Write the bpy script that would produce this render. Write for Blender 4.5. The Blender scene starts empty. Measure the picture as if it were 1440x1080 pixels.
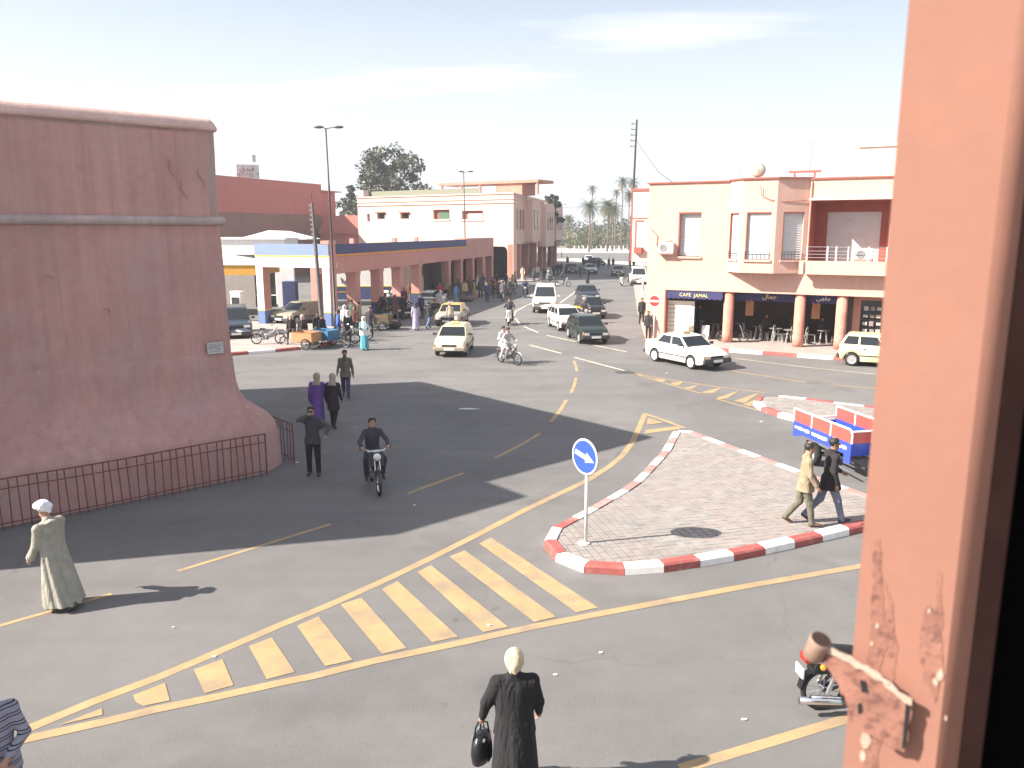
import bpy, math, random
import numpy as np
from mathutils import Vector, Matrix
R = math.radians
random.seed(7)
scene = bpy.context.scene
C = scene.collection

# ---------------------------------------------------------------- camera
F_PX, EYE = 1130.0, 6.0
PITCH = math.atan(215 / 1130.0)
cam = bpy.data.cameras.new('camera')
cam.sensor_width = 36.0
cam.lens = 36.0 * F_PX / 1440
cam.clip_start, cam.clip_end = 0.05, 6000
cam.dof.use_dof = True
cam.dof.focus_distance = 34
cam.dof.aperture_fstop = 7.0
cam_ob = bpy.data.objects.new('camera', cam)
C.objects.link(cam_ob)
cam_ob.location = (0, 0, EYE)
cam_ob.rotation_euler = (math.pi / 2 - PITCH, 0, 0)
scene.camera = cam_ob
# ---------------------------------------------------------------- light and exposure
SUN_EL, SUN_AZ = 36.2, 14.0            # the light travels towards +x and a little towards +y
sun = bpy.data.lights.new('sun', 'SUN')
sun.energy = 5.0
sun.angle = R(0.55)
sun.color = (1.0, 0.925, 0.82)
sun_ob = bpy.data.objects.new('sun', sun)
C.objects.link(sun_ob)
to_sun = Vector((-math.cos(R(SUN_AZ)) * math.cos(R(SUN_EL)), -math.sin(R(SUN_AZ)) * math.cos(R(SUN_EL)), math.sin(R(SUN_EL))))
sun_ob.rotation_euler = to_sun.to_track_quat('Z', 'Y').to_euler()
world = bpy.data.worlds.new('World')
scene.world = world
world.use_nodes = True
wn, wl = world.node_tree.nodes, world.node_tree.links
wn.clear()
w_out = wn.new('ShaderNodeOutputWorld')
bg = wn.new('ShaderNodeBackground')
bg.inputs['Strength'].default_value = 0.066
sky = wn.new('ShaderNodeTexSky')
sky.sky_type = 'NISHITA'
sky.sun_disc = False
sky.sun_elevation = R(SUN_EL)
sky.sun_rotation = math.atan2(to_sun.x, to_sun.y)
sky.air_density, sky.dust_density, sky.ozone_density = 1.0, 1.4, 1.0
tc = wn.new('ShaderNodeTexCoord')
sep = wn.new('ShaderNodeSeparateXYZ'); wl.new(tc.outputs['Generated'], sep.inputs[0])
# cloud sheet: direction projected on a high flat layer
def wmath(op, a, b):
    n = wn.new('ShaderNodeMath'); n.operation = op
    for i, v in enumerate((a, b)):
        if isinstance(v, (int, float)): n.inputs[i].default_value = v
        else: wl.new(v, n.inputs[i])
    return n.outputs[0]
zc = wmath('MAXIMUM', wmath('ADD', sep.outputs[2], 0.10), 0.05)
comb = wn.new('ShaderNodeCombineXYZ')
wl.new(wmath('DIVIDE', sep.outputs[0], zc), comb.inputs[0])
wl.new(wmath('DIVIDE', sep.outputs[1], zc), comb.inputs[1])
mp = wn.new('ShaderNodeMapping'); mp.inputs['Rotation'].default_value = (0, 0, R(-28)); mp.inputs['Scale'].default_value = (0.42, 1.15, 1); mp.inputs['Location'].default_value = (1.75, 0.35, 0)
wl.new(comb.outputs[0], mp.inputs[0])
nz = wn.new('ShaderNodeTexNoise'); nz.inputs['Scale'].default_value = 1.0; nz.inputs['Detail'].default_value = 7; nz.inputs['Roughness'].default_value = 0.52; nz.inputs['Distortion'].default_value = 0.35
wl.new(mp.outputs[0], nz.inputs['Vector'])
cr = wn.new('ShaderNodeMapRange'); cr.inputs['From Min'].default_value = 0.40; cr.inputs['From Max'].default_value = 0.63
wl.new(nz.outputs['Fac'], cr.inputs['Value'])
hz = wn.new('ShaderNodeMapRange'); hz.inputs['From Min'].default_value = 0.40; hz.inputs['From Max'].default_value = 0.08   # white air low over the horizon
wl.new(sep.outputs[2], hz.inputs['Value'])
cov = wmath('MAXIMUM', cr.outputs[0], hz.outputs[0])
cov = wmath('MINIMUM', wmath('ADD', wmath('MULTIPLY', cov, 0.94), 0.03), 1.0)
wmix = wn.new('ShaderNodeMix'); wmix.data_type = 'RGBA'
wl.new(cov, wmix.inputs['Factor'])
wl.new(sky.outputs[0], wmix.inputs['A'])
wmix.inputs['B'].default_value = (6.0, 6.3, 6.7, 1)
wl.new(wmix.outputs['Result'], bg.inputs['Color'])
wl.new(bg.outputs[0], w_out.inputs[0])
vs = scene.view_settings
vs.view_transform = 'Standard'
vs.look = 'None'
vs.exposure = 1.40
vs.gamma = 1.0
vs.use_curve_mapping = False
cy = scene.cycles
cy.max_bounces = 6
cy.diffuse_bounces = 3
cy.glossy_bounces = 3
cy.transmission_bounces = 4
cy.use_denoising = True
try: cy.denoiser = 'OPENIMAGEDENOISE'
except Exception: pass

# ---------------------------------------------------------------- helpers
def G(px, py, z=0.0):
    """the point of the level z seen at this place of the photograph"""
    x, y = (px - 720) / F_PX, (540 - py) / F_PX
    r = Vector((x, math.cos(PITCH) + y * math.sin(PITCH), -math.sin(PITCH) + y * math.cos(PITCH)))
    p = Vector((0, 0, EYE)) + r * ((z - EYE) / r.z)
    return Vector((p.x, p.y, z))

def tag(o, label=None, cat=None, group=None, kind=None):
    if label: o['label'] = label
    if cat: o['category'] = cat
    if group: o['group'] = group
    if kind: o['kind'] = kind
    return o

def empty(name, loc=(0, 0, 0), rz=0.0, label=None, cat=None, group=None, kind=None):
    o = bpy.data.objects.new(name, None)
    o.empty_display_size = 0.2
    C.objects.link(o)
    o.location = loc
    o.rotation_euler = (0, 0, R(rz))
    return tag(o, label, cat, group, kind)

def copy_tree(o, parent=None):
    c = o.copy()
    C.objects.link(c)
    if parent: c.parent = parent
    for ch in list(o.children): copy_tree(ch, c)
    return c

class MB:
    """collects verts and faces, links them as one mesh object"""
    def __init__(s): s.v, s.f, s.m = [], [], []; s.mi = 0
    def add(s, verts, faces):
        b = len(s.v); s.v += [tuple(p) for p in verts]
        for f in faces: s.f.append(tuple(i + b for i in f)); s.m.append(s.mi)
        return s
    def box(s, cx, cy, cz, sx, sy, sz, rz=0, taper=1.0):
        ca, sa = math.cos(R(rz)), math.sin(R(rz)); vs_ = []
        for dz in (-.5, .5):
            t = taper if dz > 0 else 1.0
            for dx, dy in ((-.5, -.5), (.5, -.5), (.5, .5), (-.5, .5)):
                x, y = dx * sx * t, dy * sy * t
                vs_.append((cx + x * ca - y * sa, cy + x * sa + y * ca, cz + dz * sz))
        return s.add(vs_, [(3, 2, 1, 0), (4, 5, 6, 7), (0, 1, 5, 4), (1, 2, 6, 5), (2, 3, 7, 6), (3, 0, 4, 7)])
    def b2(s, x0, x1, y0, y1, z0, z1): return s.box((x0 + x1) / 2, (y0 + y1) / 2, (z0 + z1) / 2, x1 - x0, y1 - y0, z1 - z0)
    def prism(s, poly, z0, z1, inset=0.0):
        n = len(poly)
        a = sum(poly[i][0] * poly[(i + 1) % n][1] - poly[(i + 1) % n][0] * poly[i][1] for i in range(n))
        if a < 0: poly = poly[::-1]
        return s.add([(p[0], p[1], z0) for p in poly] + [(p[0], p[1], z1) for p in poly],
                     [tuple(range(n - 1, -1, -1)), tuple(range(n, 2 * n))] + [(i, (i + 1) % n, n + (i + 1) % n, n + i) for i in range(n)])
    def slab(s, q, t):
        """thin slab on four corners, thickness t along the normal"""
        q = [Vector(p) for p in q]
        n = (q[1] - q[0]).cross(q[2] - q[0]).normalized() * t
        return s.add(q + [p + n for p in q], [(3, 2, 1, 0), (4, 5, 6, 7)] + [(i, (i + 1) % 4, 4 + (i + 1) % 4, 4 + i) for i in range(4)])
    def ring(s, c, u, w, r0, r1, n):
        return [c + u * (r0 * math.cos(2 * math.pi * i / n)) + w * (r1 * math.sin(2 * math.pi * i / n)) for i in range(n)]
    def tube(s, pts, r, n=8, cap=True):
        pts = [Vector(p) for p in pts]
        rs = r if isinstance(r, (list, tuple)) else [r] * len(pts)
        b = len(s.v); k = len(pts); prev = None
        for i, p in enumerate(pts):
            d = (pts[min(i + 1, k - 1)] - pts[max(i - 1, 0)])
            d = d.normalized() if d.length > 1e-9 else Vector((0, 0, 1))
            ref = Vector((0, 0, 1)) if abs(d.z) < 0.9 else Vector((1, 0, 0))
            u = (prev - d * prev.dot(d)).normalized() if prev is not None and (prev - d * prev.dot(d)).length > 1e-6 else d.cross(ref).normalized()
            w = d.cross(u); prev = u
            s.v += [tuple(q) for q in s.ring(p, u, w, rs[i], rs[i], n)]
        for i in range(k - 1):
            for j in range(n):
                a, c = b + i * n + j, b + i * n + (j + 1) % n
                s.f.append((a, c, c + n, a + n)); s.m.append(s.mi)
        if cap:
            s.f.append(tuple(b + j for j in range(n - 1, -1, -1))); s.m.append(s.mi)
            s.f.append(tuple(b + (k - 1) * n + j for j in range(n))); s.m.append(s.mi)
        return s
    def lathe(s, prof, c=(0, 0, 0), axis=(0, 0, 1), n=16):
        """prof: (radius, height) pairs along axis"""
        c, ax = Vector(c), Vector(axis).normalized()
        ref = Vector((1, 0, 0)) if abs(ax.x) < 0.9 else Vector((0, 1, 0))
        u = (ref - ax * ref.dot(ax)).normalized(); w = ax.cross(u); b = len(s.v)
        for r_, h in prof: s.v += [tuple(q) for q in s.ring(c + ax * h, u, w, max(r_, 1e-4), max(r_, 1e-4), n)]
        for i in range(len(prof) - 1):
            for j in range(n):
                a, d = b + i * n + j, b + i * n + (j + 1) % n
                s.f.append((a, d, d + n, a + n)); s.m.append(s.mi)
        s.f.append(tuple(b + j for j in range(n - 1, -1, -1))); s.m.append(s.mi)
        s.f.append(tuple(b + (len(prof) - 1) * n + j for j in range(n))); s.m.append(s.mi)
        return s
    def ball(s, c, rx, ry=None, rz=None, n=10, k=7):
        ry = ry or rx; rz = rz or rx
        prof = [(math.sin(math.pi * i / k), -math.cos(math.pi * i / k)) for i in range(k + 1)]
        b = len(s.v); s.lathe(prof, n=n)
        s.v[b:] = [(c[0] + p[0] * rx, c[1] + p[1] * ry, c[2] + p[2] * rz) for p in s.v[b:]]
        return s
    def mesh(s, name, mats, smooth=False):
        me = bpy.data.meshes.new(name)
        me.from_pydata(s.v, [], s.f)
        for m in (mats if isinstance(mats, (list, tuple)) else [mats]): me.materials.append(m)
        if len(set(s.m)) > 1: me.polygons.foreach_set('material_index', s.m)
        if smooth: me.polygons.foreach_set('use_smooth', [True] * len(s.f))
        me.update()
        return me
    def build(s, name, mats, parent=None, smooth=False, bevel=0, loc=None):
        o = bpy.data.objects.new(name, s.mesh(name, mats, smooth))
        C.objects.link(o)
        if parent: o.parent = parent
        if loc: o.location = loc
        if bevel:
            m = o.modifiers.new('bevel', 'BEVEL'); m.width = bevel; m.segments = 2; m.limit_method = 'ANGLE'; m.angle_limit = R(40)
        if smooth == 'auto':
            pass
        return o

def put(name, mesh, parent=None, loc=(0, 0, 0), rz=0):
    o = bpy.data.objects.new(name, mesh); C.objects.link(o)
    if parent: o.parent = parent
    o.location = loc; o.rotation_euler = (0, 0, R(rz))
    return o

# ---------------------------------------------------------------- materials
_mats = {}
def mat(name, col, rough=0.8, var=0.0, scale=4.0, bump=0.0, bscale=60.0, metal=0.0, streak=0.0, stain=0.0, stain_col=(.12, .10, .09), spec=0.5, emis=0.0, stain_scale=0.35, stain_lim=(.52, .72)):
    if name in _mats: return _mats[name]
    m = bpy.data.materials.new(name); m.use_nodes = True; _mats[name] = m
    nt = m.node_tree; N, L = nt.nodes, nt.links
    b = N['Principled BSDF']
    b.inputs['Base Color'].default_value = (*col, 1); b.inputs['Roughness'].default_value = rough; b.inputs['Metallic'].default_value = metal
    b.inputs['Specular IOR Level'].default_value = spec
    if not (var or bump or streak or stain): return m
    t = N.new('ShaderNodeTexCoord'); out = None
    cur = (*col, 1)
    def noise(sc, det=5, vec=None, rough_=0.55):
        n = N.new('ShaderNodeTexNoise'); n.inputs['Scale'].default_value = sc; n.inputs['Detail'].default_value = det; n.inputs['Roughness'].default_value = rough_
        L.new(vec or t.outputs['Object'], n.inputs['Vector']); return n.outputs['Fac']
    def rng(v, a, b_, c, d):
        r_ = N.new('ShaderNodeMapRange'); L.new(v, r_.inputs['Value'])
        for k, x in zip(('From Min', 'From Max', 'To Min', 'To Max'), (a, b_, c, d)): r_.inputs[k].default_value = x
        return r_.outputs[0]
    def mix(fac, a, b_, mode='MIX'):
        x = N.new('ShaderNodeMix'); x.data_type = 'RGBA'; x.blend_type = mode
        L.new(fac, x.inputs['Factor']) if not isinstance(fac, (int, float)) else setattr(x.inputs['Factor'], 'default_value', fac)
        for k, v in (('A', a), ('B', b_)):
            if isinstance(v, tuple): x.inputs[k].default_value = v
            else: L.new(v, x.inputs[k])
        return x.outputs['Result']
    def scaled(v):
        h = N.new('ShaderNodeCombineColor')
        for i in range(3): L.new(v, h.inputs[i])
        return h.outputs[0]
    if var:
        cur = mix(1.0, cur, scaled(rng(noise(scale), .3, .7, 1 - var, 1 + var)), 'MULTIPLY')
        cur = mix(1.0, cur, scaled(rng(noise(scale * 9, 4), .3, .7, 1 - var * .5, 1 + var * .5)), 'MULTIPLY')
    if streak:
        mpn = N.new('ShaderNodeMapping'); mpn.inputs['Scale'].default_value = (2.6, 2.6, 0.16); L.new(t.outputs['Object'], mpn.inputs[0])
        cur = mix(1.0, cur, scaled(rng(noise(1.6, 6, mpn.outputs[0], .6), .35, .68, 1 + streak * .35, 1 - streak)), 'MULTIPLY')
    if stain:
        cur = mix(rng(noise(stain_scale, 8, None, .62), stain_lim[0], stain_lim[1], 0, stain), cur, (*stain_col, 1))
    if not isinstance(cur, tuple): L.new(cur, b.inputs['Base Color'])
    if bump:
        bn = N.new('ShaderNodeBump'); bn.inputs['Strength'].default_value = bump; bn.inputs['Distance'].default_value = 0.02
        L.new(noise(bscale, 4), bn.inputs['Height']); L.new(bn.outputs[0], b.inputs['Normal'])
    return m

def paint(name, col, rough=0.25): return mat('car_paint_' + name, col, rough, spec=0.5)
def cloth(col):
    col = tuple(col)[:3]
    k = 'cloth_%02d_%02d_%02d' % tuple(int(round(c * 99)) for c in col)
    fresh = k not in _mats
    m = mat(k, col, 0.92, var=0.16, scale=7, bump=0.35, bscale=30)
    if fresh:                                        # soft hanging folds, longer than they are wide
        N, L = m.node_tree.nodes, m.node_tree.links; b = N['Principled BSDF']; old = b.inputs['Normal'].links[0].from_socket
        t = N.new('ShaderNodeTexCoord'); mp_ = N.new('ShaderNodeMapping'); mp_.inputs['Scale'].default_value = (9, 9, 2.2); L.new(t.outputs['Object'], mp_.inputs[0])
        n = N.new('ShaderNodeTexNoise'); n.inputs['Scale'].default_value = 1.0; n.inputs['Detail'].default_value = 2.5; n.inputs['Distortion'].default_value = .6; L.new(mp_.outputs[0], n.inputs['Vector'])
        bn = N.new('ShaderNodeBump'); bn.inputs['Strength'].default_value = .9; bn.inputs['Distance'].default_value = .06; L.new(n.outputs['Fac'], bn.inputs['Height']); L.new(old, bn.inputs['Normal']); L.new(bn.outputs[0], b.inputs['Normal'])
    return m
M_STEEL = mat('galvanised_steel', (.42, .42, .41), .45, var=.1, scale=8, metal=.6)
M_DARKSTEEL = mat('dark_painted_steel', (.035, .033, .032), .5, var=.2, scale=6)
M_BLACK = mat('black_plastic', (.015, .015, .016), .5)
M_RUBBER = mat('tyre_rubber', (.018, .018, .018), .85, var=.15, scale=9)
M_CHROME = mat('chrome', (.7, .7, .7), .15, metal=1.0)
M_GLASS = mat('window_glass', (.018, .022, .026), .06, spec=.6)
M_LAMP = mat('lamp_glass', (.75, .75, .72), .12, spec=.6)
M_WHITE = mat('white_paint', (.78, .77, .74), .55, var=.06, scale=3)
M_RED = mat('red_paint', (.42, .045, .035), .5, var=.1, scale=4)
M_WOOD = mat('worn_wood', (.30, .17, .08), .8, var=.25, scale=6)
# ================================================================ ground, roads, markings
from mathutils import noise as mnoise
M_ASPHALT = mat('asphalt', (.143, .137, .137), .86, var=.13, scale=.22, bump=.5, bscale=130, stain=.5, stain_col=(.20, .188, .175), stain_scale=.11, stain_lim=(.42, .66))
def road_wear(m):
    """cracks, repairs and oil spots laid over the asphalt colour"""
    N, L = m.node_tree.nodes, m.node_tree.links; b = N['Principled BSDF']; cur = b.inputs['Base Color'].links[0].from_socket
    t = N.new('ShaderNodeTexCoord')
    def tex(kind, sc, vec=None, **kw):
        n = N.new(kind); n.inputs['Scale'].default_value = sc; L.new(vec or t.outputs['Object'], n.inputs['Vector'])
        for k, v in kw.items():
            if k in n.inputs: n.inputs[k].default_value = v
            else: setattr(n, k, v)
        return n
    def rng(v, a, b_, c, d):
        r_ = N.new('ShaderNodeMapRange'); L.new(v, r_.inputs['Value'])
        for k, x in zip(('From Min', 'From Max', 'To Min', 'To Max'), (a, b_, c, d)): r_.inputs[k].default_value = x
        return r_.outputs[0]
    def mul(a, b_):
        x = N.new('ShaderNodeMath'); x.operation = 'MULTIPLY'; L.new(a, x.inputs[0]); L.new(b_, x.inputs[1]); return x.outputs[0]
    def mix(fac, a, col):
        x = N.new('ShaderNodeMix'); x.data_type = 'RGBA'; L.new(fac, x.inputs['Factor']); L.new(a, x.inputs['A']); x.inputs['B'].default_value = (*col, 1); return x.outputs['Result']
    warp = tex('ShaderNodeTexNoise', .8, Detail=6.0); add = N.new('ShaderNodeVectorMath'); add.operation = 'ADD'; L.new(t.outputs['Object'], add.inputs[0]); L.new(warp.outputs['Color'], add.inputs[1])
    crack = rng(tex('ShaderNodeTexVoronoi', .16, add.outputs[0], feature='DISTANCE_TO_EDGE').outputs['Distance'], .0, .0045, 1, 0)
    cur = mix(mul(crack, rng(tex('ShaderNodeTexNoise', .07).outputs['Fac'], .50, .60, 0, .55)), cur, (.05, .046, .042))
    cur = mix(rng(tex('ShaderNodeTexNoise', .45, Detail=3.0).outputs['Fac'], .58, .72, 0, .50), cur, (.085, .078, .074))
    cur = mix(rng(tex('ShaderNodeTexNoise', 2.6, Detail=2.0).outputs['Fac'], .70, .76, 0, .45), cur, (.07, .064, .06))
    mp_ = N.new('ShaderNodeMapping'); mp_.inputs['Rotation'].default_value = (0, 0, R(-42)); mp_.inputs['Scale'].default_value = (.05, 1.1, 1); L.new(t.outputs['Object'], mp_.inputs[0])
    cur = mix(rng(tex('ShaderNodeTexNoise', 1.0, mp_.outputs[0], Detail=4.0).outputs['Fac'], .48, .68, 0, .28), cur, (.10, .094, .09))
    cur = mix(rng(tex('ShaderNodeTexNoise', 42, Detail=3.0).outputs['Fac'], .56, .72, 0, .3), cur, (.22, .205, .19))
    L.new(cur, b.inputs['Base Color'])
road_wear(M_ASPHALT)
M_EARTH = mat('dusty_earth', (.30, .24, .18), .95, var=.15, scale=.2)
M_PAVE = mat('pale_pavement', (.36, .30, .275), .85, var=.12, scale=1.2, bump=.3, bscale=40)
M_YELLOW = mat('worn_yellow_road_paint', (.375, .258, .132), .8, var=.12, scale=2.5, bump=.3, bscale=90, stain=.75, stain_col=(.19, .165, .14), stain_scale=1.9, stain_lim=(.47, .72))
M_PALELINE = mat('worn_white_road_paint', (.62, .56, .42), .8, var=.12, scale=2.5, stain=.7, stain_col=(.21, .19, .17), stain_scale=2.2, stain_lim=(.50, .72))
M_KERBR = mat('red_kerb_paint', (.33, .085, .075), .7, var=.16, scale=5, stain=.5, stain_col=(.5, .36, .32), stain_scale=3.2, stain_lim=(.54, .72), bump=.25, bscale=40)
M_KERBW = mat('white_kerb_paint', (.78, .76, .73), .7, var=.08, scale=5, stain=.55, stain_col=(.34, .29, .26), stain_scale=3.0, stain_lim=(.56, .76), bump=.25, bscale=40)

M_KERBF = mat('faded_red_kerb_paint', (.36, .20, .18), .8, var=.16, scale=5, stain=.6, stain_col=(.42, .34, .31), stain_scale=3.2, stain_lim=(.46, .68), bump=.25, bscale=40)
g = MB(); g.add([(-2500, -200, -.012), (2500, -200, -.012), (2500, 4000, -.012), (-2500, 4000, -.012)], [(0, 1, 2, 3)])
tag(g.build('ground', M_EARTH), 'flat dusty ground reaching out to the horizon', kind='structure')
g = MB(); g.add([(-80, -25, -.004), (80, -25, -.004), (80, 168, -.004), (-80, 168, -.004)], [(0, 1, 2, 3)])
road = tag(g.build('road', M_ASPHALT), 'grey asphalt of the street and its junction', kind='structure')
g = MB(); g.add([(-400, 168, -.004), (400, 168, -.004), (400, 226, -.004), (-400, 226, -.004)], [(0, 1, 2, 3)])
tag(g.build('road', M_ASPHALT), 'grey crossing road beyond the end of the street', kind='structure')

def stripe(pts, w, z=0.0, m=None, name='painted_line', taper=None):
    pts = [Vector((p[0], p[1], 0)) for p in pts]
    mb = MB(); L_, R_ = [], []
    # resample so that the wear follows the line
    for i, p in enumerate(pts):
        d = pts[min(i + 1, len(pts) - 1)] - pts[max(i - 1, 0)]
        d.normalize(); n = Vector((-d.y, d.x, 0)) * (w / 2)
        L_.append((p + n)); R_.append((p - n))
    vsx = [(q.x, q.y, z) for q in L_] + [(q.x, q.y, z) for q in R_]
    k = len(pts)
    mb.add(vsx, [(k + i, k + i + 1, i + 1, i) for i in range(k - 1)])
    return mb.build(name, m or M_YELLOW, road)
def pstripe(px, w, m=None, z=0.0): return stripe([G(*p) for p in px], w, z, m)
def bar(px):
    mb = MB(); q = [G(*p) for p in px]
    if sum((q[i].x * q[(i + 1) % len(q)].y - q[(i + 1) % len(q)].x * q[i].y) for i in range(len(q))) < 0: q = q[::-1]
    mb.add([(p.x, p.y, .004) for p in q], [tuple(range(len(q)))]); return mb.build('hatch_bar', M_YELLOW, road)

pstripe([(24, 1031), (128.3, 987.5), (226, 950.8), (305.5, 917.2), (391, 880), (457.5, 853), (531, 820.5), (604.5, 785.4), (674.8, 750.2), (738.7, 716.7), (785, 695), (827, 675), (858, 655), (875, 641), (889, 622), (898, 603), (907, 582)], .17)
pstripe([(20, 1043), (146.7, 1015), (226, 996), (305.5, 979.8), (388, 961.5), (440, 950.8), (527.8, 929), (639.6, 905.5), (751.4, 881), (860, 860), (1040, 826), (1205, 797), (1320, 777)], .17, z=.0025)
pstripe([(905.5, 581.5), (934, 591), (963, 602)], .16, z=.0025)
pstripe([(957, 1081), (1163, 1019), (1280, 984)], .16)
for q in ([(81, 1020.5), (143.6, 996), (144.2, 1005.5)], [(187, 978), (232, 960.6), (239, 985.3), (201.6, 993), (191, 987.5)],
          [(272.5, 941.7), (313, 927), (328.4, 963.7), (287.8, 975.3)], [(349.8, 908.7), (382.5, 896.4), (415, 945.3), (375.2, 955.4)],
          [(417.6, 880.3), (448, 866.8), (495.8, 928.2), (457.5, 937)], [(478.9, 850.2), (508.6, 840.6), (571.9, 911.6), (537.4, 919.9)],
          [(536.7, 828.5), (559, 817.3), (644.4, 895.6), (607.7, 903.3)], [(586.9, 804.5), (606, 795), (714.7, 881.8), (679.6, 889.2)],
          [(631.6, 782.8), (654, 774.2), (781.8, 867.5), (751.4, 874.8)], [(674.1, 764.6), (690, 756), (840.9, 854.7), (810.5, 861.4)],
          [(911, 588), (933, 594.5), (909, 597.5)], [(908, 604.5), (953, 599.5), (957, 603.5), (906, 610)],
          [(919, 532), (937, 534.5), (931, 537.5)], [(943, 538), (961, 536.5), (955, 541.5), (947, 541)],
          [(963.6, 545), (982, 541), (973, 547.5), (962, 546)], [(984.5, 552), (1015, 544.6), (1004, 552.5), (992, 553.5)],
          [(1008, 559), (1040, 549.5), (1023, 560), (1012, 561.5)], [(1031.6, 564), (1070, 551.5), (1047, 567)], [(1044, 569), (1062, 562), (1056, 571)]): bar(q)
for px, w in (([(-12, 883), (157, 835)], .10), ([(250, 803), (358, 770), (465, 737)], .10), ([(573, 694), (652, 665)], .11), ([(696, 644), (730, 627), (760, 609)], .12),
          ([(774.4, 593.3), (787, 578), (796.7, 562.2)], .13), ([(802.8, 552.8), (807.5, 542), (810, 531)], .13), ([(811.3, 522.4), (810, 514.4), (806.7, 507.2)], .13),
          ([(891, 525), (934.4, 533), (1012, 544.4), (1075, 552)], .10), ([(891, 525), (940, 540), (984.4, 552.8)], .10), ([(1006.7, 560.6), (1066, 577)], .11),
          ([(1028.9, 521.7), (1133, 537.5)], .12), ([(1177.5, 541.7), (1260, 549)], .12)): pstripe(px, w)
for px, w in (([(808, 502.6), (889, 524)], .12), ([(744.8, 485), (789.6, 497)], .13), ([(769, 471.5), (809.8, 480.5)], .13), ([(833.3, 485), (881, 494.6)], .11),
          ([(736.7, 459.2), (756.6, 467.5)], .13), ([(725, 448), (730.4, 455.3)], .12), ([(722.5, 444), (725, 438), (739, 430), (757, 423)], .12),
          ([(787.8, 426), (816.7, 404.4)], .13), ([(1034, 504), (1130, 516), (1240, 527)], .07)): pstripe(px, w, M_PALELINE)

# ---------------------------------------------------------------- kerbs, islands, pavements
def resample(pts, step):
    out = [pts[0]]; acc = 0
    for a, b in zip(pts[:-1], pts[1:]):
        L_ = (b - a).length; t = step - acc
        while t <= L_: out.append(a + (b - a) * (t / L_)); t += step
        acc = L_ - (t - step)
    return out
def kerb(pts, step, parent, side=1, w=.24, h=.15, first=0, fade=0):
    """a line of kerb stones, red and white in turn; side = +1: the pavement lies left of the line"""
    p = resample([Vector((q[0], q[1], 0)) for q in pts], step)
    for i in range(len(p) - 1):
        a, b = p[i], p[i + 1]
        da = (p[min(i + 1, len(p) - 1)] - p[max(i - 1, 0)]).normalized(); db = (p[min(i + 2, len(p) - 1)] - p[i]).normalized()
        na, nb = Vector((-da.y, da.x, 0)) * side, Vector((-db.y, db.x, 0)) * side
        t = (b - a).normalized() * .006
        a, b = a + t, b - t
        hh = h + random.uniform(-.008, .008); up = Vector((0, 0, hh)); c = .035
        sec = lambda o, n: [o, o + n * .012 + Vector((0, 0, hh - c)), o + n * (.012 + c) + up, o + n * w + up, o + n * w - Vector((0, 0, 0.02))]
        mb = MB(); A, B = sec(a, na), sec(b, nb)
        mb.add(A + B, ([(k, 5 + k, 6 + k, k + 1) for k in range(4)] + [(0, 1, 2, 3, 4), (9, 8, 7, 6, 5)]) if side > 0 else ([(k + 1, 6 + k, 5 + k, k) for k in range(4)] + [(4, 3, 2, 1, 0), (5, 6, 7, 8, 9)]))
        mb.build('kerb_stone', (M_KERBF if fade and (a + b).y * .5 > fade else M_KERBR) if (i + first) % 2 else M_KERBW, parent)
def offset(poly, d):
    n = len(poly); out = []
    for i in range(n):
        a, b, c = poly[i - 1], poly[i], poly[(i + 1) % n]
        e, f = (b - a).normalized(), (c - b).normalized()
        m_ = Vector((-(e.y + f.y), e.x + f.x, 0))
        m_ = m_.normalized() if m_.length > 1e-6 else Vector((-e.y, e.x, 0))
        out.append(b + m_ * d / max(.5, m_.dot(Vector((-e.y, e.x, 0)))))
    return out
def clip(poly, quad):
    out = [Vector((p[0], p[1])) for p in poly]
    for i in range(4):
        a, b = Vector(quad[i]), Vector(quad[(i + 1) % 4]); e = b - a; inp, out = out, []
        for j in range(len(inp)):
            p, q = inp[j - 1], inp[j]
            sp, sq = e.cross(p - a), e.cross(q - a)
            if (sp >= 0) != (sq >= 0): out.append(p + (q - p) * (sp / (sp - sq)))
            if sq >= 0: out.append(q)
        if len(out) < 3: return None
    return out
M_TILES = [mat('paving_tile_%s' % n, c, .85, var=.14, scale=3, bump=.35, bscale=70, stain=.45, stain_col=(.30, .225, .205), stain_scale=.5, stain_lim=(.45, .7)) for n, c in
           (('rose', (.275, .238, .222)), ('grey', (.255, .24, .228)), ('sand', (.285, .258, .24)))]
M_JOINT = mat('pale_joint_mortar', (.20, .175, .16), .9, var=.1)
def tiles(poly, ang, size, z, parent, gap=.020):
    mb = MB(); ca, sa = math.cos(ang), math.sin(ang)
    rot = [(p.x * ca + p.y * sa, -p.x * sa + p.y * ca) for p in poly]
    x0, x1, y0, y1 = min(p[0] for p in rot), max(p[0] for p in rot), min(p[1] for p in rot), max(p[1] for p in rot)
    rnd = random.Random(3)
    for i in range(int((x1 - x0) / size) + 1):
        for j in range(int((y1 - y0) / size) + 1):
            X, Y = x0 + i * size, y0 + j * size
            q = [(X, Y), (X + size - gap * .45, Y), (X + size - gap * .45, Y + size - gap), (X, Y + size - gap)]
            c = clip(rot, q)
            if not c: continue
            dz = rnd.uniform(-.003, .003)
            mb.mi = rnd.choice((0, 0, 1, 2))
            w_ = [(p.x * ca - p.y * sa, p.x * sa + p.y * ca) for p in c]; n = len(w_)
            mb.add([(a, b, z - .02) for a, b in w_] + [(a, b, z + dz) for a, b in w_], [tuple(range(n, 2 * n))] + [(k, (k + 1) % n, n + (k + 1) % n, n + k) for k in range(n)])
    mb.mi = 0
    return tag(mb.build('paving_tiles', M_TILES, parent), kind='stuff')

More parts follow.
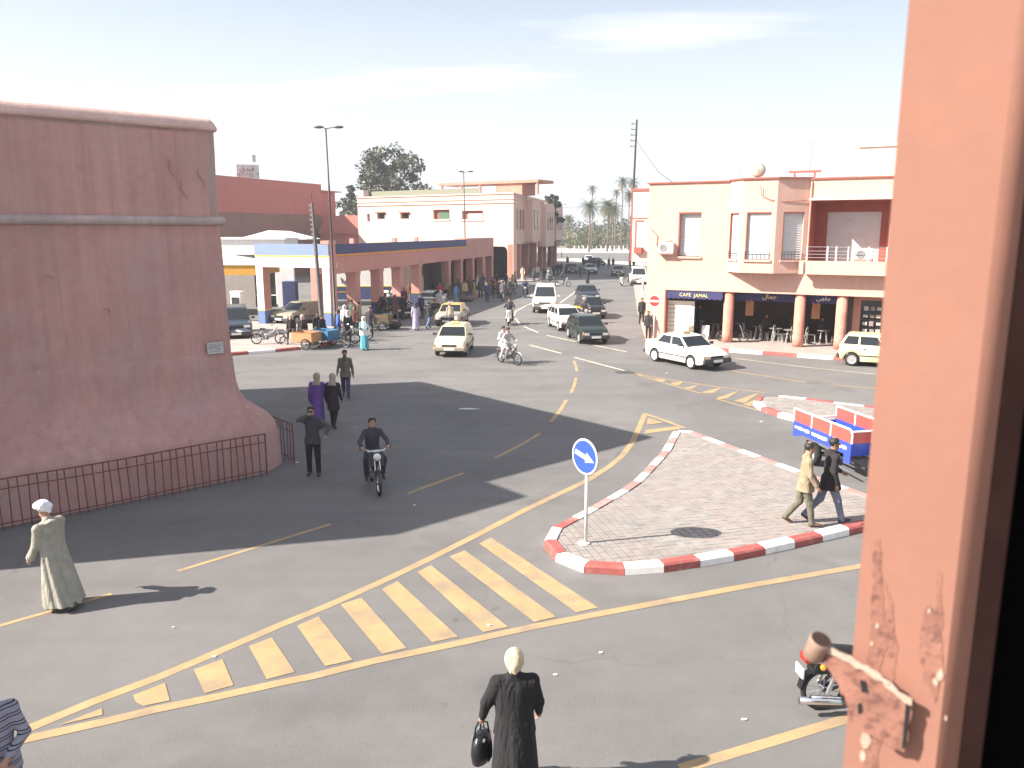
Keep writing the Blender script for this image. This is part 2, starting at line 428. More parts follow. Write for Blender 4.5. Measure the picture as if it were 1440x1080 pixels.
def island(name, label, front, back, step, first, tile=None, fade=0):
    """front: kerb points at road level in view, back: points along the kerb tops that hide their faces"""
    poly = [G(x, y, 0) for x, y in front] + [G(x, y, .15) for x, y in back]
    for p in poly: p.z = 0
    isl = tag(bpy.data.objects.new(name, None), label, kind='structure'); C.objects.link(isl)
    kerb(poly + [poly[0]], step, isl, 1, first=first, fade=fade)
    inner = offset(poly, .235)
    MB().prism([(p.x, p.y) for p in inner], .0, .105).build('bed', M_JOINT, isl)
    if tile: tiles(inner, tile[0], tile[1], .125, isl)
    return isl
ang = G(910, 662) - G(1052, 762); ang = math.atan2(ang.y, ang.x)
island('traffic_island', 'triangular paved traffic island edged with red and white kerb stones',
       [(945, 613), (930, 640), (908, 664), (884, 688), (850, 708), (812, 730), (780, 745), (766, 757), (764, 772), (778, 788), (802, 803), (850, 810), (900, 809), (955, 803), (1040, 788), (1110, 773), (1215, 748), (1268, 736)],
       [(1276, 714), (1215, 692), (1130, 662), (1040, 629), (966, 602)], .74, 0, (ang, .16), 16.4)
island('traffic_island', 'further traffic island behind the blue and red tricycle',
       [(1064, 562), (1058, 570), (1072, 580), (1100, 589), (1130, 596), (1230, 617), (1400, 650)], [(1400, 588), (1240, 572), (1180, 565), (1110, 556), (1078, 555)], .98, 1, (ang, .16))

# pavement under and before the café, kerb along the street
cafe_line = [G(889, 402), G(893, 440), G(901, 470), G(909, 484), G(930, 489), G(1013, 494.5), G(1184, 507), G(1300, 516)]
pv = tag(bpy.data.objects.new('pavement', None), 'pavement with a red and white kerb in front of the cafe', kind='structure'); C.objects.link(pv)
kerb(cafe_line[3:], 1.65, pv, 1, first=1)
ci = [p + Vector((0, 0, 0)) for p in cafe_line]
MB().prism([(p.x + .19 * (1 if i < 3 else .3), p.y + (.0 if i < 3 else .21)) for i, p in enumerate(ci)] + [(40, 38), (40, 100), (18.5, 100)], 0, .135).build('paving', M_PAVE, pv)
# pavement of the petrol station
st_line = [G(270, 505), G(333, 499.5), G(413, 493), G(455, 487.5), G(476, 481), Vector((-7.6, 55.5, 0)), Vector((-5.6, 64, 0)), Vector((-1.6, 82, 0)), Vector((1.0, 97, 0))]
pv = tag(bpy.data.objects.new('pavement', None), 'pavement with a red and white kerb round the petrol station', kind='structure'); C.objects.link(pv)
kerb(st_line[:5], 1.35, pv, 1, first=0)
MB().prism([(p.x - .2, p.y + .21) for p in st_line[:5]] + [(-11.2, 51.2), (-15.9, 52.8), (-22, 54.5), (-40, 60), (-40, 52)], 0, .13).build('paving', M_PAVE, pv)
MB().prism([(-4.2, 95.4), (2.4, 97.2), (3.2, 99.0), (10.4, 138), (7.3, 138), (0, 99)], 0, .13).build('paving', M_PAVE, pv)
# pale promenade across the far road, and the sunlit wedge before it
g = MB().prism([(-300, 227), (300, 227), (300, 285), (-300, 285)], -.01, .14)
tag(g.build('pavement', mat('pale_promenade', (.62, .55, .48), .9, var=.08, scale=.2)), 'pale promenade across the far road below the palms', kind='structure')
g = MB().prism([(7, 176), (14, 181), (30, 146), (27, 138)], -.01, .012)
tag(g.build('pavement', mat('pale_promenade', (.6, .5, .4))), 'pale wedge of paving where the street meets the far road', kind='structure')

# ================================================================ the pink rampart on the left
M_PISE = mat('pink_rammed_earth', (.475, .265, .24), .95, var=.10, scale=.55, bump=.7, bscale=22, streak=.13, stain=.45, stain_col=(.40, .29, .27), stain_scale=.42, stain_lim=(.47, .68))
M_PISE_TOP = mat('weathered_rammed_earth', (.45, .285, .26), .95, var=.13, scale=.7, bump=.8, bscale=20, streak=.20, stain=.65, stain_col=(.36, .305, .29), stain_scale=.5, stain_lim=(.44, .66))
def wall_wear(m, grey, dark):
    """grey bloom, thin water runs and pits in old rammed earth"""
    N, L = m.node_tree.nodes, m.node_tree.links; b = N['Principled BSDF']; cur = b.inputs['Base Color'].links[0].from_socket; t = N.new('ShaderNodeTexCoord')
    def lay(sc, det, lo, hi, amt, col, mapping=None):
        nonlocal cur
        vec = t.outputs['Object']
        if mapping: mp_ = N.new('ShaderNodeMapping'); mp_.inputs['Scale'].default_value = mapping; L.new(vec, mp_.inputs[0]); vec = mp_.outputs[0]
        n = N.new('ShaderNodeTexNoise'); n.inputs['Scale'].default_value = sc; n.inputs['Detail'].default_value = det; n.inputs['Roughness'].default_value = .65; L.new(vec, n.inputs['Vector'])
        r_ = N.new('ShaderNodeMapRange'); L.new(n.outputs['Fac'], r_.inputs['Value'])
        for k, x in zip(('From Min', 'From Max', 'To Min', 'To Max'), (lo, hi, 0, amt)): r_.inputs[k].default_value = x
        x = N.new('ShaderNodeMix'); x.data_type = 'RGBA'; L.new(r_.outputs[0], x.inputs['Factor']); L.new(cur, x.inputs['A']); x.inputs['B'].default_value = (*col, 1); cur = x.outputs['Result']
    lay(.75, 9, .50, .66, .55, grey)
    lay(1.0, 5, .57, .70, .45, dark, (5.5, 5.5, .22))
    lay(2.4, 6, .60, .72, .40, dark)
    lay(15, 3, .64, .74, .55, dark)
    lay(7, 5, .62, .74, .35, tuple(min(1, c * 1.5) for c in grey))
    L.new(cur, b.inputs['Base Color'])
wall_wear(M_PISE, (.43, .31, .29), (.30, .165, .15)); wall_wear(M_PISE_TOP, (.40, .335, .32), (.27, .175, .16))
M_COPING = mat('pale_coping_plaster', (.58, .40, .36), .9, var=.14, scale=1.6, bump=.5, bscale=16, stain=.5, stain_col=(.36, .27, .25), stain_scale=1.1)
M_RING = mat('grey_pink_plaster_roll', (.42, .33, .31), .9, var=.14, scale=1.3, bump=.5, bscale=14, streak=.12)
BANG = 41.5
ramp = empty('rampart', (-7.15, 20.25, 0), BANG, 'pink rammed earth rampart bastion with plaster roll and rounded coping', 'rampart')
def outline(off, seg=.35, r=.18, x0=-10.0, yb=12.0):
    """front face from the far left, round the corner, back along the end face; off = distance outside the wall"""
    pts = []
    n = int((-x0) / seg)
    for i in range(n + 1): pts.append((x0 + (-r - x0) * i / n, -off, 0, -1))
    for k in range(1, 8):
        a = -math.pi / 2 + (math.pi / 2) * k / 8
        pts.append((-r + (r + off) * math.cos(a), r + (r + off) * math.sin(a), math.cos(a), math.sin(a)))
    m_ = int(yb / (seg * 2))
    for i in range(m_ + 1): pts.append((off, r + (yb - r) * i / m_, 1, 0))
    return pts
def sweep(prof, mb, amp=.0, fr=.9, seed=0.0, r=.18, close=False):
    """prof: (outward, z) from bottom to top, along the outline"""
    rows = []
    for o_, z in prof:
        row = []
        for x, y, nx, ny in outline(o_, r=r):
            d = mnoise.noise(Vector((x * fr + seed, y * fr, z * fr))) * amp + mnoise.noise(Vector((x * fr * 4 + seed, y * fr * 4, z * fr * 4))) * amp * .35
            row.append((x + nx * d, y + ny * d, z + (d * .6 if amp > .02 and o_ > .02 else 0)))
        rows.append(row)
    k = len(rows[0]); b = len(mb.v)
    for row in rows: mb.v += row
    for i in range(len(rows) - 1):
        for j in range(k - 1):
            mb.f.append((b + i * k + j, b + i * k + j + 1, b + (i + 1) * k + j + 1, b + (i + 1) * k + j)); mb.m.append(mb.mi)
    if close:
        for j in range(k - 1):
            a, c = b + (len(rows) - 1) * k + j, b + j
            mb.f.append((a, a + 1, c + 1, c)); mb.m.append(mb.mi)
    return mb
H_TOP = 8.42
mb = MB(); sweep([(.10 - .012 * k, z) for k, z in enumerate([0, .8, 1.6, 2.2, 2.8, 3.4, 4.0, 4.6, 5.2, 5.8, 6.2])], mb, .028)
mb.build('lower_wall', M_PISE, ramp, smooth=True)
mb = MB(); sweep([(-.03, z) for z in (6.15, 6.6, 7.0, 7.4, 7.8, 8.2, 8.45)], mb, .035, seed=3)
mb.build('upper_wall', M_PISE_TOP, ramp, smooth=True)
mb = MB(); mb.b2(-10.0, -.3, .3, 11.7, 0, 8.4); mb.b2(-10.0, -.3, -.0, .3, 0, 8.3); mb.b2(-.3, -.06, .3, 11.7, 0, 8.3); mb.b2(-9.9, -.9, .9, 11.7, 8.4, 8.60); mb.build('core', M_PISE, ramp)
mb = MB(); sweep([(.0, 6.13)] + [(.045 + .085 * math.cos(a), 6.24 + .10 * math.sin(a)) for a in [(-1.3 + 2.6 * i / 6) for i in range(7)]] + [(-.05, 6.36)], mb, .022, 1.3, 9)
mb.build('plaster_roll', M_RING, ramp, smooth=True)
mb = MB(); sweep([(-.06, 8.36), (.04, 8.37), (.075, 8.41), (.07, 8.47), (.0, 8.58), (-.09, 8.66), (-.16, 8.67)], mb, .035, 1.1, 17)
mb.build('coping', M_COPING, ramp, smooth=True)
mb = MB(); sweep([(1.16, -.02), (1.14, .5), (1.10, .9), (1.02, 1.12), (.86, 1.30), (.60, 1.50), (.36, 1.70), (.22, 1.92), (.145, 2.2), (.108, 2.5), (.085, 2.8), (.04, 3.0)], mb, .032, .9, 0, r=.18)
mb.build('plinth', M_PISE, ramp, smooth=True)
mb = MB(); mb.b2(-10.0, -6.43, -1.5, 0, 0, 8.55); mb.build('buttress', M_PISE, ramp)
for k in range(5):   # short cracks where the plaster has let go
    sx, sz = [(-1.25, 7.7), (-1.0, 7.2), (-.55, 7.5), (-4.0, 5.1), (-2.9, 4.3)][k]
    pts = [(sx + .05 * math.sin(j * 1.7 + k) + j * .03, -.035 + (.012 if sz < 6 else .0) * -5, sz - j * .10 * (1 if k < 3 else .35)) for j in range(6)]
    MB().tube(pts, [.004, .009, .012, .009, .007, .003], 5).build('crack', mat('crack_shade', (.27, .16, .145), .95), ramp)
# marble plaque with engraved lines
M_MARBLE = mat('grey_marble', (.50, .49, .49), .5, var=.15, scale=6)
pq = tag(MB().box(0, 0, 0, .40, .03, .28).build('plaque', M_MARBLE, ramp, loc=(-.45, -.125, 3.14)), 'grey plaque with worn lines of writing')
rr = random.Random(5)
for k, z in enumerate((.09, .045, 0, -.045, -.09)):
    x = -.16
    while x < .14:
        w_ = rr.uniform(.02, .06); MB().box(x + w_ / 2, -.017, z + rr.uniform(-.006, .006), w_, .004, .016).build('engraved_letter', mat('engraving', (.14, .13, .13)), pq); x += w_ + rr.uniform(.012, .03)

# iron railings round the plinth
M_RUST = mat('rusty_brown_iron', (.15, .05, .04), .75, var=.3, scale=7, stain=.5, stain_col=(.16, .06, .04), stain_scale=3)
bar_me = MB().tube([(0, 0, 0), (0, 0, 1.0)], .0135, 6).mesh('bar', M_RUST)
def railing(loc, rz, length, step, label, hh=1.06):
    t = empty('railing', loc, rz, label, 'railing')
    for nm, z, r_ in (('top_rail', hh, .017), ('middle_rail', hh - .21, .013), ('bottom_rail', .12, .013)):
        MB().tube([(-x_, 0, z + .012 * math.sin(x_ * 1.3)) for x_ in [length * i / 12 for i in range(13)]], r_, 6).build(nm, M_RUST, t)
    for x_ in (0, -length): MB().tube([(x_, 0, 0), (x_, 0, hh + .015)], .02, 6).build('post', M_RUST, t)
    n = int(length / step)
    for i in range(1, n):
        b_ = put('bar', bar_me, t, (-i * step + random.uniform(-.012, .012), 0, .0)); b_.scale = (1, 1, hh)
        b_.rotation_euler = (random.uniform(-.02, .02), random.uniform(-.035, .03), 0)
    return t
railing((-6.13, 19.34, 0), BANG, 6.6, .178, 'rusty iron railing in front of the rampart face')
railing((-5.72, 20.35, 0), BANG + 90 - 180, 10.5, .178, 'iron railing along the far side of the rampart plinth')
# ================================================================ text and shared building helpers
def text_mesh(s, size, depth=.01, spacing=1.0):
    cu = bpy.data.curves.new('lettering', 'FONT'); cu.body = s; cu.size = size; cu.extrude = depth; cu.align_x = 'CENTER'; cu.align_y = 'CENTER'; cu.space_character = spacing
    cu.resolution_u = 3
    o = bpy.data.objects.new('lettering', cu); C.objects.link(o)
    dg = bpy.context.evaluated_depsgraph_get()
    me = bpy.data.meshes.new_from_object(o.evaluated_get(dg))
    bpy.data.objects.remove(o); bpy.data.curves.remove(cu)
    return me
def text(s, size, m, parent, loc, rot=(90, 0, 0), spacing=1.0, depth=.008):
    me = text_mesh(s, size, depth, spacing); me.materials.clear(); me.materials.append(m)
    o = bpy.data.objects.new('lettering', me); C.objects.link(o)
    if parent: o.parent = parent
    o.location = loc; o.rotation_euler = [R(a) for a in rot]
    return o
def wall_holes(mb, u0, u1, z0, z1, v, holes, depth):
    """front wall sheet of the plane y=v with rectangular holes (u0,u1,z0,z1) and reveals depth deep"""
    us = sorted({u0, u1, *[h[0] for h in holes], *[h[1] for h in holes]}); zs = sorted({z0, z1, *[h[2] for h in holes], *[h[3] for h in holes]})
    for a, b in zip(us[:-1], us[1:]):
        for c, d in zip(zs[:-1], zs[1:]):
            if any(h[0] - 1e-6 <= a and b <= h[1] + 1e-6 and h[2] - 1e-6 <= c and d <= h[3] + 1e-6 for h in holes): continue
            mb.add([(a, v, c), (b, v, c), (b, v, d), (a, v, d)], [(0, 1, 2, 3)])
    for a, b, c, d in holes:
        mb.add([(a, v, c), (b, v, c), (b, v, d), (a, v, d), (a, v + depth, c), (b, v + depth, c), (b, v + depth, d), (a, v + depth, d)],
               [(0, 1, 5, 4), (1, 2, 6, 5), (2, 3, 7, 6), (3, 0, 4, 7)])
M_PEACH = mat('peach_plaster', (.62, .385, .315), .9, var=.07, scale=.8, bump=.25, bscale=18, streak=.08, stain=.25, stain_col=(.5, .33, .26), stain_scale=.6)
M_CREAM = mat('cream_plaster', (.67, .50, .43), .9, var=.05, scale=.6, bump=.2, bscale=18, streak=.05)
M_SALMON = mat('salmon_plaster', (.50, .235, .18), .9, var=.09, scale=.8, bump=.3, bscale=16, streak=.10, stain=.3, stain_col=(.38, .22, .18), stain_scale=.7)
M_BRICKRED = mat('brick_red_paint', (.34, .095, .065), .85, var=.10, scale=1.5, streak=.06)
M_SHUTTER = mat('grey_roller_blind', (.55, .55, .56), .7, var=.05, scale=3)
M_NAVY = mat('navy_paint', (.05, .06, .16), .7, var=.12, scale=1.5, streak=.1)
M_ORANGE = mat('orange_yellow_paint', (.62, .29, .04), .7, var=.1, scale=3)
M_BLUE = mat('mid_blue_paint', (.13, .19, .36), .7, var=.06, scale=1.5, streak=.06)
M_YEL = mat('lemon_yellow_paint', (.75, .62, .03), .6, var=.05)
M_PLASTERW = mat('white_plaster', (.76, .74, .72), .85, var=.05, scale=.8, streak=.06)
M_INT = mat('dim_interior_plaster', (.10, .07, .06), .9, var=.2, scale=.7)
M_ROOF = mat('flat_roof_screed', (.45, .38, .34), .9, var=.15, scale=.5)

def roller(parent, u0, u1, z0, z1, v, m=M_SHUTTER, pitch=.11, name='roller_blind'):
    """a roller blind or shutter: its slats stand proud of each other"""
    mb = MB(); n = max(3, int((z1 - z0) / pitch)); h = (z1 - z0) / n
    for i in range(n): mb.add([(u0, v, z0 + i * h), (u1, v, z0 + i * h), (u1, v - .018, z0 + i * h + h * .5), (u0, v - .018, z0 + i * h + h * .5), (u1, v, z0 + (i + 1) * h), (u0, v, z0 + (i + 1) * h)], [(0, 1, 2, 3), (3, 2, 4, 5)])
    return mb.build(name, m, parent)

# ================================================================ cafe building on the right
cafe = empty('cafe_building', (7.46, 44.78, 0), -28.5, 'peach two storey corner building with a bay window over the cafe arcade', 'building')
T, Z1 = 8.5, 2.84
mb = MB()
wall_holes(mb, 0, 8.3, Z1, T, 0, [(1.69, 2.91, 4.66, 6.97)], .30)
mb.add([(8.3, 0, Z1), (20, 0, Z1), (20, 0, 3.95), (8.3, 0, 3.95)], [(0, 1, 2, 3)])
mb.b2(8.3, 20, -.02, .3, 7.52, T)
mb.b2(0, 1.06, .012, .35, 0, Z1); mb.b2(0.0, .3, .35, 12, 0, Z1)           # pier at the corner, wall along the side street
mb.add([(0, 0, Z1), (0, 0, T), (0, 12, T), (0, 12, Z1)], [(0, 1, 2, 3)][::-1])
mb.add([(0, 0, 0), (1.06, 0, 0), (1.06, 0, Z1), (0, 0, Z1)], [(0, 1, 2, 3)])
mb.build('wall', M_PEACH, cafe)
mb = MB(); mb.b2(.01, 20, .012, 12, T - .3, T - .02); mb.build('roof', M_ROOF, cafe)
mb = MB(); mb.b2(1.06, 20, .01, 5.2, Z1 + .002, Z1 + .2); mb.build('soffit', M_SALMON, cafe)
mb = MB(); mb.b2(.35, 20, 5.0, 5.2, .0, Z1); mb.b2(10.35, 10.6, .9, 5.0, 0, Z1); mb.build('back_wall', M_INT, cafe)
mb = MB(); mb.b2(-.10, 4.35, -.09, .25, T, T + .07); mb.b2(8.4, 20, -.11, .25, T, T + .07); mb.b2(-.10, .2, .25, 12, T, T + .07); mb.build('roof_edge', M_BRICKRED, cafe)
# window left of the bay
roller(cafe, 1.72, 2.88, 4.7, 6.94, .22, name='roller_blind')
mb = MB(); mb.b2(1.62, 2.98, -.10, .05, 4.56, 4.66); mb.build('sill', M_PEACH, cafe)
mb = MB(); mb.b2(1.69, 1.76, -.012, .16, 4.66, 6.97); mb.b2(1.69, 2.91, -.012, .16, 6.92, 6.99); mb.build('window_frame', M_BRICKRED, cafe)
# the bay: three faces over the arcade
BP = .92; P0, P1, P2, P3 = (4.36, 0), (5.22, -BP), (6.92, -BP), (8.30, 0)
ZB = 3.92
mb = MB()
def bay_face(a, b, s0, s1, z0, z1, parent):
    """wall between plan points a and b with a window from s0 to s1 (fractions)"""
    A, B = Vector((*a, 0)), Vector((*b, 0)); L_ = (B - A).length; rz = math.degrees(math.atan2(B.y - A.y, B.x - A.x))
    f = empty('bay_face', (a[0], a[1], 0), rz); f.parent = parent
    m_ = MB(); wall_holes(m_, 0, L_, ZB, T + .02, 0, [(s0 * L_, s1 * L_, z0, z1)], .16); o = m_.build('bay_wall', M_PEACH, None)
    return f, L_, o
bay = MB()
for a, b, s0, s1 in ((P0, P1, .12, .80), (P1, P2, .15, .86), (P2, P3, .22, .86)):
    A, B = Vector((*a, 0)), Vector((*b, 0)); L_ = (B - A).length; rz = math.atan2(B.y - A.y, B.x - A.x); M_ = Matrix.Translation(A) @ Matrix.Rotation(rz, 4, 'Z')
    t_ = MB(); wall_holes(t_, 0, L_, ZB, T + .04, 0, [(s0 * L_, s1 * L_, 4.58, 6.93)], .16)
    bay.add([M_ @ Vector(p) for p in t_.v], t_.f)
    def part(name, m, fn):
        q = MB(); fn(q); q.v = [tuple(M_ @ Vector(p)) for p in q.v]; return q.build(name, m, cafe)
    o = roller(cafe, s0 * L_ + .01, s1 * L_ - .01, 4.6, 6.9, .12)
    o.location = A; o.rotation_euler = (0, 0, rz)
    part('sill', M_PEACH, lambda q: q.b2(s0 * L_ - .08, s1 * L_ + .08, -.08, .06, 4.47, 4.575))
    part('window_frame', M_BRICKRED, lambda q: (q.b2(s0 * L_, s0 * L_ + .05, -.008, .10, 4.58, 6.93), q.b2(s0 * L_ + .05, s1 * L_, -.008, .10, 6.88, 6.94)))
    def rail(q):
        for i in range(7): x = s0 * L_ + (s1 - s0) * L_ * i / 6; q.tube([(x, -.03, 4.60), (x, -.03, 4.98)], .010, 5)
        for z in (4.98, 4.85): q.tube([(s0 * L_, -.03, z), (s1 * L_, -.03, z)], .012, 5)
    part('window_rail', M_DARKSTEEL, rail)
bay.prism([P0, P1, P2, P3], ZB - .01, ZB); bay.build('bay_wall', M_PEACH, cafe)
cap = [(4.28, .2), (4.28, -.06), (5.18, -BP - .09), (6.97, -BP - .09), (8.4, -.08), (8.4, .2)]
MB().prism(cap, T + .04, T + .11).build('bay_roof_edge', M_BRICKRED, cafe)
# balcony right of the bay
mb = MB(); mb.b2(8.1, 20, -.68, -.56, 3.9, 4.56); mb.b2(8.3, 20, -.56, 1.6, 3.9, 4.02); mb.build('balcony_parapet', M_PEACH, cafe)
mb = MB(); wall_holes(mb, 8.3, 20, 4.0, 7.55, 1.55, [(9.0, 11.5, 4.1, 6.95)], .12); mb.b2(8.3, 8.42, 0.0, 1.55, 4.0, 7.52); mb.b2(8.3, 20, .3, 1.6, 7.45, 7.52); mb.build('balcony_wall', M_BRICKRED, cafe)
mb = MB(); mb.b2(8.35, 20, -.58, .0, 7.48, 7.58); mb.build('balcony_canopy', M_CREAM, cafe)
roller(cafe, 9.0, 11.5, 4.1, 6.95, 1.60)
mb = MB(); mb.b2(12.05, 12.22, -.62, 1.5, 4.0, 6.3); mb.build('balcony_partition', M_SALMON, cafe)
mb = MB()
for z in (4.72, 4.88, 5.04, 5.24): mb.tube([(8.25, -.62, z), (12.1, -.62, z)], .016, 5)
mb.build('balcony_rail', M_CHROME, cafe)
for k, x in enumerate((8.4, 9.35, 9.75, 10.3, 11.2, 12.0)): MB().b2(x, x + (.06 if k != 3 else .05), -.64, -.60, 4.56, 5.26).build('rail_post', M_WHITE, cafe)
# arcade columns
for u, v in ((4.50, .34), (8.13, .34), (10.13, .34)):
    MB().lathe([(.275, 0), (.275, .5), (.27, .52), (.265, Z1)], (u, v, .135), n=20).build('column', mat('rose_column_paint', (.56, .23, .17), .85, var=.12, scale=2, stain=.5, stain_col=(.62, .40, .33), stain_scale=1.6, stain_lim=(.5, .7), bump=.3, bscale=20), cafe, smooth=True)
mb = MB(); mb.b2(1.06, 1.14, .0, .38, 0.135, Z1); mb.build('door_jamb', M_BRICKRED, cafe)
# roller shutter behind the awning, slats wide enough to be told apart
for i in range(9): MB().slab([(1.15, .40, .14 + i * .235), (2.62, .46, .14 + i * .235), (2.62, .42, .14 + i * .235 + .222), (1.15, .36, .14 + i * .235 + .222)], .012).build('shutter_slat', mat('cream_shutter', (.74, .66, .56), .6, var=.04), cafe)
MB().b2(1.14, 2.66, .48, .52, .13, 2.3).build('shutter_back', M_BLACK, cafe)
# shop window at the right end
mb = MB(); mb.b2(10.6, 10.95, .85, 1.0, .13, Z1); mb.b2(10.95, 20, .85, 1.0, .13, .25); mb.b2(10.95, 20, .85, 1.0, 2.6, Z1); mb.build('shop_wall', M_SALMON, cafe)
mb = MB(); mb.b2(10.95, 20, 1.1, 1.14, .8, 2.6); mb.build('shop_glass', M_GLASS, cafe)
mb = MB(); mb.b2(10.95, 14, .95, 1.02, .25, .85); mb.build('shop_panel', mat('blue_grey_panel', (.30, .33, .40), .5), cafe)
rr = random.Random(11)
for i in range(4):
    for j in range(5): MB().box(11.2 + j * .3 + rr.uniform(-.03, .03), 1.03, 1.05 + i * .38, .20, .10, .12 + rr.random() * .14).build('shop_goods', mat('goods_%d' % (j % 3), [(.5, .5, .47), (.25, .2, .2), (.55, .42, .35)][j % 3]), cafe)
text('Café', .42, M_WHITE, cafe, (11.9, .94, .55))
# air conditioner on the wall and the one on the balcony
def aircon(loc, rz, label, fan_left=True):
    t = empty('air_conditioner', loc, rz, label, 'air conditioner')
    MB().box(0, -.17, .28, .80, .30, .55).build('casing', mat('off_white_enamel', (.72, .70, .66), .5, var=.05), t, bevel=.012)
    MB().lathe([(.20, 0), (.20, .02), (.17, .025), (.06, .012)], (-.14, -.32, .28), (0, -1, 0), 18).build('fan_grille', mat('grille_grey', (.20, .20, .20), .5), t, smooth=False)
    MB().box(0, -.17, -.03, .86, .36, .05).build('bracket', M_SALMON, t)
    return t
caf_m = Matrix.Translation((7.46, 44.78, 0)) @ Matrix.Rotation(R(-28.5), 4, 'Z')
def cp(u, v, z): return tuple(caf_m @ Vector((u, v, z)))
aircon(cp(1.12, -.005, 4.83), -28.5, 'white air conditioner beside the upper left window of the cafe building')
aircon(cp(11.0, -.10, 4.62), -28.5, 'white air conditioner standing on the balcony behind the rail')
# awning valance with scalloped edge and its lettering
M_AWN = mat('dark_blue_awning', (.035, .035, .11), .8, var=.15, scale=2)
def valance(u0, u1, label, n):
    t = empty('awning', cp(u0, .62, 0), -28.5, label, 'awning')
    mb = MB(); w_ = (u1 - u0) / n
    for i in range(n):
        top = [(i * w_, 0, 2.82), ((i + 1) * w_, 0, 2.82)]
        low = [(i * w_ + w_ * k / 6, 0, 2.42 - .07 * math.sin(math.pi * k / 6)) for k in range(7)]
        pts = top + low[::-1]; k_ = len(pts)
        mb.add([(p[0], -.012, p[2]) for p in pts] + [(p[0], .0, p[2]) for p in pts], [tuple(range(k_ - 1, -1, -1)), tuple(range(k_, 2 * k_))] + [(j, (j + 1) % k_, k_ + (j + 1) % k_, k_ + j) for j in range(k_)])
    mb.build('valance', M_AWN, t)
    return t
t = empty('awning', cp(1.14, .05, 0), -28.5, 'dark blue scalloped awning lettered CAFE JAMAL over the shutter', 'awning')
mb = MB(); n = 11; w_ = (4.22 - 1.14) / n
for i in range(n):
    pts = [(i * w_, 2.83), ((i + 1) * w_, 2.83)] + [((i + 1) * w_ - w_ * k / 6, 2.44 - .07 * math.sin(math.pi * k / 6)) for k in range(7)]
    k_ = len(pts); mb.add([(p[0], -.012, p[1]) for p in pts] + [(p[0], .0, p[1]) for p in pts], [tuple(range(k_ - 1, -1, -1)), tuple(range(k_, 2 * k_))] + [(j, (j + 1) % k_, k_ + (j + 1) % k_, k_ + j) for j in range(k_)])
mb.build('valance', M_AWN, t)
M_LET = mat('yellow_lettering', (.80, .68, .30), .6)
text('CAFE', .26, M_LET, t, (1.05, -.02, 2.60), spacing=1.1)
text('JAMAL', .26, M_LET, t, (1.92, -.02, 2.58), spacing=1.05)
t = valance(4.78, 7.84, 'dark blue awning with yellow Arabic lettering between the first and second columns', 11)
text('\uFEDD\uFE8E\uFEE4\uFE9F', .34, M_LET, t, (1.75, -.02, 2.63))
t = valance(8.40, 9.84, 'dark blue awning with white Arabic lettering between the second and third columns', 5)
text('\uFEF0\uFEEC\uFED8\uFEE3', .30, M_WHITE, t, (.80, -.02, 2.63))
for u, lab in ((5.35, 'orange brown board hung under the arcade by the first column'), (8.75, 'orange brown board hung under the arcade by the second column')):
    t = empty('hanging_board', cp(u, 1.5, 0), -28.5, lab, 'board')
    MB().box(0, 0, 2.02, .42, .07, 1.05).build('board', mat('ochre_board', (.42, .20, .09), .7, var=.1), t, bevel=.02)
    MB().box(0, 0, 2.69, .03, .03, .30).build('hanger', M_DARKSTEEL, t)
# downpipe, slack cable and conduit on the face
dp_ = MB(); dp_.tube([cp(8.36, -.08, 8.4), cp(8.36, -.08, 4.6), cp(8.30, -.74, 4.5), cp(8.30, -.74, 3.95)], .035, 6); tag(dp_.build('downpipe', M_PEACH), 'thin downpipe in the corner between bay and balcony', 'pipe')
cb_ = MB(); cb_.tube([cp(6.1, -1.02, 8.2), cp(6.15, -1.0, 7.75), cp(6.6, -1.0, 7.52), cp(7.2, -.75, 7.42), cp(8.2, -.12, 7.5)], .016, 5); tag(cb_.build('cable', M_BRICKRED), 'slack reddish cable hanging across the bay below the dish', 'cable')
cb_ = MB(); cb_.tube([cp(.18, -.03, 6.1), cp(.55, -.03, 5.75), cp(.52, -.03, 5.2), cp(.75, -.05, 5.35), cp(1.4, -.05, 5.5)], .018, 5); tag(cb_.build('cable', M_BRICKRED), 'looped cable beside the air conditioner at the building corner', 'cable')
# roof things
t = empty('satellite_dish', cp(5.80, -.35, T + .1), -28.5, 'round pale satellite dish on the edge of the bay roof', 'satellite dish')
MB().lathe([(.02, .10), (.16, .075), (.27, .03), (.37, -.05), (.375, -.04), (.27, .045), (.02, .115)], (0, -.1, .42), (.25, -1, .25), 20).build('dish', mat('dish_enamel', (.52, .47, .36), .5, var=.15, scale=5), t, smooth=True)
MB().tube([(0, .1, 0), (0, 0, .4)], .025, 6).build('mast', M_STEEL, t)
MB().tube([(0, -.1, .15), (.12, -.5, .5)], .012, 5).build('feed_arm', M_STEEL, t)
for u, v, h_, lab in ((3.95, 3, 1.0, 'thin tilted aerial on the cafe roof left of the dish'), (7.7, 3, 2.1, 'thin aerial on the cafe roof over its red rail')):
    t = empty('aerial', cp(u, v, T), -28.5, lab, 'aerial')
    MB().tube([(0, 0, 0), (.12, 0, h_)], .02, 5).build('mast', M_STEEL, t)
    for k in range(3): MB().tube([(-.25 + .1 * k, 0, h_ * (.7 + .12 * k)), (.45 - .1 * k, 0, h_ * (.74 + .12 * k))], .010, 4).build('crossbar', M_STEEL, t)
t = empty('roof_rail', cp(7.6, 2.4, T), -28.5, 'low red metal rail on the cafe roof', 'rail')
MB().box(0, 0, .55, 1.6, .10, .10).build('rail', M_BRICKRED, t); MB().box(-.5, 0, .25, .08, .08, .5).build('post', M_BRICKRED, t); MB().box(.5, 0, .25, .08, .08, .5).build('post', M_BRICKRED, t)
t = empty('upper_building', cp(9, 14, 0), -28.5, 'pale building rising behind the cafe roof', 'building')
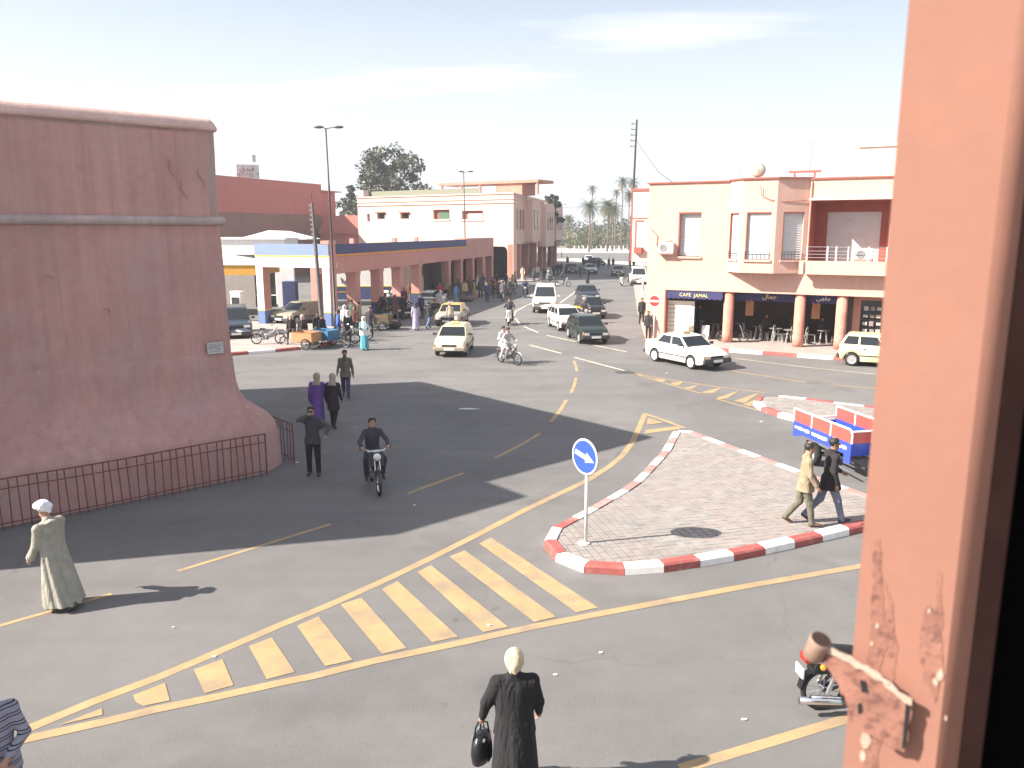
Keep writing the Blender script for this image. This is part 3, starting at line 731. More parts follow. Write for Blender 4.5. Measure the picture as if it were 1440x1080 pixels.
MB().b2(0, 20, 0, 8, 0, 11.2).build('wall', M_CREAM, t); MB().b2(-.1, 20.1, -.1, 8.1, 11.2, 11.35).build('roof_edge', M_CREAM, t)
# ================================================================ petrol station and arcade on the left of the street
stn = empty('petrol_station', (-11.3, 50.1, 0), 77, 'petrol station colonnade with navy fascia and orange stripe along the street', 'building')
M_PINKA = mat('pink_arcade_plaster', (.52, .265, .23), .9, var=.08, scale=.7, bump=.25, bscale=16, streak=.08, stain=.25, stain_col=(.40, .25, .22), stain_scale=.8)
SU = [0.0, 3.92, 8.08, 12.15, 16.45, 24.5, 28.45, 32.55, 36.6, 40.35]
for i, u in enumerate(SU):
    if i == 0: continue
    w_ = .72
    MB().b2(u, u + w_, .0, .70, 1.08 if u < 18 else .0, 3.32).build('pillar', M_PINKA, stn)
    MB().b2(u - .03, u + w_ + .03, -.05, .75, 3.14, 3.34).build('pillar_head', M_PINKA, stn)
    if u < 18:
        MB().b2(u - .015, u + w_ + .015, -.02, .72, 0, .98).build('pillar_base', M_NAVY, stn)
        MB().b2(u - .02, u + w_ + .02, -.03, .73, .98, 1.08).build('base_stripe', M_ORANGE, stn)
    elif u < 35:
        MB().b2(u - .015, u + w_ + .015, -.02, .72, 0, 1.1).build('pillar_base', mat('grimy_plaster', (.22, .13, .11), .9, var=.25, scale=2), stn)
mb = MB(); mb.b2(.72, 41.1, 0, 1.0, 3.34, 4.44); mb.b2(.72, 41.1, .10, 1.0, 4.44, 5.02); mb.build('beam', M_PINKA, stn)
mb = MB(); mb.b2(.72, 30.2, -.05, .10, 4.56, 5.2); mb.build('fascia', M_NAVY, stn)
mb = MB(); mb.b2(.72, 30.2, -.06, .10, 4.44, 4.56); mb.build('fascia_stripe', M_ORANGE, stn)
mb = MB(); mb.b2(30.2, 41.1, -.02, 1.2, 4.44, 5.3); mb.build('parapet', M_PINKA, stn)
mb = MB(); mb.b2(.75, 20.5, 1.0, 4.4, 4.9, 5.0); mb.b2(20.5, 41.1, 1.0, 1.6, 4.9, 5.0); mb.b2(20.5, 41.1, 1.6, 3.75, 4.9, 5.0); mb.build('roof', M_ROOF, stn)
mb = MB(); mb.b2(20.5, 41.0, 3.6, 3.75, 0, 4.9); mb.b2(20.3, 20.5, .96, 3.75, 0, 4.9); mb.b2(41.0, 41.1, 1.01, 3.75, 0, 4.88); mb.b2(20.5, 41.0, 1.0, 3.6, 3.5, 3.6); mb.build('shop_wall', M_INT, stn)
for i in range(4): MB().b2(22 + i * 4.7, 24.6 + i * 4.7, 3.53, 3.59, .1, 2.7).build('shop_shutter', mat('dark_green_shutter', (.05, .06, .05), .6), stn)
for u in (6, 14, 19): MB().b2(u, u + .3, 1.0, 1.3, 5.0, 5.5).build('roof_stub', M_PINKA, stn)
MB().b2(23.6, 24.2, 3.3, 3.4, 2.3, 3.0).build('shop_lamp_box', M_WHITE, stn)
text('V', .55, M_WHITE, stn, (.95, -.06, 3.9), depth=.004)
# the portal facing the junction
ptl = empty('station_portal', (-15.98, 51.68, 0), -18.4, 'white portal of the petrol station with blue beam and yellow line', 'portal')
W_ = 4.95
for u in (-.42, W_ - .52):
    z_t = 3.76
    MB().b2(u, u + .50, 0, .78, 1.03, z_t).build('pillar', M_PLASTERW, ptl)
    MB().b2(u - .012, u + .512, -.012, .79, 0, .97).build('pillar_base', M_BLUE, ptl)
    MB().b2(u - .016, u + .516, -.016, .794, .97, 1.03).build('base_stripe', M_YEL, ptl)
    MB().b2(u + .503, u + .51, .01, .76, 1.04, z_t - .002).build('pillar_side', M_PINKA, ptl)
MB().b2(-.42, W_, 0, .78, 3.76, 4.42).build('beam', M_PLASTERW, ptl)
MB().b2(-.435, W_ + .01, -.015, .79, 4.42, 4.50).build('beam_stripe', M_YEL, ptl)
MB().b2(-.43, W_ - .02, -.01, .785, 4.50, 5.2).build('upper_beam', mat('pale_blue_paint', (.20, .27, .42), .7, var=.05), ptl)
MB().b2(W_ - .55, W_ + .03, -.03, .85, 5.2, 5.42).build('cap', M_PINKA, ptl)
MB().b2(W_ + .005, W_ + .02, .02, .77, 1.04, 5.2).build('side_face', M_PINKA, ptl)
for u in (-.1,):
    MB().b2(u, u + .75, 5.8, 6.6, 1.0, 4.4).build('rear_pillar', M_PINKA, ptl)
    MB().b2(u - .01, u + .76, 5.79, 6.61, 0, 1.0).build('pillar_base', M_BLUE, ptl)
    MB().b2(u - .014, u + .764, 5.786, 6.614, 1.0, 1.06).build('base_stripe', M_YEL, ptl)
mb = MB(); mb.b2(-.3, .1, .79, 5.8, 4.4, 5.0); mb.build('side_beam', M_PLASTERW, ptl)
# kiosk behind the forecourt
ksk = empty('station_shop', (-26, 70, 0), 0, 'white petrol station shop with navy dado behind the colonnade', 'building')
mb = MB(); mb.b2(8.5, 15.7, 2, 8, 1.22, 4.75); mb.build('wall', M_PLASTERW, ksk)
mb = MB(); mb.b2(8.49, 15.71, 1.98, 8, 0, 1.13); mb.build('dado', M_NAVY, ksk)
mb = MB(); mb.b2(8.48, 15.72, 1.97, 8, 1.13, 1.22); mb.build('dado_stripe', M_YEL, ksk)
MB().b2(9, 11.9, 1.95, 1.975, .62, .70).build('dado_line', M_ORANGE, ksk)
mb = MB(); mb.tube([(10.75, 1.96, 1.95), (10.9, 1.96, 1.5), (11.15, 1.96, 1.55), (11.5, 1.96, 1.95), (11.85, 1.96, 2.0), (12.1, 1.96, 1.5)], [.03, .07, .08, .10, .12, .02], 6); mb.build('wall_emblem', mat('dark_grey_paint', (.08, .08, .08)), ksk)
glz = empty('glazed_kiosk', (-27, 64.5, 0), 0, 'glazed white kiosk under the station canopy behind the portal', 'kiosk')
mb = MB(); mb.b2(0, 9.0, 0, 4, 4.15, 5.35); mb.build('roof_fascia', M_PLASTERW, glz)
mb = MB(); mb.b2(-.2, 9.15, -.15, 4, 5.35, 5.5); mb.build('roof_edge', M_PLASTERW, glz)
mb = MB(); mb.b2(0, 9, .4, .5, .0, 4.15); mb.build('glass', M_GLASS, glz)
for x in (6.6, 7.35, 8.05): MB().b2(x, x + .07, .30, .40, .2, 4.1).build('mullion', M_WHITE, glz)
for z in (.9, 2.9): MB().b2(6.4, 8.2, .32, .39, z, z + .08).build('transom', M_WHITE, glz)
mb = MB(); mb.b2(8.2, 9.6, .1, .4, 0, 4.15); mb.build('grey_wall', M_PLASTERW, glz)
mb = MB(); mb.b2(8.9, 9.9, -.9, .05, 0, 2.1); mb.build('navy_counter', M_NAVY, glz)
mb = MB(); mb.b2(0, 6.4, .2, .4, .0, 4.1); mb.build('wall', mat('drab_plaster', (.40, .36, .33), .9, var=.1), glz)
cnp = empty('station_canopy', (-30, 57.5, 0), -2, 'low canopy with ochre fascia and sloping white top by the pumps', 'canopy')
mb = MB(); mb.b2(0, 12.2, 0, 4.5, 2.95, 3.66); mb.build('fascia', mat('ochre_fascia', (.52, .27, .03), .6, var=.06), cnp)
mb = MB(); mb.add([(-.1, -.1, 3.66), (12.3, -.1, 3.66), (12.3, 4.6, 3.66), (-.1, 4.6, 3.66), (-.1, 2.2, 4.5), (8.5, 2.2, 4.45)], [(0, 1, 5, 4), (1, 2, 5), (2, 3, 4, 5), (3, 0, 4), (3, 2, 1, 0)]); mb.build('top', M_PLASTERW, cnp)
for x in (3.5, 11.6): MB().b2(x, x + .35, 1.8, 2.15, 0, 2.95).build('post', mat('drab_plaster', (.4, .36, .33)), cnp)
pmp = empty('fuel_pump', (*G(336, 452)[:2], 0), -15, 'white and dark fuel pump beside the rampart edge', 'fuel pump')
MB().box(0, 0, .95, .75, .5, 1.9).build('body', M_WHITE, pmp, bevel=.03); MB().box(0, -.27, 1.35, .55, .05, .6).build('display', M_BLACK, pmp); MB().tube([(.39, -.1, 1.2), (.6, -.2, .7), (.42, -.2, .3)], .025, 6).build('hose', M_BLACK, pmp); MB().box(0, 0, 1.98, .8, .54, .12).build('cap', M_WHITE, pmp)
# pale pitched cover of the arcade roofs behind the portal
rf = empty('pitched_roof', (-24.4, 72.2, 5.3), -4, 'low pale pitched roof showing over the station portal', 'roof')
mb = MB(); mb.add([(0, 0, 0), (6.4, 0, 0), (6.4, 4, 0), (0, 4, 0), (2.2, 2, .75), (4.2, 2, .7)], [(0, 1, 5, 4), (1, 2, 5), (2, 3, 4, 5), (3, 0, 4)]); mb.build('cover', M_PLASTERW, rf)
MB().tube([(2.2, 1.0, .5), (4.4, 1.0, .48)], .07, 5).build('ridge_beam', M_WHITE, rf)

# ================================================================ pale two storey building with the side arcade
wht = empty('arcade_hotel', (0.17, 99.2, 0), -32, 'long cream two storey building with red trims and a pink shaded street side', 'building')
WL, SB = 25.1, 41.5
a_ = R(79.5 + 32); sd = Vector((math.cos(a_), math.sin(a_), 0))
TB = 10.55
front_w = [(-23.45, -22.95, 7.3, 8.3), (-21.65, -20.3, 7.6, 8.4), (-17.6, -16.15, 7.6, 8.35), (-12.15, -9.55, 7.5, 8.7), (-7.65, -4.45, 7.45, 8.5)]
mb = MB(); wall_holes(mb, -WL, 0, 4.4, TB, 0, front_w, .5)
p = [Vector((-WL, 0, 0)), Vector((0, 0, 0)), sd * SB, sd * SB + Vector((-22, 10, 0)), Vector((-WL, 22, 0))]
for a, b in zip(p[1:], p[2:] + p[:1]): mb.add([(a.x, a.y, 4.4), (b.x, b.y, 4.4), (b.x, b.y, TB), (a.x, a.y, TB)], [(0, 1, 2, 3)])
mb.add([(-WL, 0, 0), (-3.6, 0, 0), (-3.6, 0, 4.4), (-WL, 0, 4.4)], [(0, 1, 2, 3)])
mb.b2(-.85, .0, .0, .8, 0, 4.4)
# arch between the wall and the corner pier
arc = [(-3.6, 4.4), (-3.6, 4.15)] + [(-1.5 + .65 * math.sin(k * math.pi / 12), 3.5 + .65 * math.cos(k * math.pi / 12)) for k in range(0, 7)] + [(-.85, 4.4)]
mb.add([(x, 0, z) for x, z in arc], [tuple(range(len(arc) - 1, -1, -1))])
M_ROSE = mat('pale_rose_plaster', (.665, .465, .39), .9, var=.06, scale=.6, bump=.2, bscale=18, streak=.07, stain=.2, stain_col=(.5, .35, .30), stain_scale=.5)
mb.build('wall', M_ROSE, wht)
MB().prism([(q.x, q.y) for q in p], TB - .4, TB - .35).build('roof', M_ROOF, wht)
MB().prism([(q.x * .995 - .05, q.y * .99 + .05) for q in p], 4.4, 4.5).build('first_floor', M_SALMON, wht)
mb = MB(); q0 = [Vector((-3.6, 4.2, 0)), Vector((-3.6, .02, 0))]
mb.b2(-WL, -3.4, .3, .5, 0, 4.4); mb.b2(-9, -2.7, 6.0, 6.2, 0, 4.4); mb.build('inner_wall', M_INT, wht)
for z, h in ((9.35, .13), (9.8, .10), (10.42, .16)):
    MB().prism([(-WL - .06, -.10 if h > .1 else -.06), (.09, -.10 if h > .1 else -.06), ((sd * SB).x + .1, (sd * SB).y), ((sd * SB).x - .3, (sd * SB).y + .1), (-.2, .15), (-WL - .06, .15)], z, z + h).build('cornice_band', M_CREAM, wht)
    MB().b2(-WL, 0, -.052, .0, z - .07, z - .002).build('trim_line', M_BRICKRED, wht)
for k, (a, b, c, d) in enumerate(front_w):
    MB().b2(a, b, .40, .49, c, d).build('window_recess', M_BRICKRED if k else M_GLASS, wht)
    if k in (1, 2):
        MB().b2(a + .25, b - .15, .30, .39, c + .08, d - .1).build('pane', M_GLASS, wht)
        MB().b2(a - .15, b + .10, -.35, -.001, d + .02, d + .12).build('window_hood', M_BRICKRED, wht)
    if k > 2:
        MB().b2(a + .75, b - .3, .28, .39, c + .02, d - .35).build('pane', mat('green_blind', (.06, .13, .085), .5) if k == 3 else M_SHUTTER, wht)
        MB().b2(a - .1, b + .1, -.12, .0, c - .18, c - .02).build('sill', M_CREAM, wht)
mb = MB(); mb.b2(-WL, -WL + 1, .1, 1.2, TB - .1, TB + .9); mb.build('roof_turret', M_CREAM, wht)
mb = MB(); mb.b2(-15, 0.5, 5, 9, 12.0, 12.35); mb.b2(-6, -2, 5.3, 8.6, TB, 12.0); mb.build('roof_terrace', M_SALMON, wht)
for x in (-14.7, -11.5, -8.5, .2): MB().b2(x, x + .25, 5.1, 5.35, TB, 12.0).build('terrace_post', M_SALMON, wht)
mb = MB(); mb.b2(-WL + 1.5, -6, 1.2, 1.3, TB, TB + .75); mb.build('roof_rail', mat('olive_mesh', (.22, .22, .16), .8), wht)
# street side: bays, pillars, windows (u along the side)
def sframe(name, mb, m):
    o = mb.build(name, m, wht); o.rotation_euler = (0, 0, a_); return o
for u0, u1, zb in ((8.2, 15.2, 4.7), (20.2, 30.0, 3.75), (32.0, 40.5, 4.6)): mb = MB(); mb.b2(u0, u1, -1.05, -.005, zb, TB - .5); sframe('side_bay', mb, M_ROSE)
for u in (.0, 5.0, 11.2, 18.0, 24.0, 28.0, 34.5, 40.6):
    mb = MB(); mb.b2(u + .02, u + .75, -.02, .7, 0, 4.42); sframe('side_pillar', mb, M_SALMON)
for u, v in ((2.3, 0), (4.4, 0), (6.4, 0), (9.6, -1.05), (12.4, -1.05), (22.2, -1.05), (24.4, -1.05), (26.6, -1.05), (34, -1.05), (36.6, -1.05), (38.6, -1.05)):
    mb = MB(); mb.b2(u, u + .8, v - .06, v - .004, 6.2, 8.7); sframe('side_window', mb, M_BRICKRED)
    mb = MB(); mb.b2(u + .1, u + .7, v - .075, v - .061, 6.3, 8.6); sframe('side_pane', mb, M_GLASS)
mb = MB(); mb.b2(0.1, SB, 4.2, 4.4, 0, 4.4); sframe('arcade_wall', mb, mat('red_brown_plaster', (.25, .11, .085), .9, var=.15, scale=.6))
for k, u in enumerate((3, 9, 15, 21, 27, 33)): mb = MB(); mb.b2(u, u + 2.6, 4.13, 4.19, .0, 2.9); sframe('shop_shutter', mb, [M_INT, M_GLASS, mat('tan_shutter', (.3, .2, .13))][k % 3])

nb = empty('street_house', (9.05, 62, 0), -28.5, 'peach house with an overhanging upper floor just beyond the cafe building', 'building')
mb = MB(); mb.b2(0, 9, 0, 9, 3.72, 8.95); mb.build('upper_floor', M_CREAM, nb)
mb = MB(); mb.b2(1.55, 9, .3, 9, 0, 3.72); mb.build('ground_floor', M_PEACH, nb)
mb = MB(); mb.b2(-.08, 9, -.08, .25, 8.95, 9.12); mb.b2(-.03, 9, -.03, .0, 6.92, 7.0); mb.b2(-.045, .04, -.035, .0, 3.75, 8.9); mb.build('red_trim', M_BRICKRED, nb)
mb = MB(); mb.b2(.30, .42, -.03, .0, 4.75, 6.8); mb.b2(.42, 1.0, -.03, .0, 6.68, 6.8); mb.build('window_surround', M_BRICKRED, nb)
mb = MB(); mb.b2(.42, .98, -.012, .0, 4.8, 6.68); mb.build('window', M_SHUTTER, nb)
mb = MB(); mb.b2(.35, .95, -.35, -.03, 4.35, 4.8); mb.build('flower_box', M_BRICKRED, nb)

# ================================================================ red hotel behind the station
hot = empty('red_building', (-35.3, 98, 0), 68, 'tall brick red building with brown lower band behind the station', 'building')
M_HOT = mat('brick_rose_plaster', (.47, .165, .14), .9, var=.05, scale=.4, streak=.04)
mb = MB(); mb.b2(-6, 21.5, 0, 14, 8.25, 12.45); mb.build('upper_wall', M_HOT, hot)
mb = MB(); mb.b2(-6, 21.5, .03, 14, 0, 8.25); mb.build('lower_wall', mat('lower_wall_brown', (.26, .15, .125), .9, var=.1, scale=.4, streak=.08), hot)  # lower wall is browner and darker than the wall above
mb = MB(); mb.b2(21.5, 25.3, .3, 14, 0, 11.6); mb.build('stair_wing', M_HOT, hot)
mb = MB(); mb.b2(-6.05, 21.55, -.06, .2, 12.45, 12.55); mb.b2(21.4, 26.3, -.3, 3, 11.6, 11.75); mb.build('roof_edge', M_SALMON, hot)
for k in range(6): MB().b2(21.6 + k * .62, 21.75 + k * .62, .3, .42, 11.75, 12.75).build('railing_bar', M_WHITE, hot)
sgn = empty('hotel_sign', (-33.2, 104.2, 12.45), 22, 'white rooftop sign lettered HOTEL in Latin and Arabic on the red building', 'sign')
MB().b2(-1.35, 1.35, -.06, .06, .0, 1.75).build('board', mat('sign_white', (.55, .52, .52), .6), sgn)
M_SIGND = mat('sign_dark_letters', (.12, .06, .06), .6)
text('HOTEL T', .62, M_SIGND, sgn, (0, -.08, .48), spacing=1.15)
text('\uFED5\uFEAA\uFEE8\uFED3', .85, M_SIGND, sgn, (-.1, -.08, 1.22))
MB().b2(.62, 1.02, -.1, .1, 2.1, 2.95).build('tank', mat('sign_grey', (.45, .45, .45)), sgn); MB().tube([(.8, 0, 1.7), (.8, 0, 2.1)], .03, 5).build('post', M_STEEL, sgn)
arh = empty('vaulted_hall', (-27.2, 116, 0), -20, 'orange vaulted hall roof between the red and cream buildings', 'building')
mb = MB(); mb.b2(0, 8.5, 0, 14, 0, 5.6); mb.build('wall', M_HOT, arh)
mb = MB(); pr = [(4.2 - 4.4 * math.cos(math.pi * k / 12), 5.6 + 2.6 * math.sin(math.pi * k / 12)) for k in range(13)]
mb.add([(x, -.2, z) for x, z in pr] + [(x, 14, z) for x, z in pr], [tuple(range(12, -1, -1)), tuple(range(13, 26))] + [(k, k + 1, k + 14, k + 13) for k in range(12)]); mb.build('vault', M_HOT, arh)

# ================================================================ poles and lamps
def street_lamp(x, y, h, label, heads):
    t = empty('street_lamp', (x, y, 0), 0, label, 'street lamp', 'lamp posts along the street')
    MB().tube([(0, 0, 0), (0, 0, 1.2), (0, 0, 1.22), (-.03, 0, h * .6), (-.09, 0, h)], [.11, .10, .075, .06, .042], 8).build('pole', M_DARKSTEEL, t, smooth=True)
    for s, l in heads:
        MB().tube([(-.09, 0, h - .05), (-.09 + s * l * .5, 0, h + .02), (-.09 + s * l, 0, h + .06)], .026, 6).build('arm', M_DARKSTEEL, t)
        MB().ball((-.09 + s * (l + .18), 0, h + .06), .30, .13, .085, 10, 6).build('lamp_head', mat('lamp_housing', (.10, .085, .08), .5), t, smooth=True)
    return t
street_lamp(-10.5, 47.6, 11.75, 'tall double headed street lamp by the station portal', ((-1, .22), (1, .55)))
street_lamp(-4.75, 83.0, 11.8, 'double headed street lamp at the end of the navy fascia', ((-1, .08), (1, .5)))
street_lamp(11.6, 190, 12.0, 'distant single headed street lamp past the cream building', ((1, .6),))
pl_ = empty('utility_pole', (*G(453.5, 466)[:2], 0), 0, 'short notched concrete utility pole beside the portal', 'pole')
hgt_ = 7.65
MB().tube([(0, 0, 0), (-.28, 0, hgt_)], [.15, .085], 6).build('shaft', mat('dark_concrete', (.13, .11, .105), .9, var=.2, scale=3), pl_)
for k in range(9): MB().box(-.28 + .04 * (k * .32) + (-.14 if k % 2 else -.11), 0, hgt_ - .15 - k * .28, .16, .10, .12).build('insulator', mat('insulator', (.28, .26, .25), .5), pl_)
MB().tube([(-.28, 0, hgt_), (-.30, 0, hgt_ + .55)], .02, 5).build('spike', M_DARKSTEEL, pl_)
pl_ = empty('utility_pole', (13.95, 96.5, 0), 0, 'tall dark utility pole rising behind the cafe building', 'pole')
MB().tube([(0, 0, 0), (.42, 0, 18.6)], [.17, .10], 8).build('shaft', mat('dark_timber', (.05, .042, .04), .9, var=.2), pl_)
for k in range(5): MB().tube([(.40 - k * .02 - .55, 0, 18.1 - k * .62), (.40 - k * .02, 0, 18.15 - k * .62)], .04, 5).build('bracket', M_DARKSTEEL, pl_); MB().ball((.40 - k * .02 - .55, 0, 18.2 - k * .62), .10, n=6, k=4).build('insulator', mat('insulator', (.28, .26, .25), .5), pl_)
wr = tag(MB().tube([(14.33, 96.5, 16.4), (12.6, 78, 13.0), (10.6, 60, 10.2), cp(.9, 2.0, 8.5)], .022, 4).build('power_cable', M_BLACK), 'thin cable slanting from the tall pole down to the cafe roof', 'cable')
wr = tag(MB().tube([(7.5, 139, 11.0), (11.6, 190, 11.4), (40, 205, 12.4)], .03, 4).build('power_cable', M_BLACK), 'thin cable crossing the far end of the street', 'cable')

# round blue direction sign on the traffic island
def round_sign(name, loc, rz, hp, r, label, face, draw):
    t = empty(name, loc, rz, label, 'road sign')
    MB().tube([(0, .05, 0), (0, .05, hp + r * .6)], .034, 10).build('pole', mat('pole_white_enamel', (.66, .65, .62), .45, var=.1, scale=5), t, smooth=True)
    MB().lathe([(r, 0), (r, .012), (r - .01, .018)], (0, 0, hp), (0, -1, 0), 40).build('disc', mat('sign_back_grey', (.5, .5, .5), .5), t)
    MB().lathe([(r - .003, .0185), (r - .003, .020)], (0, 0, hp), (0, -1, 0), 40).build('rim', M_WHITE, t)
    MB().lathe([(r - .035, .0205), (r - .035, .0225)], (0, 0, hp), (0, -1, 0), 40).build('face', face, t)
    draw(t, hp, r)
    MB().box(0, .02, hp, .10, .03, .06).build('clamp', M_STEEL, t)
    return t
def arrow(t, hp, r):
    a0 = R(-13); ca, sa = math.cos(a0), math.sin(a0)
    pts = [(-.78, .13), (.12, .13), (.12, .30), (.78, 0), (.12, -.30), (.12, -.13), (-.78, -.13)]
    pts = [((x * ca - y * sa) * r * .98, hp + (x * sa + y * ca) * r * .98) for x, y in pts]
    mb = MB(); k = len(pts); mb.add([(x, -.024, z) for x, z in pts] + [(x, -.0265, z) for x, z in pts], [tuple(range(k)), tuple(range(2 * k - 1, k - 1, -1))] + [(i, (i + 1) % k, k + (i + 1) % k, k + i) for i in range(k)])
    mb.build('arrow', M_WHITE, t)
b_ = G(821, 764, .125)
round_sign('direction_sign', (b_.x, b_.y, .125), -52, 1.72, .345, 'round blue sign with a white arrow on the traffic island', mat('sign_blue', (.035, .085, .36), .4), arrow)
bs_ = MB().lathe([(.13, 0), (.12, .02), (.05, .03)], (b_.x, b_.y, .125), n=14).build('sign_footing', mat('pale_cement', (.5, .46, .42), .9, var=.1)); tag(bs_, 'pale cement footing at the base of the blue sign', 'footing')
def noentry(t, hp, r): MB().box(0, -.026, hp, r * 1.45, .004, r * .34).build('bar', M_WHITE, t)
n_ = G(918, 482)
round_sign('no_entry_sign', (n_.x - .02, n_.y - .25, 0), -24, 2.3, .32, 'red no entry sign at the corner of the cafe building', mat('sign_red', (.46, .05, .04), .4), noentry)
m_ = G(903, 456)
t = round_sign('road_sign', (m_.x, m_.y, 0), 78, 2.55, .36, 'dark round sign seen nearly edge on beside the cafe corner', mat('sign_back_dark', (.06, .06, .06), .5), lambda *a: None)

# ================================================================ trees
def leaf_cloud(mb, c, r, n, size, rnd, flat=.8):
    for _ in range(n):
        d = Vector((rnd.gauss(0, 1), rnd.gauss(0, 1), rnd.gauss(0, 1))).normalized() * (rnd.random() ** .45)
        p_ = Vector(c) + Vector((d.x * r, d.y * r, d.z * r * flat))
        a = Vector((rnd.gauss(0, 1), rnd.gauss(0, 1), rnd.gauss(0, .7))).normalized(); b = a.cross(Vector((rnd.gauss(0, 1), rnd.gauss(0, 1), rnd.gauss(0, 1)))).normalized()
        s_ = size * rnd.uniform(.6, 1.3)
        mb.mi = rnd.choice((0, 0, 1, 2)) if rnd.random() < .8 else 1
        mb.add([p_ - a * s_, p_ + b * s_ * .5, p_ + a * s_, p_ - b * s_ * .5], [(0, 1, 2, 3)])
def leafmats(name, a, b, c): return [mat(name + '_leaf_' + n, col, .6, var=.2, scale=.8) for n, col in (('mid', a), ('dark', b), ('pale', c))]
LEAF_E = leafmats('eucalyptus', (.075, .085, .055), (.045, .055, .035), (.13, .14, .10))
LEAF_B = leafmats('bush', (.11, .12, .05), (.06, .075, .035), (.18, .17, .08))
M_BARK = mat('grey_bark', (.20, .16, .13), .9, var=.25, scale=2)
def tree(x, y, h, w, label, seed, lv=LEAF_E, base=.38, n=46, leaf=.30, per=90, group=None):
    rnd = random.Random(seed); t = empty('tree', (x, y, 0), 0, label, 'tree', group)
    tr, cr_ = MB(), MB()
    tr.tube([(0, 0, 0), (.2, 0, h * .25), (-.1, .1, h * .5), (.1, 0, h * .8)], [h * .03, h * .024, h * .016, h * .004], 8)
    for k in range(n):
        z = h * (base + (1 - base) * (k + .5) / n); f = (z / h - base) / (1 - base)
        rad = w * .5 * math.sqrt(max(.05, 1 - (f * 1.5 - .55) ** 2)) * rnd.uniform(.25, 1.0); a = rnd.uniform(0, 6.283)
        c = Vector((rad * math.cos(a), rad * math.sin(a), z - rnd.random() * .6)); r_ = w * rnd.uniform(.09, .165) * (1.1 - .35 * f)
        if k % 2: tr.tube([(0, 0, max(h * .2, z - rad * .9)), tuple(c * .55 + Vector((0, 0, z * .42))), tuple(c)], [h * .009, h * .006, .03], 5)
        leaf_cloud(cr_, c, r_, per, leaf, rnd)
    tr.build('trunk', M_BARK, t, smooth=True); cr_.mi = 0; cr_.build('crown', lv, t)
    return t
tree(-20.2, 134, 18.7, 16.5, 'large grey green tree rising behind the cream building', 4, n=60, per=120, leaf=.34)
tree(-27.5, 150, 14.0, 9, 'smaller tree left of the large tree behind the cream building', 9, n=30, leaf=.36)
tree(-33, 165, 12.0, 9, 'low tree seen between the street lamp and the cream building', 12, n=26, leaf=.4)
tree(6.0, 130, 11.6, 4.6, 'rounded dark shrub tree over the far end of the cream roof', 15, base=.70, n=24, leaf=.22, per=110)
# palms
M_PTRUNK = mat('palm_trunk', (.15, .115, .09), .95, var=.3, scale=2)
M_FROND = [mat('palm_frond', (.085, .10, .05), .6, var=.2, scale=1), mat('palm_frond_dry', (.22, .17, .09), .8, var=.2, scale=1)]
def palm_crown(seed, rad, n, drop=1.0):
    rnd = random.Random(seed); mb = MB()
    for k in range(n):
        a = 2.399963 * k + rnd.uniform(-.2, .2); el = R(80 - 125 * drop * (k / n) + rnd.uniform(-8, 8)); L_ = rad * rnd.uniform(.85, 1.1)
        d = Vector((math.cos(a), math.sin(a), 0)); s_ = Vector((-d.y, d.x, 0)); mb.mi = 1 if k > n * .86 else 0
        pos, e = Vector((0, 0, 0)), el; m_ = 9; prev = None
        for i in range(m_ + 1):
            f = i / m_; wd = rad * .19 * (math.sin(math.pi * min(1, f * 1.05 + .12)) + .05)
            if prev is not None:
                for sg in (-1, 1):
                    for q in range(2):
                        b0 = prev + (pos - prev) * (q * .5); b1 = b0 + (pos - prev) * .30
                        tip = b0 + (pos - prev) * .9 + s_ * sg * wd + Vector((0, 0, -wd * .45))
                        mb.add([b0, b1, tip], [(0, 1, 2)])
                mb.add([prev - s_ * .03, pos - s_ * .03, pos + s_ * .03, prev + s_ * .03], [(0, 1, 2, 3)])
            prev = pos.copy(); pos = pos + (d * math.cos(e) + Vector((0, 0, math.sin(e)))) * (L_ / m_); e -= R(11 + 5 * f)
    mb.mi = 0; return mb.mesh('crown', M_FROND)
CROWNS = [palm_crown(1, 3.7, 40), palm_crown(2, 3.5, 44), palm_crown(3, 2.3, 30)]
def palm(px, Y, ztop, crown, sc, label, r=.26):
    x = (px - 720) / F_PX * Y * 1.0 / math.cos(PITCH) * .99; t = empty('palm_tree', (x, Y, 0), random.uniform(0, 360), label, 'palm tree', 'palms beyond the end of the street')
    MB().tube([(0, 0, 0), (.15, 0, ztop * .5), (0, 0, ztop)], [r * .95, r * .7, r * .62], 8).build('trunk', M_PTRUNK, t, smooth=True)
    c = put('crown', CROWNS[crown], t, (0, 0, ztop)); c.scale = (sc * 1.4, sc * 1.4, sc * 1.3)
for args in ((826, 232, 12.7, 0, 1.0, 'full crowned palm standing alone with long drooping fronds', .32), (829, 262, 19.2, 2, .9, 'thin palm whose small crown tops the lone drooping palm'),
             (851, 236, 13.2, 1, .98, 'bushy palm left of its close twin at the far end', .30), (858, 244, 11.8, 1, 1.05, 'bushy palm with thick skirt right of its close twin', .30),
             (862, 270, 18.5, 2, .85, 'slim tall palm peering over the bushy pair'), (870.5, 250, 20.6, 2, 1.25, 'tallest slender palm with pale trunk by the utility pole'),
             (880, 252, 16.8, 0, .8, 'leaning tall palm partly behind the cafe side bay'), (884, 246, 20.0, 2, 1.1, 'slender palm beside the tall utility pole'),
             (846, 285, 13.0, 2, 1.1, 'short palm farther off among the hedge trees'), (797, 300, 10.5, 1, .8, 'distant palm by the end of the cream building')): palm(*args)
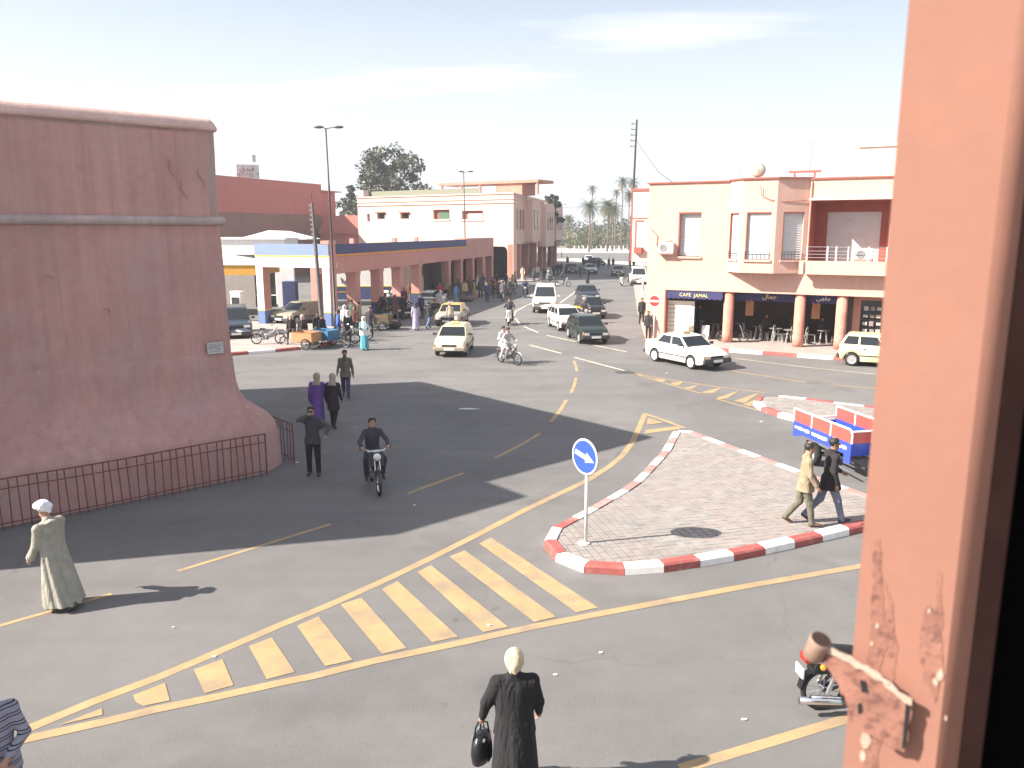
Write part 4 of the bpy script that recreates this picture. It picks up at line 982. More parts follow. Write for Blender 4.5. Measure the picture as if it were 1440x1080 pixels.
# hedge and wood beyond the promenade
def mass(name, x0, x1, y0, y1, hf, n, leaf, lv, label, seed, per=26):
    rnd = random.Random(seed); mb = MB()
    for k in range(n):
        x, y = rnd.uniform(x0, x1), rnd.uniform(y0, y1); h = hf(x, y) * rnd.uniform(.55, 1.05)
        for q in range(3): leaf_cloud(mb, (x + rnd.uniform(-1, 1), y, h * (.25 + .3 * q)), h * .26 + .3, per, leaf, rnd, 1.0)
    mb.mi = 0; return tag(mb.build(name, lv, None), label, kind='stuff')
mass('hedge_shrubbery', 19, 62, 270, 292, lambda x, y: 6.6, 110, .42, LEAF_B, 'dense sunlit hedge and bushes below the palms', 21)
mass('treeline', -60, 90, 330, 430, lambda x, y: 10.5, 150, .9, LEAF_E, 'far grey treeline closing the view', 22, 30)
mass('treeline', 14, 70, 296, 315, lambda x, y: 9.0, 60, .6, LEAF_E, 'dark trees standing behind the hedge and palms', 23)
for i in range(26):
    tag(MB().box(20 + i * 1.45, 262 + .1 * i, .75, .28, .28, 1.3).build('fence_post', M_WHITE), 'white posts of the low fence before the hedge', 'post', 'low white posts before the hedge')
for i, (x, y, s_, h) in enumerate(((-6, 330, 22, 9), (14, 345, 12, 6), (24, 300, 5, 5))):
    t = empty('distant_house', (x, y, 0), 10, ['large hazy pink house far beyond the street', 'small pale house in the far trees', 'little white kiosk before the far trees'][i], 'house')
    MB().b2(0, s_, 0, 8, 0, h).build('wall', [M_SALMON, M_CREAM, M_PLASTERW][i], t); MB().b2(-.2, s_ + .2, -.2, 8.2, h, h + .4).build('roof', M_CREAM, t); MB().b2(s_ * .3, s_ * .45, -.05, .02, h * .5, h * .75).build('window', M_GLASS, t)

# ================================================================ the near window post with its bracket, camera side
M_POST = mat('salmon_post_paint', (.275, .13, .093), .8, var=.05, scale=5, bump=.03, bscale=160, stain=.5, stain_col=(.36, .14, .09), stain_scale=6, stain_lim=(.56, .74))
M_POSTW = mat('peeling_salmon_paint', (.25, .115, .085), .9, var=.16, scale=22, bump=.12, bscale=140, stain=.8, stain_col=(.10, .045, .035), stain_scale=70, stain_lim=(.50, .64))
M_FLAKE = mat('pale_primer', (.40, .29, .23), .85, var=.15, scale=30, bump=.1, bscale=120)
wp = empty('window_post', (0, 0, 0), 0, 'salmon painted window post with peeling lower edge close to the camera', 'window frame')
def post_piece(name, x0, x1, y0, y1, z0, z1, m, bev=.006): return MB().b2(x0, x1, y0, y1, z0, z1).build(name, m, wp, bevel=bev)
PA, PB = Vector((.3965, .86, 0)), Vector((.502, .80, 0))
PN = Vector((PB.y - PA.y, PA.x - PB.x, 0)).normalized(); PT = (PB - PA).normalized(); pc = PB - PT * .026 - PN * .026
arcp = [pc + PN * (.026 * math.cos(R(a))) + PT * (.026 * math.sin(R(a))) for a in range(0, 91, 10)]
mb = MB(); pts = [PA - PN * .0] + arcp + [PB - PN * .06, PA - PN * .03 + PT * .012]
mb.add([(p.x, p.y, 5.0) for p in pts] + [(p.x, p.y, 7.4) for p in pts], [(i, (i + 1) % len(pts), len(pts) + (i + 1) % len(pts), len(pts) + i) for i in range(len(pts))] + [tuple(range(len(pts) - 1, -1, -1)), tuple(range(len(pts), 2 * len(pts)))])
po = mb.build('post', M_POST, wp); po.data.polygons.foreach_set('use_smooth', [1 <= i <= 10 for i in range(len(po.data.polygons))])
post_piece('shutter_edge', .5035, .532, .812, .93, 5.0, 7.4, mat('dark_brown_wood', (.030, .014, .012), .9, var=.2, spec=.1), .003)
post_piece('dark_inside_panel', .533, 1.3, .83, .90, 5.0, 7.4, mat('inside_black', (.003, .0025, .0025), 1.0, spec=0.0), .003)  # black panel, its colour stands in for the dark interior beyond the post
def pixp(px, py, y):
    x_, y_ = (px - 720) / F_PX, (540 - py) / F_PX
    r = Vector((x_, math.cos(PITCH) + y_ * math.sin(PITCH), -math.sin(PITCH) + y_ * math.cos(PITCH)))
    o = Vector((0, 0, EYE))                       # on a plane parallel to the face of the post, y in front of it
    return o + r * ((PA + PN * y - o).dot(PN) / r.dot(PN))
# worn strip along the lower left edge, lifted paint flakes, gouges
def plate(name, px, y, th, m, parent=None):
    if m in (M_POSTW, M_FLAKE):                    # broken outline, as old paint lets go
        rj = random.Random(int(px[0][0] * 7)); fine = []
        for (x0, y0), (x1, y1) in zip(px, px[1:] + px[:1]):
            n_ = max(1, int(math.hypot(x1 - x0, y1 - y0) / 9)); fine += [(x0 + (x1 - x0) * j / n_ + (rj.uniform(-2.2, 2.2) if j else 0), y0 + (y1 - y0) * j / n_ + (rj.uniform(-2.2, 2.2) if j else 0)) for j in range(n_)]
        px = fine
    q = [pixp(a, b, y) for a, b in px][::-1]; k = len(q)
    mb = MB(); mb.add([tuple(p) for p in q] + [tuple(p + PN * th) for p in q], [tuple(range(k)), tuple(range(2 * k - 1, k - 1, -1))] + [(i, k + i, k + (i + 1) % k, (i + 1) % k) for i in range(k)])
    return mb.build(name, m, parent or wp)
plate('worn_edge', [(1229, 760), (1238, 758), (1240, 830), (1250, 900), (1237, 940), (1243, 1000), (1232, 1090), (1213, 1090), (1219, 960)], .0002, .0004, M_POSTW)
plate('worn_streak', [(1318, 800), (1324, 806), (1326, 870), (1322, 940), (1315, 990), (1313, 930), (1316, 860)], .0002, .0003, M_POSTW)
plate('worn_streak', [(1246, 820), (1256, 850), (1262, 905), (1256, 960), (1250, 930), (1248, 880)], .0002, .0003, M_POSTW)
plate('worn_patch', [(1296, 880), (1305, 850), (1322, 868), (1326, 930), (1318, 985), (1300, 960), (1292, 915)], .0002, .0004, M_POSTW)
rr = random.Random(8)
for px, py, s_ in ((1307, 859, 3), (1322, 950, 7), (1316, 958, 5), (1245, 985, 3), (1262, 1000, 4), (1217, 1042, 10), (1213, 1062, 6), (1330, 1010, 3), (1226, 905, 3), (1234, 880, 3)):
    plate('paint_flake', [(px + s_ * rr.uniform(.6, 1.1) * math.cos(a), py + 1.5 * s_ * rr.uniform(.6, 1.1) * math.sin(a)) for a in [k * math.pi / 3 for k in range(6)]], .0005, .0008, M_FLAKE)
# the welded bracket that holds an awning rod
br = empty('iron_bracket', (0, 0, 0), 0, 'salmon painted iron bracket with a ring at its tip on the window post', 'bracket')
plate('plate', [(1136, 906), (1150, 912), (1168, 915), (1196, 928), (1222, 944), (1255, 968), (1281, 988), (1283, 1000), (1272, 1055), (1252, 1050), (1225, 1030), (1196, 1012), (1190, 985), (1180, 960), (1163, 935)], .010, .005, M_POSTW, br)
plate('edge_weld', [(1150, 909), (1172, 911), (1222, 937), (1283, 982), (1282, 991), (1255, 971), (1222, 947), (1196, 931), (1168, 918)], .0152, .003, M_FLAKE, br)
plate('slot', [(1209, 956), (1218, 958), (1221, 974), (1212, 973)], .0152, .0006, M_BLACK, br); plate('slot', [(1206, 990), (1211, 988), (1213, 1001), (1207, 1004)], .0152, .0006, M_BLACK, br)
plate('slot', [(1274, 988), (1281, 988), (1273, 1052), (1268, 1052)], .0152, .0006, M_BLACK, br); plate('slot', [(1182, 976), (1187, 978), (1189, 990), (1184, 990)], .0152, .0006, M_BLACK, br)
c_ = pixp(1151, 906, .013); ax = Vector((.15, -.35, .92)).normalized()
MB().lathe([(.0098, -.022), (.0118, -.020), (.0122, 0), (.0128, .007), (.0119, .0085)], c_, ax, 24).build('ring', mat('worn_ring_metal', (.26, .17, .13), .6, var=.2, scale=40, bump=.1, bscale=120), br, smooth=True)
MB().lathe([(.0112, .0075), (.0112, .0088)], c_, ax, 24).build('ring_mouth', mat('ring_hollow_shade', (.028, .014, .010), .95), br)  # dark disc painted as the shaded hollow of the closed ring
MB().tube([pixp(1162, 908, .016), pixp(1200, 930, .017), pixp(1250, 962, .018)], .0016, 6).build('rod', M_FLAKE, br)
tw = empty('window_parapet', (0, 0, 0), 0, 'salmon parapet wall below the window post', 'wall')
MB().b2(.2, 6, .80, 1.05, 0, 5.02).build('wall', M_SALMON, tw)
# ================================================================ vehicles
TYRE = MB().lathe([(.19, -.08), (.27, -.088), (.295, -.06), (.30, 0), (.295, .06), (.27, .088), (.19, .08)], axis=(0, 1, 0), n=22).mesh('wheel', M_RUBBER, True)
def rim_mesh(m, name):
    mb = MB(); mb.lathe([(.198, .078), (.20, .092), (.17, .086), (.06, .080), (.055, .098), (.01, .10)], axis=(0, 1, 0), n=20)
    for k in range(8): a = k * math.pi / 4; mb.box(.12 * math.cos(a), .088, .12 * math.sin(a), .035, .008, .035)
    return mb.mesh(name, m)
RIM_S, RIM_W = rim_mesh(mat('rim_silver', (.5, .5, .5), .35, metal=.5), 'rim_silver'), rim_mesh(M_WHITE, 'rim_pale')
M_HEAD, M_TAIL, M_AMBER = M_LAMP, mat('tail_lamp_red', (.38, .02, .015), .2), mat('amber_lamp', (.75, .25, .02), .25)
M_TRIM = mat('grey_bumper_plastic', (.05, .05, .052), .6)
M_PLATE = mat('number_plate', (.75, .75, .72), .5)
SPEC = dict(
    hatch=dict(L=3.75, W=1.58, H=1.40, wb=2.42, fo=.70, sill=.22, nose=.70, cowl=.92, tail=.98, xw0=.88, xw1=1.52, xr1=3.30, xr0=3.66, doors=3),
    uno=dict(L=3.65, W=1.56, H=1.44, wb=2.36, fo=.70, sill=.22, nose=.72, cowl=.93, tail=.97, xw0=.80, xw1=1.40, xr1=3.36, xr0=3.60, doors=3),
    sedan=dict(L=4.06, W=1.65, H=1.39, wb=2.48, fo=.80, sill=.22, nose=.72, cowl=.92, tail=.96, xw0=1.12, xw1=1.72, xr1=2.92, xr0=3.34, doors=2),
    estate=dict(L=4.15, W=1.65, H=1.42, wb=2.50, fo=.78, sill=.22, nose=.72, cowl=.92, tail=.98, xw0=1.1, xw1=1.68, xr1=3.75, xr0=4.08, doors=3),
    van=dict(L=4.9, W=1.84, H=1.98, wb=3.0, fo=.85, sill=.24, nose=.92, cowl=1.16, tail=1.18, xw0=.62, xw1=1.36, xr1=4.7, xr0=4.86, doors=3),
    suv=dict(L=4.4, W=1.78, H=1.75, wb=2.6, fo=.8, sill=.32, nose=.95, cowl=1.08, tail=1.10, xw0=1.12, xw1=1.62, xr1=4.0, xr0=4.3, doors=3))
def car(kind, label, front, heading, col, rims=RIM_S, roof=None, stripe=None, lite=False, bumper=None, at_rear=False, group='cars and vans on the street', taxi=None, occupants=True):
    """front: ground point below the middle of the bumper that faces (front, or rear when at_rear)"""
    S = SPEC[kind]; L_, W, H = S['L'], S['W'], S['H']; hw = W / 2
    d = Vector((math.cos(R(heading)), math.sin(R(heading)), 0)); base = Vector((front[0], front[1], 0)) + d * (L_ / 2 if at_rear else -L_ / 2)
    t = empty('parked_car' if 'parked' in label else ('van' if kind == 'van' else 'car'), base, heading, label, 'van' if kind == 'van' else 'car', group)
    X = lambda s_: L_ / 2 - s_                      # s_ runs from the front bumper to the rear
    wf, wr = S['fo'], S['fo'] + S['wb']; arch = .345
    ss = sorted({0, .03, .10, .25, S['xw0'], (S['xw0'] + S['xr0']) / 2, S['xr0'], L_ - .25, L_ - .08, L_ - .02, L_, *[w + arch * math.cos(a) for w in (wf, wr) for a in [math.pi * k / 10 for k in range(11)]], *[w + sg * (arch + .003) for w in (wf, wr) for sg in (-1, 1)]})
    rows = []
    for s_ in ss:
        if s_ < S['xw0']: f = max(0, s_) / S['xw0']; zt = S['nose'] - .02 + (S['cowl'] - S['nose'] + .02) * (1 - (1 - f) ** 1.7)
        elif s_ <= S['xr0']: zt = S['cowl'] + (S['tail'] - S['cowl']) * (s_ - S['xw0']) / (S['xr0'] - S['xw0'])
        else: zt = S['tail']
        e = min(s_, L_ - s_); zt -= .10 * max(0, 1 - e / .10) ** 2
        zb = S['sill'] + .10 * max(0, 1 - e / .3)
        for w in (wf, wr):
            if abs(s_ - w) < arch: zb = max(zb, .30 + math.sqrt(arch ** 2 - (s_ - w) ** 2) * .97)
        w_ = hw * (1 - .10 * max(0, 1 - e / .55) ** 2); zb = min(zb, zt - .16)
        zm = zb + (zt - zb) * .55
        half = [(w_ * .94, zb), (w_ * .985, zb + .04), (w_, zm), (w_ * .975, zt - .07), (w_ * .93, zt - .02), (w_ * .80, zt + .006), (w_ * .4, zt + .022)]
        rows.append([(X(s_), y, z) for y, z in half] + [(X(s_), -y, z) for y, z in half[::-1]])
    mb = MB(); k = len(rows[0])
    for row in rows: mb.v += row
    for i in range(len(rows) - 1):
        for j in range(k):
            q = (i * k + j, (i + 1) * k + j, (i + 1) * k + (j + 1) % k, i * k + (j + 1) % k)
            mb.f.append(q[::-1]); mb.m.append(1 if j == k - 1 else 0)
    mb.f.append(tuple(range(k))); mb.m.append(0); mb.f.append(tuple((len(rows) - 1) * k + j for j in range(k - 1, -1, -1))); mb.m.append(0)
    pm = paint(*col)
    mb.build('body', [pm, M_BLACK], t, smooth=False).data.polygons.foreach_set('use_smooth', [True] * len(mb.f))
    # cabin
    zc, zr = S['cowl'] - .01, H - .05; wb_, wt = hw * .925, hw * .76
    B = [(X(S['xw0']), wb_, zc), (X(S['xr0']), wb_, S['tail'] - .01)]; Tt = [(X(S['xw1']), wt, zr), (X(S['xr1']), wt, zr)]
    cb = MB(); m_ = lambda p: (p[0], -p[1], p[2])
    crown = [(Tt[0][0] - .12, wt * .80, H), (Tt[1][0] + .12, wt * .80, H - .01)]
    vv = [B[0], B[1], m_(B[1]), m_(B[0]), Tt[0], Tt[1], m_(Tt[1]), m_(Tt[0]), crown[0], crown[1], m_(crown[1]), m_(crown[0])]
    cb.add(vv, [(0, 4, 5, 1)[::-1], (1, 5, 6, 2)[::-1], (2, 6, 7, 3)[::-1], (3, 7, 4, 0)[::-1], (4, 8, 9, 5)[::-1], (5, 9, 10, 6)[::-1], (6, 10, 11, 7)[::-1], (7, 11, 8, 4)[::-1], (8, 11, 10, 9)])
    cb.v = [tuple(p) for p in cb.v]
    cb.f = [f[::-1] if False else f for f in cb.f]
    cb.build('cabin', paint(*roof) if roof else pm, t, bevel=0 if lite else .03)
    V = Vector
    def quad(A, Bq, Cq, Dq, s0, s1, t0, t1):         # A-B bottom edge, D-C top edge
        A, Bq, Cq, Dq = map(V, (A, Bq, Cq, Dq)); P = lambda s_, u_: (A.lerp(Bq, s_)).lerp(Dq.lerp(Cq, s_), u_)
        return [P(s0, t0), P(s1, t0), P(s1, t1), P(s0, t1)]
    cuts = {3: [(.04, .33), (.36, .70), (.73, .96)], 2: [(.05, .46), (.50, .93)]}[S['doors']]
    for s0, s1 in cuts:
        MB().slab(quad(B[0], B[1], Tt[1], Tt[0], s0, s1, .08, .90)[::-1], .012).build('side_window', M_GLASS, t)
        MB().slab(quad(m_(B[0]), m_(B[1]), m_(Tt[1]), m_(Tt[0]), s0, s1, .08, .90), .012).build('side_window', M_GLASS, t)
    MB().slab(quad(m_(B[0]), B[0], Tt[0], m_(Tt[0]), .05, .95, .06, .93), .012).build('windscreen', M_GLASS, t)
    MB().slab(quad(B[1], m_(B[1]), m_(Tt[1]), Tt[1], .07, .93, .10, .90), .012).build('rear_window', M_GLASS, t)
    for w in (wf, wr):
        for sg in (1, -1):
            o = put('wheel', TYRE, t, (X(w), sg * (hw - .10), .30)); r_ = put('rim', rims, o)
            if sg < 0: o.rotation_euler = (0, 0, math.pi)
    bm_ = bumper or M_TRIM
    MB().box(L_ / 2 + .02, 0, .42, .13, W * .97, .20).build('bumper', bm_, t, bevel=0 if lite else .04); MB().box(-L_ / 2 - .02, 0, .44, .13, W * .97, .20).build('bumper', bm_, t, bevel=0 if lite else .04)
    zl = S['nose'] - .13
    for sg in (1, -1):
        MB().box(L_ / 2 - .015, sg * hw * .66, zl, .06, W * .19, .135).build('headlight', M_HEAD, t)
        MB().box(-L_ / 2 + .01, sg * hw * .74, S['tail'] - .20, .05, W * .15, .20).build('tail_light', M_TAIL, t)
        MB().box(X(S['xw0'] + .25), sg * (hw + .09), S['cowl'] + .09, .08, .19, .12).build('mirror', M_TRIM if col[0] != 'white' else pm, t)
        if not lite:
            MB().box(L_ / 2 - .01, sg * hw * .87, zl, .05, W * .06, .11).build('indicator', M_AMBER, t)
            MB().box(0, sg * (hw + .006), .50, L_ * .50, .012, .05).build('side_strip', M_TRIM, t)
            for s_ in ((S['xw0'] + .95), (S['xw0'] + 1.75)): MB().box(X(s_), sg * (hw + .003), S['cowl'] - .13, .14, .02, .03).build('door_handle', M_TRIM, t)
            for s_ in ((S['xw0'] + .12), (S['xw0'] + 1.08), (S['xw0'] + 1.95)): MB().b2(X(s_) - .004, X(s_) + .004, sg * hw - .012, sg * hw + .0025, .32, S['cowl'] - .09).build('door_gap', M_BLACK, t)
    MB().box(L_ / 2 - .005, 0, zl, .04, W * .42, .10).build('grille', M_BLACK, t)
    MB().box(L_ / 2 + .09, 0, .42, .012, .52, .115).build('number_plate', M_PLATE, t); MB().box(-L_ / 2 - .09, 0, .46, .012, .52, .115).build('number_plate', M_PLATE, t)
    if stripe:
        for sg in (1, -1): MB().box(0, sg * (hw + .004), .66, L_ * .62, .014, .10).build('side_stripe', mat('yellow_stripe_paint', (.70, .45, .02), .4), t)
    if taxi: MB().box((X(S['xw1']) + X(S['xr1'])) / 2 + .25, 0, H + .07, .16, .42, .13).build('roof_sign', taxi, t, bevel=.02)
    return t
WHITE, CREAM = ('white', (.72, .71, .68)), ('cream', (.63, .575, .42))
DKGREEN, DKBLUE, BLACKP, SILVER, BEIGE = ('dark_green', (.018, .026, .025)), ('dark_blue', (.02, .026, .045)), ('black', (.012, .012, .014)), ('silver', (.42, .43, .46)), ('beige', (.30, .27, .20))
car('hatch', 'cream hatchback with a yellow roof board driving towards the camera', G(632, 503), -94, CREAM, roof=('cream_roof', (.56, .50, .32)), bumper=mat('beige_bumper', (.34, .30, .22), .6), taxi=mat('taxi_board', (.6, .45, .25), .5))
car('van', 'white minivan with a black grille coming down the middle of the street', G(766, 441), -93, WHITE, bumper=M_TRIM)
car('hatch', 'white hatchback beside the dark green car in the oncoming queue', G(806, 467), -79, WHITE, bumper=M_TRIM)
car('hatch', 'dark green hatchback leading the oncoming queue of cars', G(838, 485), -80, DKGREEN)
car('hatch', 'black taxi with a yellow flank stripe second in the queue', G(838, 449), -82, BLACKP, stripe=True, lite=True)
car('sedan', 'dark grey blue car third in the queue', G(831, 426), -86, DKBLUE, lite=True)
a_, b_ = G(972, 519), G(914, 506.5); hd = b_.to_3d(); hd = a_ - b_; hang = math.degrees(math.atan2(hd.y, hd.x)); d_ = hd.normalized()
car('sedan', 'white old saloon with pale wheels turning past the cafe', a_ + d_ * .80 + Vector((-d_.y, d_.x, 0)) * .74, hang, ('ivory', (.76, .73, .66)), rims=RIM_W, taxi=mat('taxi_board', (.6, .45, .25), .5))
a_ = G(1197, 514.5); d_ = Vector((math.cos(R(-27.5)), math.sin(R(-27.5)), 0))
car('uno', 'parked pale yellow boxy hatchback at the kerb right of the cafe', a_ - d_ * .59 + Vector((-d_.y, d_.x, 0)) * .70, -27.5, ('pale_yellow', (.68, .62, .38)), at_rear=True)
car('van', 'white van waiting below the overhang of the street house', G(898.5, 402), -96, WHITE, lite=True)
far = 'cars at the far end of the street'
car('sedan', 'dark saloon at the far end of the street left of the silver car', G(805, 385), -88, BLACKP, lite=True, group=far)
car('sedan', 'silver saloon at the far end of the street', G(832, 385.5), -89, SILVER, lite=True, group=far)
car('hatch', 'little white car behind the silver saloon on the sunlit crossing', G(829, 370), -90, WHITE, lite=True, group=far)
car('sedan', 'taupe saloon at the far right end of the street', G(870, 389), -93, ('taupe', (.16, .125, .115)), lite=True, group=far)
car('hatch', 'small dark car crossing behind the silver saloon', G(847, 374), -60, BLACKP, lite=True, group=far)
stg = 'vehicles in the petrol station'
car('estate', 'beige estate car under the portal of the petrol station', G(393, 458), -118, BEIGE, group=stg)
car('suv', 'dark blue van standing at the pumps behind the rampart corner', G(333, 480), -70, ('slate_blue', (.045, .055, .08)), group=stg, lite=True)
car('hatch', 'white car nosed behind the second pillar of the station', G(549, 438), -75, WHITE, group=stg, lite=True)
car('sedan', 'dark car with bright lamps between the station pillars', G(572, 448), -55, BLACKP, group=stg, lite=True)
tx = car('sedan', 'beige grey taxi with yellow roof loading at the roadside', G(628, 461), -97, ('warm_grey', (.33, .30, .27)), roof=('taxi_yellow', (.50, .38, .14)), group=stg)
car('hatch', 'white hatchback parked under the wide bay of the arcade', G(601, 436), 82, WHITE, group=stg, lite=True, at_rear=True)

# ---------------------------------------------------------------- two wheelers
def wheel_mesh(r, w, name, rimm):
    mb = MB(); prof = [(r - w * .9, -w * .4), (r - w * .35, -w * .5), (r, -w * .22), (r, w * .22), (r - w * .35, w * .5), (r - w * .9, w * .4)]
    b0 = len(mb.v); n = 22
    for r_, h in prof: mb.v += [(r_ * math.cos(2 * math.pi * i / n), h, r_ * math.sin(2 * math.pi * i / n)) for i in range(n)]
    k = len(prof)
    for i in range(k):
        for j in range(n): mb.f.append((i * n + j, ((i + 1) % k) * n + j, ((i + 1) % k) * n + (j + 1) % n, i * n + (j + 1) % n)); mb.m.append(0)
    mb.mi = 1
    mb.lathe([(.035, -.05), (.035, .05)], axis=(0, 1, 0), n=8)
    for j in range(14): a = 2 * math.pi * j / 14; mb.tube([(.03 * math.cos(a), .02 * (-1) ** j, .03 * math.sin(a)), ((r - w * .8) * math.cos(a + .2), 0, (r - w * .8) * math.sin(a + .2))], .0045, 4)
    ri = r - w * .9
    pts = [(ri * math.cos(2 * math.pi * i / n), 0, ri * math.sin(2 * math.pi * i / n)) for i in range(n + 1)]; mb.tube(pts, .014, 5, cap=False)
    return mb.mesh(name, [M_RUBBER, rimm])
WH_MOPED, WH_SCOOT = wheel_mesh(.29, .065, 'wheel', M_CHROME), wheel_mesh(.215, .095, 'wheel', M_CHROME)
def bike(kind, label, pos, heading, col, group='mopeds and motorbikes', lean=0, z=0.0, seatm=None):
    p = Vector(pos); t = empty({'moped': 'moped', 'scooter': 'scooter', 'motorbike': 'motorbike', 'bicycle': 'bicycle'}[kind], (p.x, p.y, z), heading, label, kind, group)
    t.rotation_euler = (R(lean), 0, R(heading)); pm = paint(*col)
    wm, r = (WH_SCOOT, .215) if kind == 'scooter' else (WH_MOPED, .29); f = .60
    for nm, x in (('front_wheel', f), ('rear_wheel', -f)): put(nm, wm, t, (x, 0, r))
    hb = .99 if kind != 'scooter' else 1.0; hx = f - .24
    mb = MB()
    for sg in (1, -1): mb.tube([(f, sg * .065, r), (f - .10, sg * .06, .62), (hx, sg * .05, hb - .06)], .018, 6)
    mb.build('fork', M_CHROME, t)
    mb = MB(); mb.tube([(hx + .02, 0, hb - .18), (hx - .22, 0, .52), (-.12, 0, .40), (-f, .07, r)], .03, 6); mb.tube([(-.12, 0, .40), (-.28, 0, .72), (-f, .07, r)], .024, 6); mb.tube([(-.12, 0, .40), (-f, -.07, r)], .022, 6); mb.build('frame', pm, t)
    MB().tube([(hx - .16, .34, hb + .04), (hx - .06, .24, hb + .05), (hx, .06, hb), (hx, -.06, hb), (hx - .06, -.24, hb + .05), (hx - .16, -.34, hb + .04)], .014, 6).build('handlebar', M_CHROME, t)
    mb = MB(); mb.tube([(hx - .18, .36, hb + .04), (hx - .09, .27, hb + .05)], .02, 6); mb.tube([(hx - .18, -.36, hb + .04), (hx - .09, -.27, hb + .05)], .02, 6); mb.build('grip', M_BLACK, t)
    if kind != 'bicycle':
        MB().lathe([(.05, -.08), (.085, -.02), (.09, .03), (.03, .045)], (hx + .10, 0, hb - .10), (1, 0, -.1), 14).build('headlight', M_HEAD, t, smooth=True)
        mb = MB(); mb.box(-.12, 0, .34, .30, .17, .20); mb.lathe([(.07, -.13), (.10, -.1), (.10, .1), (.07, .13)], (-.06, 0, .33), (0, 1, 0), 12); mb.build('engine', mat('engine_alloy', (.20, .20, .20), .45, metal=.6, var=.2), t, bevel=.015)
        MB().tube([(-.05, -.13, .30), (-.35, -.15, .22), (-f - .22, -.15, .27)], [.02, .03, .036], 8).build('exhaust', M_CHROME, t, smooth=True)
    def guard(c, name, a0, a1):
        mb = MB(); pts = [(c + (r + .03) * math.cos(a0 + (a1 - a0) * i / 8), (r + .03) * math.sin(a0 + (a1 - a0) * i / 8)) for i in range(9)]
        mb.v += [(x, s_ * .055, r + z_) for x, z_ in pts for s_ in (-1, 1)]; mb.f += [(2 * i, 2 * i + 2, 2 * i + 3, 2 * i + 1) for i in range(8)]; mb.m += [0] * 8; return mb.build(name, pm, t)
    guard(f, 'front_mudguard', R(20), R(165)); guard(-f, 'rear_mudguard', R(15), R(175))
    sm = seatm or M_BLACK
    if kind == 'motorbike':
        mb = MB(); mb.tube([(hx - .10, 0, .74), (hx - .28, 0, .78), (hx - .50, 0, .73)], [.07, .135, .10], 10); mb.build('fuel_tank', pm, t, smooth=True)
        mb = MB(); mb.tube([(-.02, 0, .76), (-.25, 0, .77), (-.55, 0, .81), (-.80, 0, .86), (-.86, 0, .86)], [.07, .13, .15, .13, .05], 10); mb.v = [(a, b, .77 + (c - .77) * .62) for a, b, c in mb.v]; mb.build('seat', sm, t, smooth=True)
        mb = MB(); mb.box(-.52, 0, .63, .56, .22, .19, taper=.8); mb.build('side_panel', pm, t, bevel=.03)
        for sg in (1, -1): MB().tube([(-f, sg * .13, .30), (-.48, sg * .13, .66)], .028, 8).build('shock_absorber', M_CHROME, t)
        MB().tube([(-.05, -.15, .28), (-.45, -.17, .20), (-.98, -.17, .25)], [.02, .045, .048], 10).build('silencer', M_CHROME, t, smooth=True)
        MB().box(-.86, 0, .74, .06, .16, .09).build('tail_light', M_TAIL, t); MB().box(-.92, 0, .56, .02, .20, .13).build('number_plate', M_PLATE, t); MB().tube([(-.40, .16, .66), (-.78, .14, .74), (-.78, -.14, .74), (-.40, -.16, .66)], .014, 6).build('grab_rail', M_CHROME, t)
        for sg in (1, -1): MB().ball((-.72, sg * .20, .70), .04, n=8, k=5).build('indicator', M_AMBER, t)
    elif kind == 'moped':
        mb = MB(); mb.tube([(-.10, 0, .80), (-.32, 0, .80), (-.42, 0, .81)], [.05, .11, .12], 10); mb.v = [(a, b, .80 + (c - .80) * .5) for a, b, c in mb.v]; mb.build('seat', sm, t, smooth=True)
        MB().tube([(-.30, 0, .70), (-.30, 0, .78)], .02, 6).build('seat_post', M_CHROME, t)
        mb = MB(); mb.tube([(hx - .16, 0, .66), (-.02, 0, .52), (-.16, 0, .50)], [.05, .085, .06], 8); mb.build('fuel_tank', pm, t, smooth=True)
        mb = MB()
        for sg in (1, -1): mb.tube([(-.38, sg * .10, .66), (-f - .20, sg * .10, .64)], .010, 5); mb.tube([(-f - .1, sg * .10, .64), (-f, sg * .08, r)], .010, 5)
        mb.tube([(-f - .20, .10, .64), (-f - .20, -.10, .64)], .010, 5); mb.build('carrier', M_CHROME, t)
        MB().box(-f - .24, 0, .55, .03, .07, .06).build('tail_light', M_TAIL, t)
    elif kind == 'scooter':
        mb = MB(); mb.add([(hx + .06, -.22, .42), (hx + .06, .22, .42), (hx + .10, .17, .98), (hx + .10, -.17, .98), (hx - .02, -.20, .42), (hx - .02, .20, .42), (hx + .03, .15, .98), (hx + .03, -.15, .98)], [(0, 1, 2, 3), (7, 6, 5, 4), (0, 4, 5, 1), (1, 5, 6, 2), (2, 6, 7, 3), (3, 7, 4, 0)]); mb.build('leg_shield', pm, t, bevel=.03)
        mb = MB(); mb.b2(-.20, hx, -.17, .17, .25, .33); mb.build('footboard', M_TRIM, t)
        mb = MB(); mb.tube([(-.12, 0, .52), (-.35, 0, .58), (-.75, 0, .66)], [.16, .20, .09], 10); mb.build('rear_body', pm, t, smooth=True)
        mb = MB(); mb.tube([(-.12, 0, .76), (-.40, 0, .80), (-.68, 0, .82)], [.08, .13, .08], 10); mb.v = [(a, b, .79 + (c - .79) * .5) for a, b, c in mb.v]; mb.build('seat', sm, t, smooth=True)
        MB().box(-.82, 0, .64, .04, .16, .09).build('tail_light', M_TAIL, t)
    else:
        mb = MB(); mb.tube([(-.30, 0, .93), (-.10, 0, .92)], [.09, .03], 8); mb.build('seat', sm, t); MB().tube([(-.18, 0, .40), (-.26, 0, .92)], .016, 6).build('seat_post', M_CHROME, t)
        MB().lathe([(.09, -.01), (.09, .01)], (-.1, .06, .38), (0, 1, 0), 14).build('chainring', M_STEEL, t)
    return t
